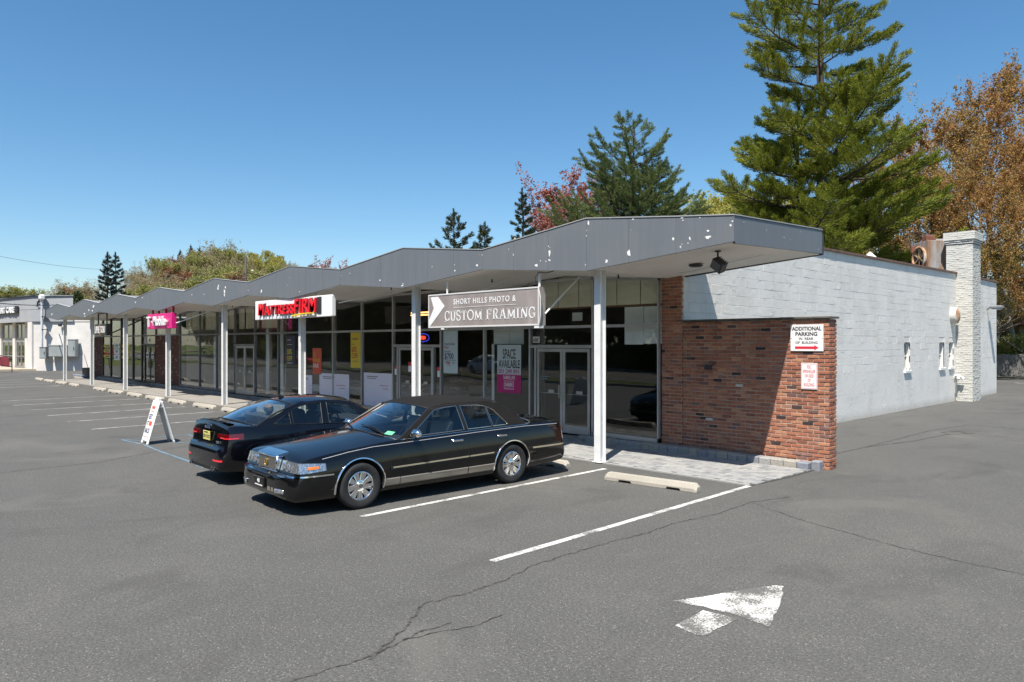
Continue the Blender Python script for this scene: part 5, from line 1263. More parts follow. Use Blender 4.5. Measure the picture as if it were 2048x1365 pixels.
s2 = plume_pine(32, 12.0, lambda t, az: (3.0 * (1 - t) ** .7 + .2) * (1 + .25 * math.sin(2 * az + 9 * t)), ML_SPRUCE, nl=80, clear=.08, rise=.10, curl=.6, dens=150, pr=.22, blen=.17, bw=.02, subs=8)
place('spruce_tree', s2, 'small dark spruce behind the canopy, left of the two above the framing sign', -35.8, 25.5, 0, .7, 1.05)
place('spruce_tree', s2, 'small brownish spruce behind the canopy, lower and right of its twin', -37.1, 30.0, 0, 2.7, 1.02)
# pair of spruces far left
s3 = plume_pine(41, 17.0, lambda t, az: (3.6 * (1 - t) ** .75 + .2) * (1 + .22 * math.sin(2 * az + 7 * t)), ML_SPRUCED, nl=74, clear=.06, rise=-.02, curl=.5, dens=95, pr=.26, blen=.28, bw=.035, subs=6)
def TT(px, py, t):
    d = (px - 1024) / 1450.; return 9.233 + t * (d * .6930 - .7209), -11.317 + t * (d * .7209 + .6930), 2.4 + t * (686 - py) / 1450.
for px, h, lb in ((215, 508, 'left one of the pair of dark spruces standing above the canopy at far left'), (232, 509, 'right one of the pair of dark spruces standing above the canopy at far left')):
    x, y, z = TT(px, h, 92); place('spruce_tree', s3, lb, x, y, 0, px, z / 17.4)
# broadleaf stock
B = {}
def stock(k, *a, **kw): B[k] = broadleaf(*a, **kw)
stock('rust1', 51, 24, .85, ML_ORANGE, bark=M_BARKG, nleaf=36000, lsize=.125, levels=4, clump=.27)
stock('rust2', 52, 22, 1.0, ML_ORANGE, bark=M_BARKG, nleaf=36000, lsize=.125, levels=4, clump=.30)
stock('olive', 53, 20, .9, ML_OLIVE, bark=M_BARKG, nleaf=24000, lsize=.14, levels=4, clump=.5)
stock('red', 54, 15, .75, ML_RED, bark=M_BARKG, nleaf=16000, lsize=.14, levels=4, clump=.3)
stock('yel', 55, 14, 1.0, ML_YEL, nleaf=16000, lsize=.16, levels=4, clump=.5)
stock('green', 56, 14, .95, ML_GREEN, bark=M_BARKG, nleaf=13000, lsize=.22, levels=4, clump=.6)
stock('buff', 57, 15, .85, ML_BUFF, bark=M_BARKG, nleaf=7500, lsize=.18, levels=4, clump=.5)
stock('bare', 58, 15, .8, ML_BUFF, bark=M_BARKG, nleaf=1500, lsize=.16, levels=4, clump=.5)
stock('rustf', 59, 13, 1.0, ML_RUST, bark=M_BARKG, nleaf=11000, lsize=.2, levels=4, clump=.6)
stock('dark', 60, 13, 1.0, ML_DARK, nleaf=20000, lsize=.32, levels=3, clump=1.0, first=.1)
# right-hand woodland behind the block building
RW = [('rust1', 1935, 180, 57, 'tall rust-orange tree rising right of the big pine'), ('rust1', 2030, 110, 59, 'tallest rust-orange tree at the right edge of the picture'), ('rust2', 1868, 225, 54, 'rust-orange tree directly behind the exhaust unit and chimney'), ('rust2', 1985, 330, 49, 'broad orange tree directly right of the chimney'),
      ('olive', 1835, 330, 62, 'olive yellow tree between the big pine and the rust-orange trees'), ('rust1', 2090, 240, 52, 'rust-orange tree cut off by the right edge, behind the brown house'), ('olive', 1950, 480, 47.5, 'low olive tree just above the chimney top'), ('rust2', 2075, 420, 47, 'low orange tree at the right edge above the brown deck'), ('olive', 1730, 420, 66, 'thin olive tree seen through the big pine, right of its trunk'), ('olive', 2040, 470, 50, 'olive tree over the pale siding house')]
for i, (k, px, py, t, lb) in enumerate(RW):
    x, y, z = TT(px, py, t); H = {'rust1': 24, 'rust2': 22, 'olive': 20}[k]
    place('rust_tree' if 'rust' in k else 'olive_tree', B[k], lb, x, y, 0, i * 1.7, z / H, group='spring woodland right of the plaza', sz=z / H * 1.0)
for (px, py, t, rz, lb) in ((1415, 385, 78, 0, 'yellow tree whose top shows at the right end of the canopy beside the big pine'), (1500, 378, 82, 2, 'yellow tree seen through the lower left limbs of the big pine'), (1590, 400, 80, 4, 'yellow tree seen through the lower limbs near the big pine trunk'), (1690, 440, 84, 5, 'pale yellow tree behind the right side of the big pine')):
    x, y, z = TT(px, py, t); place('yellow_tree', B['yel'], lb, x, y, 0, rz, z / 14, group='yellow spring trees behind the pine')
x, y, z = TT(1175, 335, 68); place('red_tree', B['red'], 'red-leaved tree showing left of the bluish pine, its tallest part', x, y, 0, 0, z / 15)
x, y, z = TT(1115, 395, 64); place('red_tree', B['red'], 'lower red-leaved tree at the edge of the canopy beside the narrow spruce', x, y, 0, 2.4, z / 15)
x, y, z = TT(668, 519, 100); place('red_tree', B['red'], 'dark red tree top peeping over the canopy above the red-lettered sign', x, y, 0, 1, z / 15)
# wooded hill far behind the left half
hill = MB(); nx, ny = 40, 14
hv = []
def hillz(u, v): return 23 * math.exp(-((u - 40) / 58) ** 2) * math.sin(min(1, max(0, v)) * PI / 2) ** 1.3 + 1.0 * math.sin(u * .13 + v * 3)
hx0, hy0, _ = TT(420, 686, 105)
ax = Vector((.693, .7209, 0)); ay = Vector((-.7209, .693, 0))
for j in range(ny + 1):
    for i in range(nx + 1):
        u = -110 + 240 * i / nx; v = j / ny; p = Vector((hx0, hy0, 0)) + ax * (u - 30) + ay * (v * 110); hv.append((p.x, p.y, hillz(u, v) - .6 if 0 < i < nx else -1))
hill.add(hv, [(j * (nx + 1) + i, j * (nx + 1) + i + 1, (j + 1) * (nx + 1) + i + 1, (j + 1) * (nx + 1) + i) for j in range(ny) for i in range(nx)])
struct(hill.build('hill', pbr('hill_floor', (.12, .10, .06), .95, fn=lambda g, b: g.put(b.inputs['Base Color'], g.ramp(g.noise(.3, None, 5, .7), [(.35, (.08, .07, .035)), (.65, (.19, .15, .09))]))), smooth=60))
HP = [(140, 560), (160, 553), (185, 556), (262, 545), (285, 530), (300, 519), (318, 513), (333, 520), (350, 508), (366, 512), (384, 502), (400, 500), (416, 494), (432, 500), (447, 484), (463, 493), (478, 502), (497, 508), (512, 504), (527, 500), (545, 508), (560, 515), (578, 518), (600, 524), (625, 527), (650, 530), (690, 540), (720, 545)]
kinds = {'green': 14, 'buff': 15, 'bare': 15, 'rustf': 13, 'yel': 14}
KL = {'green': 'fresh green tree on the wooded hill above the zigzag canopy', 'buff': 'buff half-leafed tree on the wooded hill above the zigzag canopy', 'bare': 'nearly bare branching tree on the wooded hill above the zigzag canopy', 'rustf': 'rust brown tree on the wooded hill above the zigzag canopy', 'yel': 'bright yellow tree on the wooded hill above the zigzag canopy'}
KG = {k: k0 for k, k0 in (('green', 'fresh green trees on the hill'), ('buff', 'buff trees on the hill'), ('bare', 'bare trees on the hill'), ('rustf', 'rust brown trees on the hill'), ('yel', 'bright yellow trees on the hill'))}
r = random.Random(17)
def hilltree(px, py, t, k, rz):
    x, y, z = TT(px, py, t); d = Vector((x - hx0, y - hy0, 0)); u = d.dot(ax) + 30; v = d.dot(ay) / 110
    g0 = hillz(u, v) - .6 if 0 <= v <= 1 else 0
    Hh = min(max(5, z - g0), 19); s = Hh / kinds[k]
    place({'green': 'green_tree', 'buff': 'buff_tree', 'bare': 'bare_tree', 'rustf': 'rust_tree', 'yel': 'yellow_tree'}[k], B[k], KL[k], x, y, z - Hh, rz, s * .95, group=KG[k], sz=s)
for i, (px, py) in enumerate(HP):
    k = ['buff', 'green', 'buff', 'bare', 'rustf'][i % 5]
    if px in (160, 185, 285, 300, 447): k = 'bare' if px != 447 else 'buff'
    if px in (512, 527, 545): k = 'yel'
    hilltree(px, py + 3, 172 + r.uniform(-8, 8), k, i * 1.3)
    for (dy, t) in ((16, 150), (34, 128), (52, 112)):
        if py + dy > 600: continue
        k = r.choice(['green', 'buff', 'bare', 'buff', 'rustf', 'buff', 'bare', 'green']); k = 'yel' if (px in (527, 545) and dy < 30) else k
        hilltree(px + r.uniform(-12, 12), py + dy + r.uniform(-5, 5), t + r.uniform(-6, 6), k, r.uniform(0, 6))
for (px, py, lb) in ((360, 503, 'left'), (382, 493, 'middle'), (399, 497, 'right')):
    x, y, z = TT(px, py, 185); place('spruce_tree', s3, 'small dark conifer on the hill crest, %s one of three' % lb, x, y, z - 13, px, .76)
x, y, z = TT(447, 482, 160); place('bare_tree', B['bare'], 'tallest half-bare tree standing out over the hill crest', x, y, z - 17, .5, 1.15, group=None)
# small distant trees over the left building
for i, (px, py, t, k, lb) in enumerate([(12, 573, 150, 'green', 'pale green tree showing above the roof at the left edge of the picture'), (60, 578, 160, 'green', 'rounded green tree top above the clinic roof'), (95, 583, 150, 'bare', 'grey bare tree top right of the lamp above the clinic roof'), (150, 585, 110, 'dark', 'dark green bushy tree between the clinic and the zigzag canopy'), (33, 585, 170, 'bare', 'faint bare tree top over the clinic roof between two green ones'), (163, 574, 130, 'bare', 'leafless pale tree left of the pair of spruces')]):
    x, y, z = TT(px, py, t); H = {'green': 14, 'bare': 15, 'dark': 13}[k]; place({'green': 'green_tree', 'bare': 'bare_tree', 'dark': 'dark_tree'}[k], B[k], lb, x, y, 0, i, z / H)
# reflected street trees and hedge behind the camera
r = random.Random(3)
for i in range(34):
    place('street_tree', B['dark'], 'leafy tree of the dark row across the road, seen only mirrored in the shop glass', -135 + (i % 17) * 9.6 + r.uniform(-2, 2), -43 - 9 * (i // 17) + r.uniform(-2, 2), -1.5, i * 1.1, r.uniform(1.15, 1.6) + .35 * (i // 17), group='dark trees across the road')
def hedge(name, x0, x1, y0, y1, h, label, n=26000, mat=ML_DARK):
    nr = np.random.default_rng(5); P = np.stack([nr.uniform(x0, x1, n), nr.uniform(y0, y1, n), nr.uniform(.0, 1, n) ** .6 * h], 1); P[:, 2] *= 1 - .25 * np.sin(P[:, 0] * .7) ** 2
    V, F = leaves(P, .34, nr); o = bpy.data.objects.new(name, fastmesh(name, V, F, mat)); COL.objects.link(o); tag(o, label, 'hedge')
hedge('hedge', -118, 20, -38.5, -36.2, 2.4, 'long clipped green hedge across the road, mirrored in the shop glass', mat=leafmat('hedge_leaves', [(.1, (.05, .08, .02)), (.6, (.12, .17, .03)), (1, (.2, .25, .05))]))
# ------------------------------------------------------------ clinic at far left
clin = thing('clinic', 'pale grey and white single-storey clinic with URGENT CARE lettering at the far left', 'building')
A = Vector((-96, -2.5)); Cc = Vector((-64.0, 2.05)); D = Vector((-55.2, 11.1)); E1 = Vector((-70, 30)); F1 = Vector((-100, 24))
up = MB(); pts = [(-96, -2.5), (-64.0, 2.05), (-61.5, 4.6), (-92, 11.0), (-100, 8)]
up.prism(pts, 4.22, 6.40); up.build('upper_wall', M_STUCCOG, clin)
up = MB(); pts2 = [(-96.1, -2.62), (-63.95, 1.92), (-61.38, 4.6), (-92, 11.1), (-100.1, 8.1)]; up.prism(pts2, 6.40, 6.47); up.build('roof_trim', M_ALU, clin)
lo = MB()
fd = (Cc - A).normalized(); fn_ = Vector((-fd.y, fd.x))    # along the front, inward normal
sd = (D - Cc).normalized(); sn = Vector((-sd.y, sd.x))
def clbox(mb, org, d, n, a0, a1, b0, b1, z0, z1, mi=0):
    M = Matrix(((d.x, n.x, 0, org.x), (d.y, n.y, 0, org.y), (0, 0, 1, 0), (0, 0, 0, 1))); mb.box(a0, a1, b0, b1, z0, z1, mi, M)
clbox(lo, Cc, sd, sn, .0, 16.5, .14, .5, 0, 4.22)
clbox(lo, Cc, sd, sn, 3.5, 16.5, .10, .5, 4.22, 4.55)
clbox(lo, Cc, fd, fn_, -1.0, -.02, .02, .6, 0, 4.22)
clbox(lo, Cc, fd, fn_, -3.9, -1.0, .75, 1.3, 0, 4.22)
for a in (-6.3, -9.9, -13.6, -18): clbox(lo, Cc, fd, fn_, a - .6, a, .75, 1.2, 0, 4.22)
split_build(lo, 'lower_wall', M_STUCCO, clin)
cp = MB(); clbox(cp, Cc, sd, sn, 3.45, 16.6, .02, .6, 4.55, 4.68); cp.build('parapet_cap', M_POST, clin)
wn = MB()
for (a0, a1) in ((-6.3, -3.9), (-9.9, -6.9), (-13.6, -10.5), (-18, -14.2)):
    f = MB()
    for (b0, b1, z0, z1) in ((a0, a0 + .09, .15, 4.1), (a1 - .09, a1, .15, 4.1), (a0, a1, 2.45, 2.85), (a0, a1, 4.02, 4.12), ((a0 + a1) / 2 - .04, (a0 + a1) / 2 + .04, .15, 4.1), (a0, a1, .12, .3), (a0, a1, 1.15, 1.22)): clbox(f, Cc, fd, fn_, b0, b1, .85, .95, z0, z1)
    w = f.build('window', M_ALU, clin); g_ = MB(); clbox(g_, Cc, fd, fn_, a0 + .05, a1 - .05, .90, .91, .2, 4.05); g_.build('pane', thin_glass('clinic_glass', (.35, .38, .38), 2.2), w)
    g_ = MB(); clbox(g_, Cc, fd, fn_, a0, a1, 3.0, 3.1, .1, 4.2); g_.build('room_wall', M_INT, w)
rd = MB(); clbox(rd, Cc, fd, fn_, -.1, -.3, .5, .6, .1, .2)
M = Matrix(((fd.x, 0, -fn_.x * -1 * -1, 0), (fd.y, 0, -fn_.y, 0), (0, 1, 0, 0), (0, 0, 0, 1)))
M = Matrix(((fd.x, 0, -fn_.x, 0), (fd.y, 0, -fn_.y, 0), (0, 1, 0, 0), (0, 0, 0, 1)))
def clM(a, z, off=-.12): p = Cc + fd * a + fn_ * off; return Matrix.Translation((p.x, p.y, z)) @ M
bk = MB(); bk.box(-9.0, -2.8, 0, .62, -.05, .05, 0, clM(0, 5.02)); bk.build('letter_backing', M_BLK, clin)
lt = MB(); lt.text('URGENT CARE', .74, clM(-8.9, 5.07, -.2), 0, .05, 1.12, .02); lt.build('lettering', M_WHITE, clin)
dr_ = MB()
fl = MB(); fl.prism([(-96, -8), (-64.4, -2.2), (-63.8, 2.3), (-96, -1)], -.01, .16); struct(fl.build('clinic_walkway', pbr('tan_concrete', (.5, .40, .29), .9, fn=_conc((.50, .41, .31)))))
def atside(a, off, z): p = Cc + sd * a - sn * off; return (p.x, p.y, z)
def sideM(a, z, off=0): p = Cc + sd * a - sn * off; return Matrix.Translation((p.x, p.y, z)) @ Matrix(((sd.x, -sn.x, 0, 0), (sd.y, -sn.y, 0, 0), (0, 0, 1, 0), (0, 0, 0, 1)))
# service mast and cabinets on its side wall (a along the wall, measured from the corner)
pa = lambda px: (px - 64) * 61.9 / 1450.
t = thing('service_mast', 'white conduit mast with weatherhead and drooping cables on the clinic side wall', 'electrical mast', atside(pa(90), .35, 0)); M_MAST = dirty('mast_white', (.62, .64, .68), .5, .06, 3.0)
m = MB(); m.tube([(0, 0, 1.9), (0, 0, 6.05)], .10, 12); m.build('conduit', M_MAST, t, smooth=50); m = MB(); m.box(-.32, .28, -.22, .22, 6.05, 6.5, bev=.1); m.build('weatherhead', M_WHITE, t)
m = MB()
for z in (2.0, 3.5, 4.6): m.box(-.25, .25, -.05, .4, z, z + .05)
m.build('clamp', M_DGREY, t); m = MB()
for k in range(3): m.tube([(-.2 - .1 * k, -.1, 6.2), (-.45 - .15 * k, -.2, 5.7), (-.55 - .2 * k, -.25, 5.5), (-.7 - .2 * k, -.2, 5.9), (-.9 - .2 * k, -.3, 6.2)], .035, 5)
m.build('cable_loop', M_BLK, t)
for (x0, x1, z0, z1, nm, lb) in ((87, 100, 1.05, 2.0, 'meter_cabinet', 'grey metal cabinet directly below the white service mast'), (105.5, 141, 1.2, 2.15, 'switch_cabinet', 'wide grey metal cabinet in the middle of the three on the clinic wall'), (143.5, 159, 1.2, 2.65, 'disconnect_cabinet', 'tall narrow grey cabinet, rightmost of the three on the clinic wall')):
    t = thing(nm, lb, 'cabinet', (0, 0, 0), 0, 'electrical cabinets on the clinic wall'); t.matrix_world = sideM(pa(x0), z0, .14); w = pa(x1) - pa(x0); h = z1 - z0
    m = MB(); m.box(0, w, -.1, .36, 0, h, bev=.02); m.box(-.03, w + .03, -.1, .40, h, h + .05, bev=.01); m.build('box', dirty('cabinet_grey', (.30, .33, .33), .5, .06, 2.0), t); m = MB(); m.box(.05, w - .05, .36, .375, .05, h - .08, bev=.006); m.build('door', MATS['cabinet_grey'], t); m = MB(); m.box(w - .14, w - .10, .375, .41, h * .4, h * .6) ; m.build('handle', M_BLK, t)
t = thing('wall_lamp', 'small dark wall light on the clinic side wall above the wide cabinet', 'wall lamp'); t.matrix_world = sideM(pa(123), 3.9, .05); m = MB(); m.box(-.12, .12, -.05, .2, -.1, .15, bev=.03); m.build('housing', M_DGREY, t); m = MB(); m.box(-.1, .1, .0, .18, -.14, -.1); m.build('lens', M_PANEL, t)
t = thing('ramp_railing', 'black railing with red banners along the clinic walkway at the left edge', 'railing', (*TT(24, 686, 58.5)[:2], .0), R(38))
m = MB(); 
for x in (0, 1.2, 2.6, 4.0, 6): m.tube([(-x * 1.0, -x * .05, .05), (-x, -x * .05, 1.25 + .12 * x)], .035, 6)
for z in (.45, 1.25): m.tube([(0, 0, z), (-7, -.35, z + .84)], .035, 6)
m.build('rail', M_BLACKF, t); m = MB(); m.add([(-.2, -.07, .5), (-6.6, -.39, 1.25), (-6.6, -.39, 1.95), (-.2, -.07, 1.2), (-.2, -.03, .5), (-6.6, -.35, 1.25), (-6.6, -.35, 1.95), (-.2, -.03, 1.2)], [(0, 1, 2, 3), (7, 6, 5, 4), (0, 4, 5, 1), (3, 2, 6, 7), (0, 3, 7, 4), (1, 5, 6, 2)]); m.build('banner', pbr('banner_red', (.20, .03, .04), .7), t)
# ------------------------------------------------------------ pole, wires
x, y, z = TT(492, 515, 92); t = thing('utility_pole', 'weathered grey wooden utility pole standing behind the canopy before the hill', 'utility pole', (x, y, 0)); m = MB(); m.tube([(0, 0, 0), (0, 0, z)], [.17, .12], 8); m.build('pole', M_BARKG, t); m = MB(); m.box(-.9, .9, -.05, .05, z - 2.6, z - 2.48); m.build('crossarm', M_BARKG, t)
def wire(label, ends, r=.014, sag=1.0, mat=None):
    m = MB(); a, b_ = Vector(ends[0]), Vector(ends[1]); n = 24
    m.tube([a.lerp(b_, i / n) - Vector((0, 0, sag * 4 * (i / n) * (1 - i / n))) for i in range(n + 1)], r, 5)
    o = m.build('overhead_wire', mat or M_BLK); tag(o, label, 'wire', 'overhead wires at far left'); return o
WG = pbr('wire_grey', (.12, .13, .14), .5)
wire('thin faint wire high in the sky over the clinic and spruces', (TT(-160, 480, 52), TT(212, 540, 95)), .016, .4, WG)
wire('thick dark wire running just along the clinic roof line to the service mast', (TT(-150, 590, 44), TT(78, 590, 60.5)), .045, .25)
wire('dark wire crossing in front of the clinic lettering wall toward the canopy', (TT(-150, 584, 42), TT(118, 610, 60)), .03, .3)
wire('dark wire from the service mast past the canopy to the pole on the hill side', (TT(95, 594, 62), TT(492, 547, 92)), .035, 2.0)
wire('dark wire continuing from the pole to the right behind the canopy', (TT(492, 545, 92), TT(640, 520, 100)), .04, 1.2)
wire('lower thin wire across the clinic front wall', (TT(-120, 610, 44), TT(92, 618, 60)), .016, .2, WG)
wire('pale wire crossing the wooded hill left of the pole', (TT(330, 548, 95), TT(492, 558, 92)), .02, .6, WG)
# ------------------------------------------------------------ rear right: fence, house
t = thing('board_fence', 'weathered grey board fence behind the rear parking area', 'fence')
m = MB(); r = random.Random(6); p0 = Vector((-9, 46.5, 0)); p1 = Vector((12, 49.3, 0)); d = (p1 - p0); L = d.length; d.normalize(); n_ = Vector((-d.y, d.x, 0))
a = 0
while a < L:
    w = r.uniform(.13, .15); q = p0 + d * a; M = Matrix(((d.x, n_.x, 0, q.x), (d.y, n_.y, 0, q.y), (0, 0, 1, 0), (0, 0, 0, 1)))
    m.box(0, w, r.uniform(-.006, .006), .03, .1, 1.62 + r.uniform(-.03, .03), 0, M); a += w + .012
m.build('boards', dirty('weathered_boards', (.20, .19, .175), .9, .25, 1.5, .3, 12), t)
m = MB(); Mr = Matrix(((d.x, n_.x, 0, p0.x), (d.y, n_.y, 0, p0.y), (0, 0, 1, 0), (0, 0, 0, 1)))
m.box(0, L, .03, .08, .5, .6, 0, Mr); m.box(0, L, .03, .08, 1.3, 1.4, 0, Mr)
for k in range(9): m.box(k * 2.5, k * 2.5 + .1, .08, .18, 0, 1.7, 0, Mr)
m.build('rails', MATS['weathered_boards'], t)
x, y, z = TT(2010, 640, 62)
hs = thing('house', 'pale yellow sided house with brown wooden deck behind the board fence', 'house', (x, y, 0), R(46)); wd = dirty('deck_brown', (.20, .085, .04), .8, .15, 3.0)
def _siding(g, b):
    sep = g.n('SeparateXYZ', None, Vector=g.coord()); ph = g.math('FRACT', g.math('MULTIPLY', sep.outputs[2], 5.5))
    g.put(b.inputs['Base Color'], g.ramp(ph, [(0, (.25, .22, .13)), (.14, (.60, .53, .36)), (1, (.66, .59, .42))])); g.put(b.inputs['Normal'], g.bump(ph, .4, .02))
m = MB(); m.box(-9, .9, 2, 12, 0, 5.1); m.box(2.6, 16, 2, 12, 0, 5.4); m.build('wall', pbr('yellow_siding', (.6, .55, .38), .8, fn=_siding), hs)
m = MB(); m.prism([(-1, 5.0), (7, 8.2), (15.5, 5.0), (15.5, 4.85), (-1, 4.85)], 1.6, 12.4, 'y'); m.build('roof', dirty('shingle', (.16, .14, .13), .9, .2, 6.0), hs)
m = MB(); m.box(1.2, 10, -.6, 2, 2.2, 2.42); m.box(1.2, 10, -.62, -.55, 2.42, 3.4); m.box(1.5, 10, -.9, 2, 3.9, 5.0)
for k in range(7): m.box(1.4 + k * 1.3, 1.55 + k * 1.3, -.66, -.5, 0, 4.8)
m.build('deck', wd, hs)
for k, (a, b_) in enumerate(((3.4, 4.6), (6.2, 7.4))):
    m = MB(); m.box(a, b_, 1.93, 2.0, 2.6, 3.8, bev=.01); w = m.build('window', M_WHITE, hs); m = MB(); m.box(a + .1, b_ - .1, 1.91, 1.93, 2.7, 3.7); m.build('pane', pbr('house_pane', (.04, .05, .06), .1), w)
def bush(name, label, px, py, t, s, mat, n=1600):
    nr = np.random.default_rng(int(px)); x, y, z = TT(px, py, t); P = nr.normal(size=(n, 3)) * np.array([s, s, s * .7]); P = P[np.linalg.norm(P / s, axis=1) < 1.6]; P[:, 2] = np.abs(P[:, 2]) * 1.3 + .05
    V, F = leaves(P, .16, nr); o = bpy.data.objects.new(name, fastmesh(name, V, F, mat)); COL.objects.link(o); o.location = (x, y, max(0, z)); tag(o, label, 'bush')
bush('bush', 'bright green bush behind the board fence in front of the brown deck', 2030, 715, 54, .9, ML_GREEN, 2600)
bush('bush', 'small green bush behind the fence beside the end of the block wall', 2003, 716, 56, .5, ML_DARK, 1200)
# ------------------------------------------------------------ cars
def carpaint(name, c, dust=.0, rough=.08):
    def fn(g, b):
        n = g.noise(3.0, None, 6, .7)
        g.put(b.inputs['Roughness'], g.ramp(n, [(.35, rough), (.7, rough + .06)]))
        up_ = g.noise(1.2, None, 5, .65); c2 = tuple(min(1, x + dust) for x in c)
        g.put(b.inputs['Base Color'], g.mix(g.ramp(up_, [(.4, 0.0), (.75, 1.0)]), c, c2))
    return pbr(name, c, rough, spec=.3, coat=.55, fn=fn)
PT_B = carpaint('black_car_paint', (.0035, .0035, .004), .004)
PT_A = carpaint('black_metallic_paint', (.003, .0035, .006), .003)
PT_W = carpaint('white_car_paint', (.75, .75, .75), .0); PT_G = carpaint('grey_car_paint', (.10, .11, .12), .0)
CHROME = pbr('chrome', (.80, .80, .80), .08, metal=1.0)
CHRD = pbr('dull_chrome', (.62, .61, .58), .22, metal=1.0)
TYRE = dirty('tyre_rubber', (.022, .022, .022), .8, .25, 9.0, .3, 60)
WELL = pbr('wheel_well', (.006, .006, .006), .95)
TRIMB = pbr('black_trim', (.012, .012, .012), .45)
VINYL = dirty('vinyl_roof', (.015, .014, .0132), .8, .12, 1.5, .35, 220, spec=.12)
CGL = thin_glass('car_side_glass', (.62, .68, .66), 1.7, 1.5); CWS = thin_glass('car_windscreen', (.66, .74, .74), 2.4, 1.52)
SEAT = dirty('seat_grey', (.34, .34, .33), .8, .1, 3.0); SEATD = dirty('seat_dark', (.09, .09, .095), .7, .1, 3.0); DASH = pbr('dashboard', (.035, .035, .04), .7)
LENS = pbr('headlamp_lens', (.42, .44, .45), .12, metal=.75, coat=1.0, fn=lambda g, b: (g.put(b.inputs['Base Color'], g.ramp(g.noise(38, None, 3, .6), [(.3, (.22, .24, .26)), (.5, (.42, .44, .46)), (.68, (.72, .73, .74))])), g.put(b.inputs['Normal'], g.bump(g.noise(30, None, 3), .5, .01)))); LENS2 = pbr('headlamp_reflector', (.80, .80, .82), .15, metal=.9)
AMB = pbr('amber_lens', (.80, .20, .01), .2, coat=1.0); RLENS = pbr('red_lens', (.11, .002, .004), .10, coat=1.0); RLENS2 = pbr('bright_red_lens', (.75, .02, .03), .2, coat=1.0)
GOLD = pbr('gold_molding', (.50, .44, .30), .35, metal=.5); ROCK = pbr('champagne_rocker', (.33, .29, .235), .38, metal=.5, coat=.5)
def pchip(xs, ys, q):
    xs = np.array(xs, float); ys = np.array(ys, float); h = np.diff(xs); d = np.diff(ys) / h; m = np.zeros(len(xs))
    m[0], m[-1] = d[0], d[-1]
    for i in range(1, len(xs) - 1): m[i] = 0 if d[i - 1] * d[i] <= 0 else 2 * d[i - 1] * d[i] / (d[i - 1] + d[i])
    q = np.atleast_1d(np.clip(q, xs[0], xs[-1])); i = np.clip(np.searchsorted(xs, q) - 1, 0, len(h) - 1); t = (q - xs[i]) / h[i]
    return (2 * t**3 - 3 * t**2 + 1) * ys[i] + (t**3 - 2 * t**2 + t) * h[i] * m[i] + (-2 * t**3 + 3 * t**2) * ys[i + 1] + (t**3 - t**2) * h[i] * m[i + 1]
FZ = [0, .10, .22, .42, .62, .80, .92, 1.0]; FW = [.90, .955, .985, 1.0, .995, .975, .955, .925]
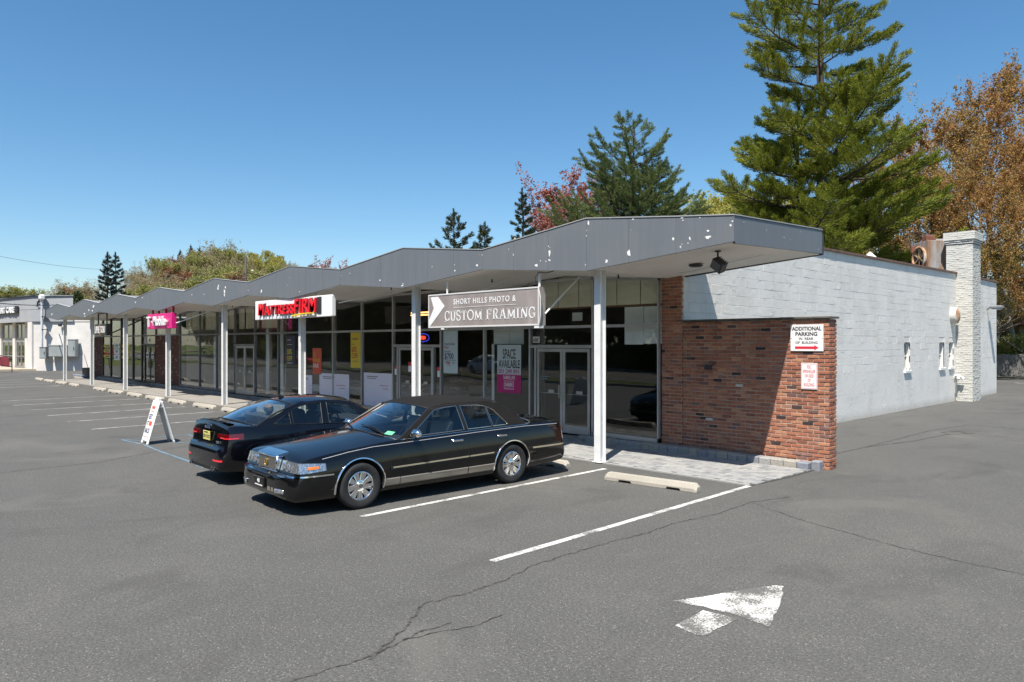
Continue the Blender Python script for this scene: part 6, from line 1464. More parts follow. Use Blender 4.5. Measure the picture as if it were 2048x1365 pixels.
class Car:
    def __init__(s, st, cab, roof, win, axles, wr, L):
        s.st = st; s.S = [a[0] for a in st]; s.cab = cab; s.roofl = roof; s.win = win; s.ax = axles; s.wr = wr; s.L = L
    def q(s, k, x): return float(pchip(s.S, [a[k] for a in s.st], x)[0])
    def W(s, x): return s.q(1, x)
    def zb(s, x): return s.q(2, x)
    def zs(s, x): return s.q(3, x)
    def zc(s, x): return s.q(4, x)
    def bw(s, x, z):
        f = (z - s.zb(x)) / (s.zs(x) - s.zb(x)); return s.W(x) * float(np.interp(f, FZ, FW))
    def side(s, x, z, out=0.0):   # greenhouse side sheet
        zb_ = s.zs(x); w0 = .925 * s.W(x); d = max(0, z - zb_); return w0 - s.k * d - .10 * d * d + out
    def body(s, paint, parent):
        c0, c1 = s.cab; q = sorted(set([round(a, 4) for a in list(np.arange(0, s.L, .055)) + s.S + [c0 - .012, c0, c1, c1 + .012]])); V = []; n = None
        for x in q:
            W, zb_, zs_, zc_ = s.W(x), s.zb(x), s.zs(x), s.zc(x); ring = [(0, zb_), (.55 * W, zb_)]
            for f, g_ in zip(FZ, FW): ring.append((W * g_, zb_ + f * (zs_ - zb_)))
            if c0 <= x <= c1: ring += [(.885 * W, zs_ + .004), (.86 * W, zs_ - .03), (.84 * W, .60), (.4 * W, .45), (0, .45)]
            else: ring += [(.925 * W * u, zs_ + (zc_ - zs_) * (1 - u ** 2.1)) for u in (.94, .82, .6, .3, 0)]
            full = [(-w, z) for w, z in ring[1:-1]][::-1]
            full = ring + full; n = len(full); V += [(w, x, z) for w, z in full]
        F = [(i * n + j, i * n + (j + 1) % n, (i + 1) * n + (j + 1) % n, (i + 1) * n + j) for i in range(len(q) - 1) for j in range(n)]
        F += [tuple(range(n)), tuple(range((len(q) - 1) * n, len(q) * n))]
        mb = MB(); mb.add(V, F); o = mb.build('body', [paint, WELL, SEATD])
        cut = MB()
        for ax in s.ax:
            for sg in (-1, 1):
                pts = [(ax + s.wr * math.cos(a) , s.axz + s.wr * math.sin(a)) for a in np.linspace(0, 2 * PI, 41)[:-1]]
                cut.prism(pts, sg * .58, sg * 1.2, 'x')
        c = cut.build('cut', WELL); md = o.modifiers.new('b', 'BOOLEAN'); md.object = c; md.solver = 'EXACT'; md.operation = 'DIFFERENCE'
        dg = bpy.context.evaluated_depsgraph_get(); me = bpy.data.meshes.new_from_object(o.evaluated_get(dg)); o.modifiers.clear(); o.data = me; bpy.data.objects.remove(c)
        for p in me.polygons:
            ce = p.center; p.use_smooth = True
            for ax in s.ax:
                r_ = math.hypot(ce.y - ax, ce.z - s.axz)
                if r_ < s.wr + .002 and abs(ce.x) < s.bw(ce.y, min(max(ce.z, s.zb(ce.y)), s.zs(ce.y))) - .006 and abs(ce.x) > .5: p.material_index = 1
            if c0 - .02 < ce.y < c1 + .02 and abs(ce.x) < .872 * s.W(ce.y) and ce.z > .4 and ce.z < s.zc(ce.y) - .0: 
                if p.material_index == 0 and (c0 <= ce.y <= c1): p.material_index = 2
        me.set_sharp_from_angle(angle=R(32)); o.parent = parent; return o
    def strip(s, mb, pts, h, off, sides=(-1, 1), mi=0, green=False):
        for sg in sides:
            V = []
            for i, (x, z) in enumerate(pts):
                a = pts[max(0, i - 1)]; b_ = pts[min(len(pts) - 1, i + 1)]; dx, dz = b_[0] - a[0], b_[1] - a[1]; l = math.hypot(dx, dz) or 1; nx, nz = -dz / l, dx / l
                for k, (e, o_) in enumerate(((-.5, -.004), (-.36, off), (.36, off), (.5, -.004))):
                    xx, zz = x + nx * h * e, z + nz * h * e; w = s.side(xx, zz) if green else s.bw(xx, zz); V.append((sg * (w + o_), xx, zz))
            mb.add(V, [(4 * i + k, 4 * i + k + 1, 4 * i + k + 5, 4 * i + k + 4) for i in range(len(pts) - 1) for k in range(3)], mi)
    def dens(s, pts, step=.08):
        out = []
        for a, b_ in zip(pts[:-1], pts[1:]):
            n = max(1, int(math.dist(a, b_) / step)); out += [(a[0] + (b_[0] - a[0]) * i / n, a[1] + (b_[1] - a[1]) * i / n) for i in range(n)]
        return out + [pts[-1]]
    def greenhouse(s, mats, parent):
        """side sheets with window holes, glass, roof, screens"""
        A, top, Dp = s.roofl['A'], s.roofl['top'], s.roofl['D']
        out = s.dens([A] + top + [Dp], .06); belt = [(x, s.zs(x) - .012) for x in np.arange(Dp[0], A[0], -.08)]
        outer = out + belt[1:]
        P = [[Vector((x, z, 0)) for x, z in outer]] + [[Vector((x, z, 0)) for x, z in s.dens(w + [w[0]], .10)[:-1]] for w in s.win]
        flat = [p for L_ in P for p in L_]; tri = tessellate_polygon(P)
        mb = MB()
        for sg in (-1, 1): mb.add([(sg * s.side(p.x, p.y), p.x, p.y) for p in flat], [tuple(t) for t in tri])
        # roof
        rail = top; ra = [p[0] for p in rail]; rz = [p[1] for p in rail]; U = np.linspace(-1, 1, 19); cz = lambda u: 1 - abs(u) ** 2.3
        NV = 16; V = []
        bf, bb = s.bulge
        for v in np.linspace(0, 1, NV + 1):
            x = ra[0] + (ra[-1] - ra[0]) * v; z = float(pchip(ra, rz, x)[0]) if v not in (0, 1) else (rz[0] if v == 0 else rz[-1]); w = s.side(x, z)
            for u in U: V.append((w * u, x - bf[1] * cz(u) * (1 - v) + bb[1] * cz(u) * v, z + s.crown * cz(u) * (.8 + .2 * math.sin(v * PI))))
        nU = len(U); mb.add(V, [(j * nU + i, j * nU + i + 1, (j + 1) * nU + i + 1, (j + 1) * nU + i) for j in range(NV) for i in range(nU - 1)])
        # merge seams so that the rail is shaded round
        o = mb.build('roof', mats['roof'], parent)
        import bmesh
        bm = bmesh.new(); bm.from_mesh(o.data); bmesh.ops.remove_doubles(bm, verts=bm.verts, dist=.004); bmesh.ops.recalc_face_normals(bm, faces=bm.faces); bm.to_mesh(o.data); bm.free()
        o.data.polygons.foreach_set('use_smooth', [True] * len(o.data.polygons)); o.data.set_sharp_from_angle(angle=R(50))
        for name, e0, e1, sg, bl, mt, z0 in (('windscreen', A, top[0], -1, bf, CWS, s.dzs[0]), ('rear_window', Dp, top[-1], 1, bb, CWS, s.dzs[1])):
            NV = 10; V = []; path = s.dens([Dp] + s.roofl.get('Cp', []) + [top[-1]], .01) if sg > 0 else s.dens([e0, e1], .01)
            for v in np.linspace(0, 1, NV + 1):
                x, z = path[min(len(path) - 1, int(round(v * (len(path) - 1))))]; w = s.side(x, z) - .012
                dz = z0 * (1 - v) + s.crown * .8 * v; b0 = bl[0] * (1 - v) + bl[1] * v
                for u in U: V.append((w * u, x + sg * b0 * cz(u) , z + dz * cz(u) - .004))
            m = MB(); m.add(V, [(j * nU + i, j * nU + i + 1, (j + 1) * nU + i + 1, (j + 1) * nU + i) for j in range(NV) for i in range(nU - 1)]); g_ = m.build(name, mt, parent, smooth=60)
            # black ceramic border / seal
            m = MB()
            for row in (0, NV): m.tube([V[row * nU + i] for i in range(nU)], .014, 5)
            for cidx in (0, nU - 1): m.tube([V[j * nU + cidx] for j in range(NV + 1)], .016, 5)
            m.build('seal', mats['seal'], g_)
        for wn in s.win:
            d = s.dens(wn + [wn[0]], .10)[:-1]; tri = tessellate_polygon([[Vector((x, z, 0)) for x, z in d]])
            for sg in (-1, 1):
                m = MB(); m.add([(sg * (s.side(x, z) - .008), x, z) for x, z in d], [tuple(t) for t in tri]); g_ = m.build('side_window', CGL, parent)
                m = MB(); m.tube([(sg * (s.side(x, z) + .001), x, z) for x, z in d + [d[0]]], .0075, 5, cap=False); m.build('window_trim', mats['trim'], g_)
    def band(s, name, z0, z1, x_start, w_in, mat, parent, rear=False, sides=(-1, 1), off=.010, taper=0.0, n=22, label=None):
        """lamp band wrapping from the side round to the end face"""
        def contour(z):
            xs_ = np.linspace(0, .9, 400) if not rear else np.linspace(s.L, s.L - .9, 400)
            xe = xs_[0]
            for x in xs_:
                if s.zs(x) * .55 + s.zc(x) * .45 >= z: xe = x; break
            pts = [(s.bw(x, min(z, s.zs(x))), x) for x in np.linspace(x_start, xe, 14)]
            w1 = pts[-1][0]; pts += [(w, xe) for w in np.linspace(w1, w_in, 10)[1:]]; return pts
        def resample(pts, n):
            d = [0]
            for a, b_ in zip(pts[:-1], pts[1:]): d.append(d[-1] + math.dist(a, b_))
            t = np.linspace(0, d[-1], n); return list(zip(np.interp(t, d, [p[0] for p in pts]), np.interp(t, d, [p[1] for p in pts])))
        res = []
        c0 = resample(contour(z0), n); c1 = resample(contour(z1), n); sgn = 1 if rear else -1
        for sg in sides:
            V = []
            for i in range(n):
                f = 1 - taper * max(0, 1 - i / (n * .3)) if taper > 0 else 1 + taper * (i / (n - 1)); zm = (z0 + z1) / 2; a0 = zm + (z0 - zm) * f; a1 = zm + (z1 - zm) * f
                for (c, z) in ((c0, a0), (c1, a1)):
                    w, x = c[i]; j = min(n - 1, i + 1); k = max(0, i - 1); dx, dw = c[j][1] - c[k][1], c[j][0] - c[k][0]; l = math.hypot(dx, dw) or 1
                    nw, nx = (abs(dx) / l, sgn * abs(dw) / l); V.append((sg * (w + nw * off), x + nx * off, z))
                    V.append((sg * (w - nw * .03), x - nx * .03, z))
            F = []
            for i in range(n - 1):
                a = 4 * i; b_ = a + 4; F += [(a, b_, b_ + 2, a + 2), (a, a + 1, b_ + 1, b_), (a + 2, b_ + 2, b_ + 3, a + 3)]
            F += [(0, 2, 3, 1), (4 * n - 4, 4 * n - 3, 4 * n - 1, 4 * n - 2)]
            m = MB(); m.add(V, F); o = m.build(name, mat, parent, smooth=35); res.append(o)
        return res
    def wheels(s, parent, r, hw, rim, kind):
        for ax in s.ax:
            for sg in (-1, 1):
                M = Matrix.Translation((sg * hw, ax, r)) @ Matrix.Rotation(R(90 * sg), 4, 'Y')
                m = MB(); T_ = .112
                prof = [(rim, -T_), (r * .88, -T_ * 1.04), (r * .975, -T_ * .86), (r, -T_ * .6), (r, T_ * .6), (r * .985, T_ * .82), (r * .93, T_ * .99), (r * .84, T_ * 1.03), (rim + .02, T_ * .92), (rim, T_ * .84)]
                m.lathe(prof, 48, 0, M)
                for gq in (-.05, 0, .05): m.lathe([(r + .0008, gq - .004), (r - .006, gq), (r + .0008, gq + .004)], 48, 0, M)
                wh = thingpart('wheel', m, TYRE, parent, 40)
                m = MB(); m.lathe([(rim, -.09), (rim - .02, -.03), (rim - .02, .05), (rim, .082), (rim + .004, .095), (rim - .006, .098), (rim - .018, .085), (rim - .022, .055)], 48, 0, M)
                if kind == 'chrome':
                    N = 9
                    for k in range(N):
                        for e in (-1, 1):
                            A_ = M @ Matrix.Rotation(2 * PI * k / N + e * .13, 4, 'Z')
                            m.add([(.05, -.017, .060), (rim - .018, -.028 + .0 * e, .074), (rim - .018, .028, .074), (.05, .017, .060), (.05, -.010, .074), (rim - .018, -.016, .088), (rim - .018, .016, .088), (.05, .010, .074)], [(0, 1, 2, 3), (7, 6, 5, 4), (0, 4, 5, 1), (3, 2, 6, 7), (0, 3, 7, 4), (1, 5, 6, 2)], 0, A_)
                    m.lathe([(.085, .06), (.080, .078), (.060, .082), (.052, .092), (.03, .097), (.001, .098)], 32, 0, M)
                else:
                    for k in range(5):
                        for e in (-1, 1):
                            A_ = M @ Matrix.Rotation(2 * PI * k / 5 + e * .16, 4, 'Z'); m.add([(.04, -.02, .05), (rim - .015, -.02, .07), (rim - .015, .02, .07), (.04, .02, .05), (.04, -.016, .07), (rim - .015, -.014, .088), (rim - .015, .014, .088), (.04, .016, .07)], [(0, 1, 2, 3), (7, 6, 5, 4), (0, 4, 5, 1), (3, 2, 6, 7), (0, 3, 7, 4), (1, 5, 6, 2)], 0, A_)
                    m.lathe([(.07, .05), (.065, .085), (.001, .088)], 24, 0, M)
                m.build('rim', CHROME if kind == 'chrome' else CHRD, wh, smooth=35)
                m = MB(); m.lathe([(.001, .02), (rim - .018, .02)], 32, 0, M); m.lathe([(.14, .022), (.14, .03), (.07, .03)], 24, 1, M); m.build('brake_disc', [WELL, CHRD], wh)
                if kind == 'chrome': m = MB(); m.lathe([(.028, .0985), (.026, .1005), (.001, .1005)], 16, 0, M); m.box(-.02, .02, -.003, .003, .1, .102, 1, M); m.box(-.02, .02, -.012, -.007, .1, .102, 1, M); m.box(-.02, .02, .007, .012, .1, .102, 1, M); m.build('centre_cap', [TRIMB, CHROME], wh)
    def interior(s, parent, mat, fx, rx, dash):
        m = MB()
        for x in (-.36, .36):
            for sx, b0 in ((fx, .26), (rx, .34)):
                m.box(x - b0, x + b0, sx - .5, sx, .50, .66, bev=.05)
                M = Matrix.Translation((x, sx, .62)) @ Matrix.Rotation(R(-14), 4, 'X'); m.box(-b0, b0, -.06, .08, 0, .52, 0, M, .05); m.box(-.12, .12, -.05, .06, .54, .70, 0, M, .04)
        m.build('seats', mat, parent)
        m = MB(); m.box(-.72, .72, dash, dash + .42, .66, .93, bev=.06); m.box(-.12, .12, dash + .4, fx, .5, .72, bev=.03); m.build('dashboard', DASH, parent)
        m = MB(); a = [(.36 + .18 * math.cos(t), dash + .50 + .06 * math.sin(t), .88 + .17 * math.sin(t)) for t in np.linspace(0, 2 * PI, 25)]; m.tube(a, .015, 6, cap=False); m.tube([(.19, dash + .50, .88), (.53, dash + .5, .88)], .018, 6); m.tube([(.36, dash + .36, .82), (.36, dash + .5, .88)], .025, 6); m.build('steering_wheel', TRIMB, parent)
        m = MB(); m.box(-.12, .12, 0, .03, 0, .07, bev=.012); m.build('rear_view_mirror', TRIMB, parent, loc=(0, s.roofl['top'][0][0] + .02, s.roofl['top'][0][1] - .08))
def thingpart(name, m, mat, parent, sm): return m.build(name, mat, parent, smooth=sm)
# ---- old full-size sedan
mq = Car([(0, .52, .33, .50, .50), (.02, .66, .28, .535, .54), (.06, .79, .235, .555, .56), (.12, .87, .21, .562, .575), (.15, .895, .20, .60, .625), (.18, .91, .20, .70, .74), (.22, .922, .20, .75, .80), (.34, .945, .20, .79, .85), (.7, .97, .20, .845, .92), (1.08, .983, .20, .885, .975), (1.5, .99, .20, .925, 1.03), (1.66, .99, .20, .935, 1.045), (2.6, .995, .20, .965, 1.03), (3.6, .99, .20, .98, 1.04), (4.35, .985, .215, .99, 1.065), (4.8, .972, .23, .985, 1.07), (5.1, .952, .245, .965, 1.045), (5.22, .938, .255, .945, 1.01), (5.27, .93, .26, .84, .88), (5.30, .925, .262, .60, .61), (5.34, .90, .28, .575, .58), (5.37, .84, .30, .55, .55), (5.39, .70, .33, .52, .52)],
         (1.70, 4.36), dict(A=(1.74, .93), top=[(2.44, 1.355), (2.62, 1.395), (2.9, 1.415), (3.25, 1.418), (3.6, 1.408), (3.90, 1.365)], Cp=[(4.08, 1.26), (4.25, 1.11)], D=(4.38, .985)), 
         [[(1.96, .965), (2.52, 1.325), (2.72, 1.352), (2.97, 1.365), (3.0, .99)], [(3.08, .993), (3.05, 1.365), (3.40, 1.355), (3.56, 1.328), (3.59, 1.0)], [(3.62, 1.001), (3.59, 1.318), (3.72, 1.26), (3.95, 1.01)]], (1.08, 3.993), .385, 5.39)
mq.k = .46; mq.axz = .335; mq.bulge = ((.24, .09), (.16, .06)); mq.crown = .068; mq.dzs = (.105, .07)
t = thing('sedan', 'older black full-size sedan with matte vinyl roof and chrome grille, parked nose out', 'car')
MQ = t
mq.body(PT_B, t); mq.greenhouse(dict(roof=VINYL, seal=TRIMB, trim=CHRD), t); mq.wheels(t, .335, .868, .205, 'chrome'); mq.interior(t, SEAT, 2.85, 3.9, 1.72)
m = MB()
for ax in mq.ax:
    for sg in (-1, 1):
        P = [(ax + .398 * math.cos(a), .335 + .398 * math.sin(a)) for a in np.linspace(R(-18), R(198), 30)]
        pts = [(sg * (mq.bw(x, z) + .004), x, z) for x, z in P if z > .22]; m.tube(pts, .017, 6)
split_build(m, 'wheel_arch_trim', CHROME, t, smooth=60)
m = MB(); mq.strip(m, mq.dens([(.50, .775), (.9, .835), (1.3, .875), (2.2, .90), (3.2, .93), (4.3, .95), (5.15, .935)]), .008, .002); split_build(m, 'coach_line', pbr('pale_line', (.38, .39, .41), .4), t)
m = MB(); mq.strip(m, mq.dens([(1.78, .935), (2.6, .955), (3.6, .97), (4.42, .98)]), .014, .008); 
for sg in (-1, 1): m.tube([(sg * (mq.bw(4.36, .97)), 4.34, .985), (sg * .90, 4.46, 1.0), (sg * .84, 4.50, 1.02), (sg * .76, 4.49, 1.038), (sg * .5, 4.54, 1.06), (0, 4.60, 1.075)], .011, 6)
split_build(m, 'belt_trim', CHRD, t)
m = MB(); mq.strip(m, mq.dens([(1.56, .535), (3.03, .555)]), .055, .016); mq.strip(m, mq.dens([(3.05, .555), (3.60, .563)]), .055, .016); split_build(m, 'side_molding', TRIMB, t)
m = MB(); mq.strip(m, mq.dens([(1.60, .545), (3.03, .565)]), .026, .022); mq.strip(m, mq.dens([(3.05, .565), (3.56, .572)]), .026, .022); mq.strip(m, mq.dens([(4.46, .565), (5.26, .56)]), .028, .012); split_build(m, 'side_molding_inlay', GOLD, t)
m = MB(); mq.strip(m, mq.dens([(1.485, .33), (1.74, .33)]), .13, .010); mq.strip(m, mq.dens([(1.75, .33), (3.03, .33)]), .13, .010); mq.strip(m, mq.dens([(3.045, .33), (3.59, .33)]), .13, .010); split_build(m, 'rocker_trim', ROCK, t)
m = MB(); mq.strip(m, mq.dens([(1.75, .27), (1.755, .55), (1.74, .88)]), .008, .0015); mq.strip(m, mq.dens([(3.04, .27), (3.04, .90)]), .008, .0015); mq.strip(m, mq.dens([(3.66, .62), (3.80, .72), (3.93, .80), (3.98, .91)]), .008, .0015); mq.strip(m, mq.dens([(.66, .60), (.72, .73)]), .006, .001); split_build(m, 'door_gap', TRIMB, t)
for x in (2.82, 3.76):
    for sg in (-1, 1):
        z = .835; w = mq.bw(x, z); m = MB(); m.box(-.012, .012, -.105, .105, -.018, .018, bev=.01); m.lathe([(.001, .013), (.016, .013)], 10, 0, Matrix.Translation((0, .085, 0)) @ Matrix.Rotation(R(90), 4, 'Y')); m.build('door_handle', CHROME, t, loc=(sg * (w + .018), x, z))
for sg in (-1, 1):
    m = MB(); m.box(0, .09, -.03, .03, -.03, .03, bev=.02); m.box(.05, .25, -.07, .055, -.045, .085, bev=.045); o = m.build('door_mirror', CHROME, t, loc=(sg * .90, 1.99, 1.0), smooth=60); 
    if sg < 0: o.scale = (-1, 1, 1)
    m = MB(); m.tube([(sg * .93, 1.93, .98), (sg * .88, 2.08, 1.03)], .02, 6); m.build('mirror_base', TRIMB, t)
# grille
def scr(c, w, v, off=0.0):
    A, T_ = c.roofl['A'], c.roofl['top'][0]; x = A[0] + (T_[0] - A[0]) * v; z = A[1] + (T_[1] - A[1]) * v; ww = c.side(x, z) - .012; u = min(1, abs(w / ww)); k = 1 - u ** 2.3; dz = c.dzs[0] * (1 - v) + c.crown * .8 * v; b0 = c.bulge[0][0] * (1 - v) + c.bulge[0][1] * v
    return (w, x - b0 * k - off * .5, z + dz * k + off * .85)
m = MB()
for (x0, x1, z0, z1) in ((-.345, .345, .752, .795), (-.345, -.305, .575, .76), (.305, .345, .575, .76), (-.33, .33, .562, .585)): m.box(x0, x1, .085, .20, z0, z1, bev=.016)
m.prism([(.088, .76), (.094, .79), (.115, .803), (.20, .826), (.27, .842), (.27, .80), (.13, .76)], -.335, .335, 'x')
gr = m.build('grille', CHROME, t, smooth=40)
m = MB()
for k in range(19):
    x = -.288 + k * .032; m.box(x - .006, x + .006, .095, .13, .588, .752, bev=.003)
m.build('grille_bars', CHROME, gr); m = MB(); m.box(-.32, .32, .12, .13, .58, .76); m.build('grille_backing', WELL, gr)
m = MB(); Mg = Matrix.Translation((0, .082, .675)) @ Matrix.Rotation(R(90), 4, 'X') @ Matrix.Diagonal((.78, 1.12, 1, 1)); m.lathe([(.048, -.01), (.050, .006), (.040, .012), (.036, .006)], 28, 0, Mg); m.lathe([(.036, .004), (.001, .004)], 24, 1, Mg); m.tube([(.0, .070, .705), (-.012, .066, .69), (.008, .066, .675), (-.008, .066, .655)], .006, 5); m.build('emblem', [pbr('gold_emblem', (.65, .42, .12), .3, metal=.8), TRIMB], gr)
hl = mq.band('headlight', .600, .735, .54, .37, LENS, t, off=.014, taper=.30)
for sg, h in zip((-1, 1), hl):
    m = MB(); 
    for w_, rr_ in ((.50, .058), (.645, .05)): m.lathe([(rr_, 0), (rr_ * .8, .01), (rr_ * .3, .016), (.001, .018)], 20, 0, Matrix.Translation((sg * w_, .135, .665)) @ Matrix.Rotation(R(90), 4, 'X'))
    m.build('lamp_reflector', LENS2, h)
class _B: pass
m = MB(); mq.strip(m, mq.dens([(.27, .665), (.43, .668)]), .046, .022); split_build(m, 'turn_signal', AMB, t)
m = MB(); 
b1 = mq.band('bumper_trim', .545, .565, .95 - .30, .36, CHROME, t, off=.014)
m = MB(); m.box(-.30, .30, -.012, .02, .50, .52); m.box(-.16, .16, -.03, .0, .33, .485, bev=.006); lp = m.build('front_plate', TRIMB, t)
m = MB(); m.text('40', .085, face_front(-.05, -.032, .395), 0, .001, 1.0, .003); m.box(-.13, .13, -.0335, -.030, .352, .366); m.box(-.15, .15, -.045, -.012, .475, .485, 1); m.build('plate_print', [M_WHITE, CHRD], lp)
for sg in (-1, 1):
    m = MB(); m.box(-.10, .10, -.01, .03, -.035, .03, bev=.012); o = m.build('fog_lamp', LENS, t, loc=(sg * .60, .005, .345)); o.rotation_euler = (0, 0, R(16 * sg))
m = MB(); m.box(.25, .33, -.008, .02, .315, .37); m.box(.36, .43, -.004, .03, .315, .37); split_build(m, 'bumper_slot', ROCK, t)
for sg in (-1, 1):
    m = MB(); cxx = .42 if sg > 0 else -.32; m.tube([scr(mq, cxx + .28, 0, .03), scr(mq, cxx + .05, .10, .035), scr(mq, cxx - .12, .13, .03)], .010, 5); m.tube([scr(mq, cxx + .22, .045, .018), scr(mq, cxx - .05, .12, .018), scr(mq, cxx - .38, .15, .018)], .009, 4); split_build(m, 'wiper', TRIMB, t)
m = MB(); m.add([scr(mq, .66, .05, .006), scr(mq, .77, .07, .006), scr(mq, .755, .17, .006), scr(mq, .645, .15, .006)], [(0, 1, 2, 3)]); m.build('inspection_sticker', pbr('sticker_green', (.12, .5, .25), .6), t)
for o in mq.band('tail_light', .66, .92, 5.235, .45, RLENS, t, rear=True, off=.012): pass
# bumper corner breaks
m = MB(); mq.strip(m, mq.dens([(.66, .29), (.68, .545)]), .006, .001)
for sg in (-1, 1): m.tube([(sg * .28, .012, .33), (sg * .28, .02, .53)], .003, 4)
split_build(m, 'bumper_gap', TRIMB, t)
t.location = (-.865 - .06 + .10, -6.68, 0); t.rotation_euler = (0, 0, R(-2.3)); 
# ---- modern compact sedan
au = Car([(0, .45, .32, .55, .555), (.03, .62, .25, .60, .61), (.08, .73, .21, .645, .66), (.16, .80, .19, .685, .72), (.28, .855, .185, .72, .79), (.5, .89, .18, .765, .86), (.89, .91, .18, .81, .92), (1.3, .918, .18, .855, .965), (1.42, .92, .18, .862, .975), (2.4, .921, .18, .905, .97), (3.2, .922, .18, .93, .985), (3.71, .92, .19, .948, 1.0), (4.0, .912, .20, .965, 1.03), (4.3, .893, .22, .985, 1.05), (4.48, .868, .235, .995, 1.055), (4.56, .85, .24, .985, 1.045), (4.60, .838, .245, .93, .975), (4.64, .822, .25, .70, .735), (4.66, .812, .25, .655, .67), (4.70, .785, .26, .64, .65), (4.725, .74, .28, .60, .605), (4.745, .62, .30, .55, .55)],
         (1.44, 4.06), dict(A=(1.50, .868), top=[(2.26, 1.285), (2.5, 1.328), (2.8, 1.345), (3.1, 1.335), (3.38, 1.295)], Cp=[(3.75, 1.17)], D=(4.14, .975)),
         [[(1.80, .908), (2.34, 1.25), (2.52, 1.285), (2.74, 1.295), (2.77, .93)], [(2.90, .935), (2.86, 1.297), (3.1, 1.288), (3.33, 1.245), (3.45, 1.195), (3.46, .965)], [(3.51, .967), (3.505, 1.165), (3.84, .985)]], (.89, 3.71), .362, 4.745)
au.k = .44; au.axz = .328; au.bulge = ((.26, .10), (.20, .09)); au.crown = .070; au.dzs = (.10, .085)
def modern(name, label, paint, group=None, rear_plate=True):
    t = thing(name, label, 'car', group=group)
    au.body(paint, t); au.greenhouse(dict(roof=paint, seal=TRIMB, trim=TRIMB), t); au.wheels(t, .328, .80, .225, 'alloy'); au.interior(t, SEATD, 2.7, 3.55, 1.5)
    m = MB(); au.strip(m, au.dens([(1.55, .25), (1.56, .5), (1.53, .87)]), .007, .0012); au.strip(m, au.dens([(2.83, .25), (2.83, .91)]), .007, .0012); au.strip(m, au.dens([(3.36, .55), (3.50, .70), (3.60, .78), (3.62, .93)]), .007, .0012); au.strip(m, au.dens([(1.6, .24), (3.3, .24)]), .02, .001)
    for sg in (-1, 1): m.tube([(sg * .78, 4.22, 1.005), (sg * .775, 4.45, 1.008), (sg * .74, 4.60, .985)], .0028, 4)
    split_build(m, 'door_gap', TRIMB, t)
    m = MB(); au.strip(m, au.dens([(.9, .735), (2.0, .755), (3.2, .785), (4.4, .82)], .06), .02, .004); split_build(m, 'shoulder_crease', paint, t)
    for x in (2.60, 3.38):
        for sg in (-1, 1): z = .775; m = MB(); m.box(-.01, .014, -.10, .10, -.016, .016, bev=.01); m.build('door_handle', paint, t, loc=(sg * (au.bw(x, z) + .018), x, z))
    for sg in (-1, 1):
        m = MB(); m.box(0, .07, -.03, .03, -.02, .02, bev=.01); m.box(.05, .22, -.06, .05, -.03, .10, bev=.04); o = m.build('door_mirror', paint, t, loc=(sg * .86, 1.92, .935), smooth=60)
        if sg < 0: o.scale = (-1, 1, 1)
    # boot spoiler lip and aerial
    m = MB(); V = []
    U = np.linspace(-1, 1, 17)
    for u in U: V += [(u * .70, 4.50 - .05 * u * u, 1.050 - .025 * u ** 2), (u * .70, 4.60 - .06 * u * u, 1.075 - .03 * u ** 2), (u * .70, 4.605 - .06 * u * u, 1.062 - .03 * u ** 2), (u * .70, 4.56 - .06 * u * u, 1.02 - .03 * u ** 2)]
    m.add(V, [(4 * i + k, 4 * i + (k + 1) % 4, 4 * i + 4 + (k + 1) % 4, 4 * i + 4 + k) for i in range(16) for k in range(4)]); m.build('spoiler_lip', paint, t, smooth=40)
    m = MB(); m.prism([(3.22, 0), (3.36, 0), (3.36, .03), (3.335, .055), (3.31, .055)], -.012, .012, 'x'); m.build('roof_aerial', TRIMB, t, loc=(0, 0, 1.375))
    for o in au.band('tail_light', .775, .875, 4.36, .42, RLENS, t, rear=True, off=.010, taper=-.35):
        pass
    for i, o in enumerate(au.band('lamp_strip', .788, .806, 4.44, .56, RLENS2, t, rear=True, off=.014)): pass
    for o in au.band('reflector', .415, .445, 4.69, .52, RLENS2, t, rear=True, off=.006): pass
    m = MB(); m.box(-.60, .60, 4.69, 4.735, .235, .33, bev=.02); m.build('diffuser', TRIMB, t)
    for sg in (-1, 1): m = MB(); m.lathe([(.038, -.06), (.045, .02), (.047, .03), (.038, .03), (.036, -.05)], 20, 0, Matrix.Translation((sg * .52, 4.73, .285)) @ Matrix.Rotation(R(-90), 4, 'X') @ Matrix.Diagonal((1.3, .9, 1, 1))); m.build('exhaust_tip', CHRD, t, smooth=50)
    # grille and lights at the nose
    m = MB(); m.prism([(-.30, .66), (.30, .66), (.36, .56), (.26, .28), (-.26, .28), (-.36, .56)], -.005, .05, 'y'); m.build('grille', WELL, t)
    m = MB()
    for k in range(6): m.box(-.29, .29, -.012, .0, .34 + .055 * k, .347 + .055 * k)
    for k in range(4): c = (-.105 + .07 * k); m.tube([(c + .042 * math.cos(a), -.016, .60 + .042 * math.sin(a)) for a in np.linspace(0, 2 * PI, 17)], .006, 5, cap=False)
    m.build('grille_bars', CHROME, t)
    for o in au.band('headlight', .60, .70, .52, .42, LENS, t, off=.010, taper=.4): pass
    M_ = Matrix.Rotation(R(180), 4, 'Z')
    for k in range(4):
        c = -.096 + .064 * k; m = MB() if k == 0 else m; m.tube([(c + .038 * math.cos(a), 4.632 - .0 + .028 * (math.sin(a) * -1 + 0) * .55, .955 + .036 * math.sin(a)) for a in np.linspace(0, 2 * PI, 17)], .0055, 5, cap=False)
    m.build('rings_badge', CHROME, t)
    m = MB(); m.box(-.155, .155, 4.655, 4.668, .715, .87, bev=.004); pl = m.build('licence_plate', [pbr('plate_yellow', (.62, .55, .16), .5)], t)
    pl.rotation_euler = (0, 0, 0)
    B_ = Matrix.Translation((.142, 4.6695, .755)) @ M_ @ Matrix.Rotation(R(90), 4, 'X')
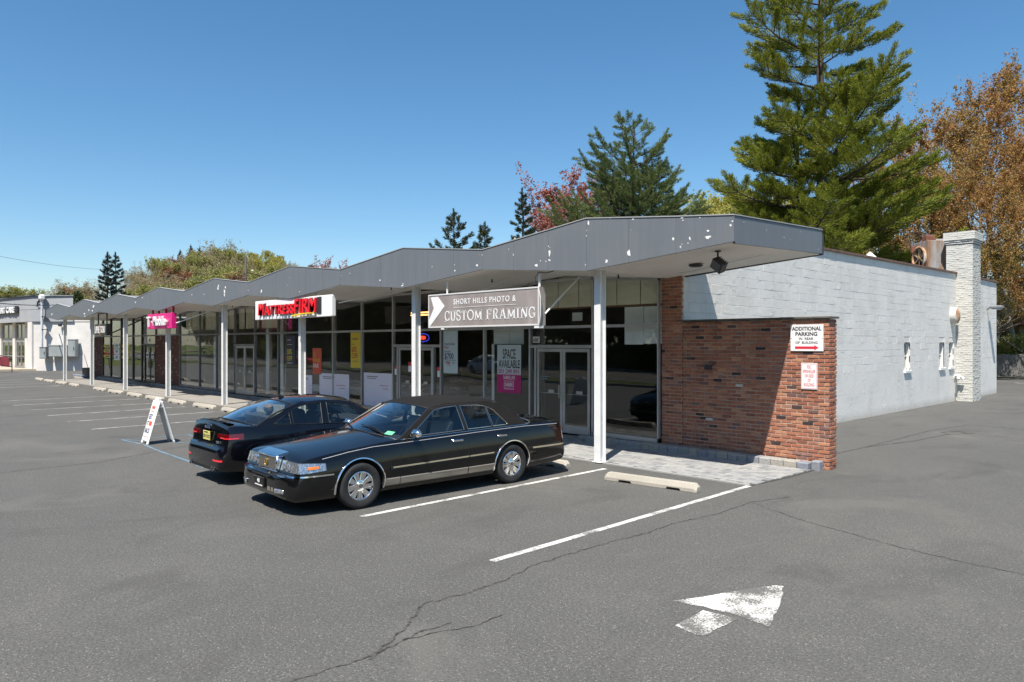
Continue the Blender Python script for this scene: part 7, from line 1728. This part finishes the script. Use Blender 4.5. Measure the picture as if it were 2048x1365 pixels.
    m = MB(); m.text('U51 KCX', .075, B_, 0, .0006, .98, .002); m.text('NEW JERSEY', .032, Matrix.Translation((.10, 4.6695, .838)) @ M_ @ Matrix.Rotation(R(90), 4, 'X'), 0, .0006, 1.0, .001); m.build('plate_print', M_BLK, pl)
    m = MB(); m.text('2.0T', .055, Matrix.Translation((.60 - 1.05, 4.662, .70)) @ M_ @ Matrix.Rotation(R(90), 4, 'X'), 0, .003, 1.1, .002); m.build('badge', CHROME, t)
    return t
AU = modern('sedan', 'modern black compact sedan parked nose in, its yellow rear licence plate showing', PT_A)
AU.rotation_euler = (0, 0, R(180 - 1.5)); AU.location = (-3.43, -1.74, 0)
# cars seen only mirrored in the glass
for i, (x, y, rz, pt, lb) in enumerate([(-33, -24.5, 90, PT_W, 'white car on the road, seen only mirrored in the dark shop window'), (-18, -30.5, -90, PT_G, 'dark grey car on the road, seen only mirrored beside the pale blue poster'), (-62, -22, 90, carpaint('red_car_paint', (.45, .015, .02)), 'red car on the road, seen only mirrored in the grey-framed shop windows')]):
    c = copy_tree(AU); c.location = (x, y, 0); c.rotation_euler = (0, 0, R(rz)); tag(c, lb, 'car', 'cars passing on the road')
    for ch in c.children:
        if ch.data and any(mm and mm.name == PT_A.name for mm in ch.data.materials):
            ch.data = ch.data.copy()
            for k, mm in enumerate(ch.data.materials):
                if mm and mm.name == PT_A.name: ch.data.materials[k] = pt
# ------------------------------------------------------------ light, sky, camera
w = bpy.data.worlds.new('World'); scene.world = w; w.use_nodes = True; nt = w.node_tree; nt.nodes.clear()
sky = nt.nodes.new('ShaderNodeTexSky'); sky.sky_type = 'NISHITA'; sky.sun_disc = False
SUN = Vector((.24, -.50, 1.0)).normalized()
sky.sun_elevation = math.asin(SUN.z); sky.sun_rotation = math.atan2(SUN.x, SUN.y)
sky.altitude = 60; sky.air_density = 1.0; sky.dust_density = .55; sky.ozone_density = 3.0
bg = nt.nodes.new('ShaderNodeBackground'); bg.inputs[1].default_value = .092
out = nt.nodes.new('ShaderNodeOutputWorld'); hs_ = nt.nodes.new('ShaderNodeHueSaturation'); hs_.inputs['Saturation'].default_value = 1.22; hs_.inputs['Hue'].default_value = .494; nt.links.new(sky.outputs[0], hs_.inputs['Color']); nt.links.new(hs_.outputs[0], bg.inputs[0]); nt.links.new(bg.outputs[0], out.inputs[0])
ld = bpy.data.lights.new('sun', 'SUN'); ld.energy = 4.7; ld.angle = R(.5); ld.color = (1.0, .945, .865)
lo_ = bpy.data.objects.new('sun', ld); COL.objects.link(lo_); lo_.rotation_euler = SUN.to_track_quat('Z', 'Y').to_euler()
cd = bpy.data.cameras.new('camera'); cam = bpy.data.objects.new('camera', cd); COL.objects.link(cam)
cam.location = (9.233, -11.317, 2.4); cam.rotation_euler = (R(90), 0, R(46.13)); cd.sensor_width = 36; cd.lens = 36 * 1450 / 2048; cd.shift_y = .0017; cd.clip_end = 3000; cd.clip_start = .1
scene.camera = cam
scene.view_settings.view_transform = 'Standard'; scene.view_settings.look = 'None'; scene.view_settings.exposure = .74; scene.view_settings.gamma = 1
cy = scene.cycles; cy.max_bounces = 8; cy.transparent_max_bounces = 16; cy.glossy_bounces = 4; cy.diffuse_bounces = 3; cy.caustics_reflective = False; cy.caustics_refractive = False; cy.sample_clamp_indirect = 6
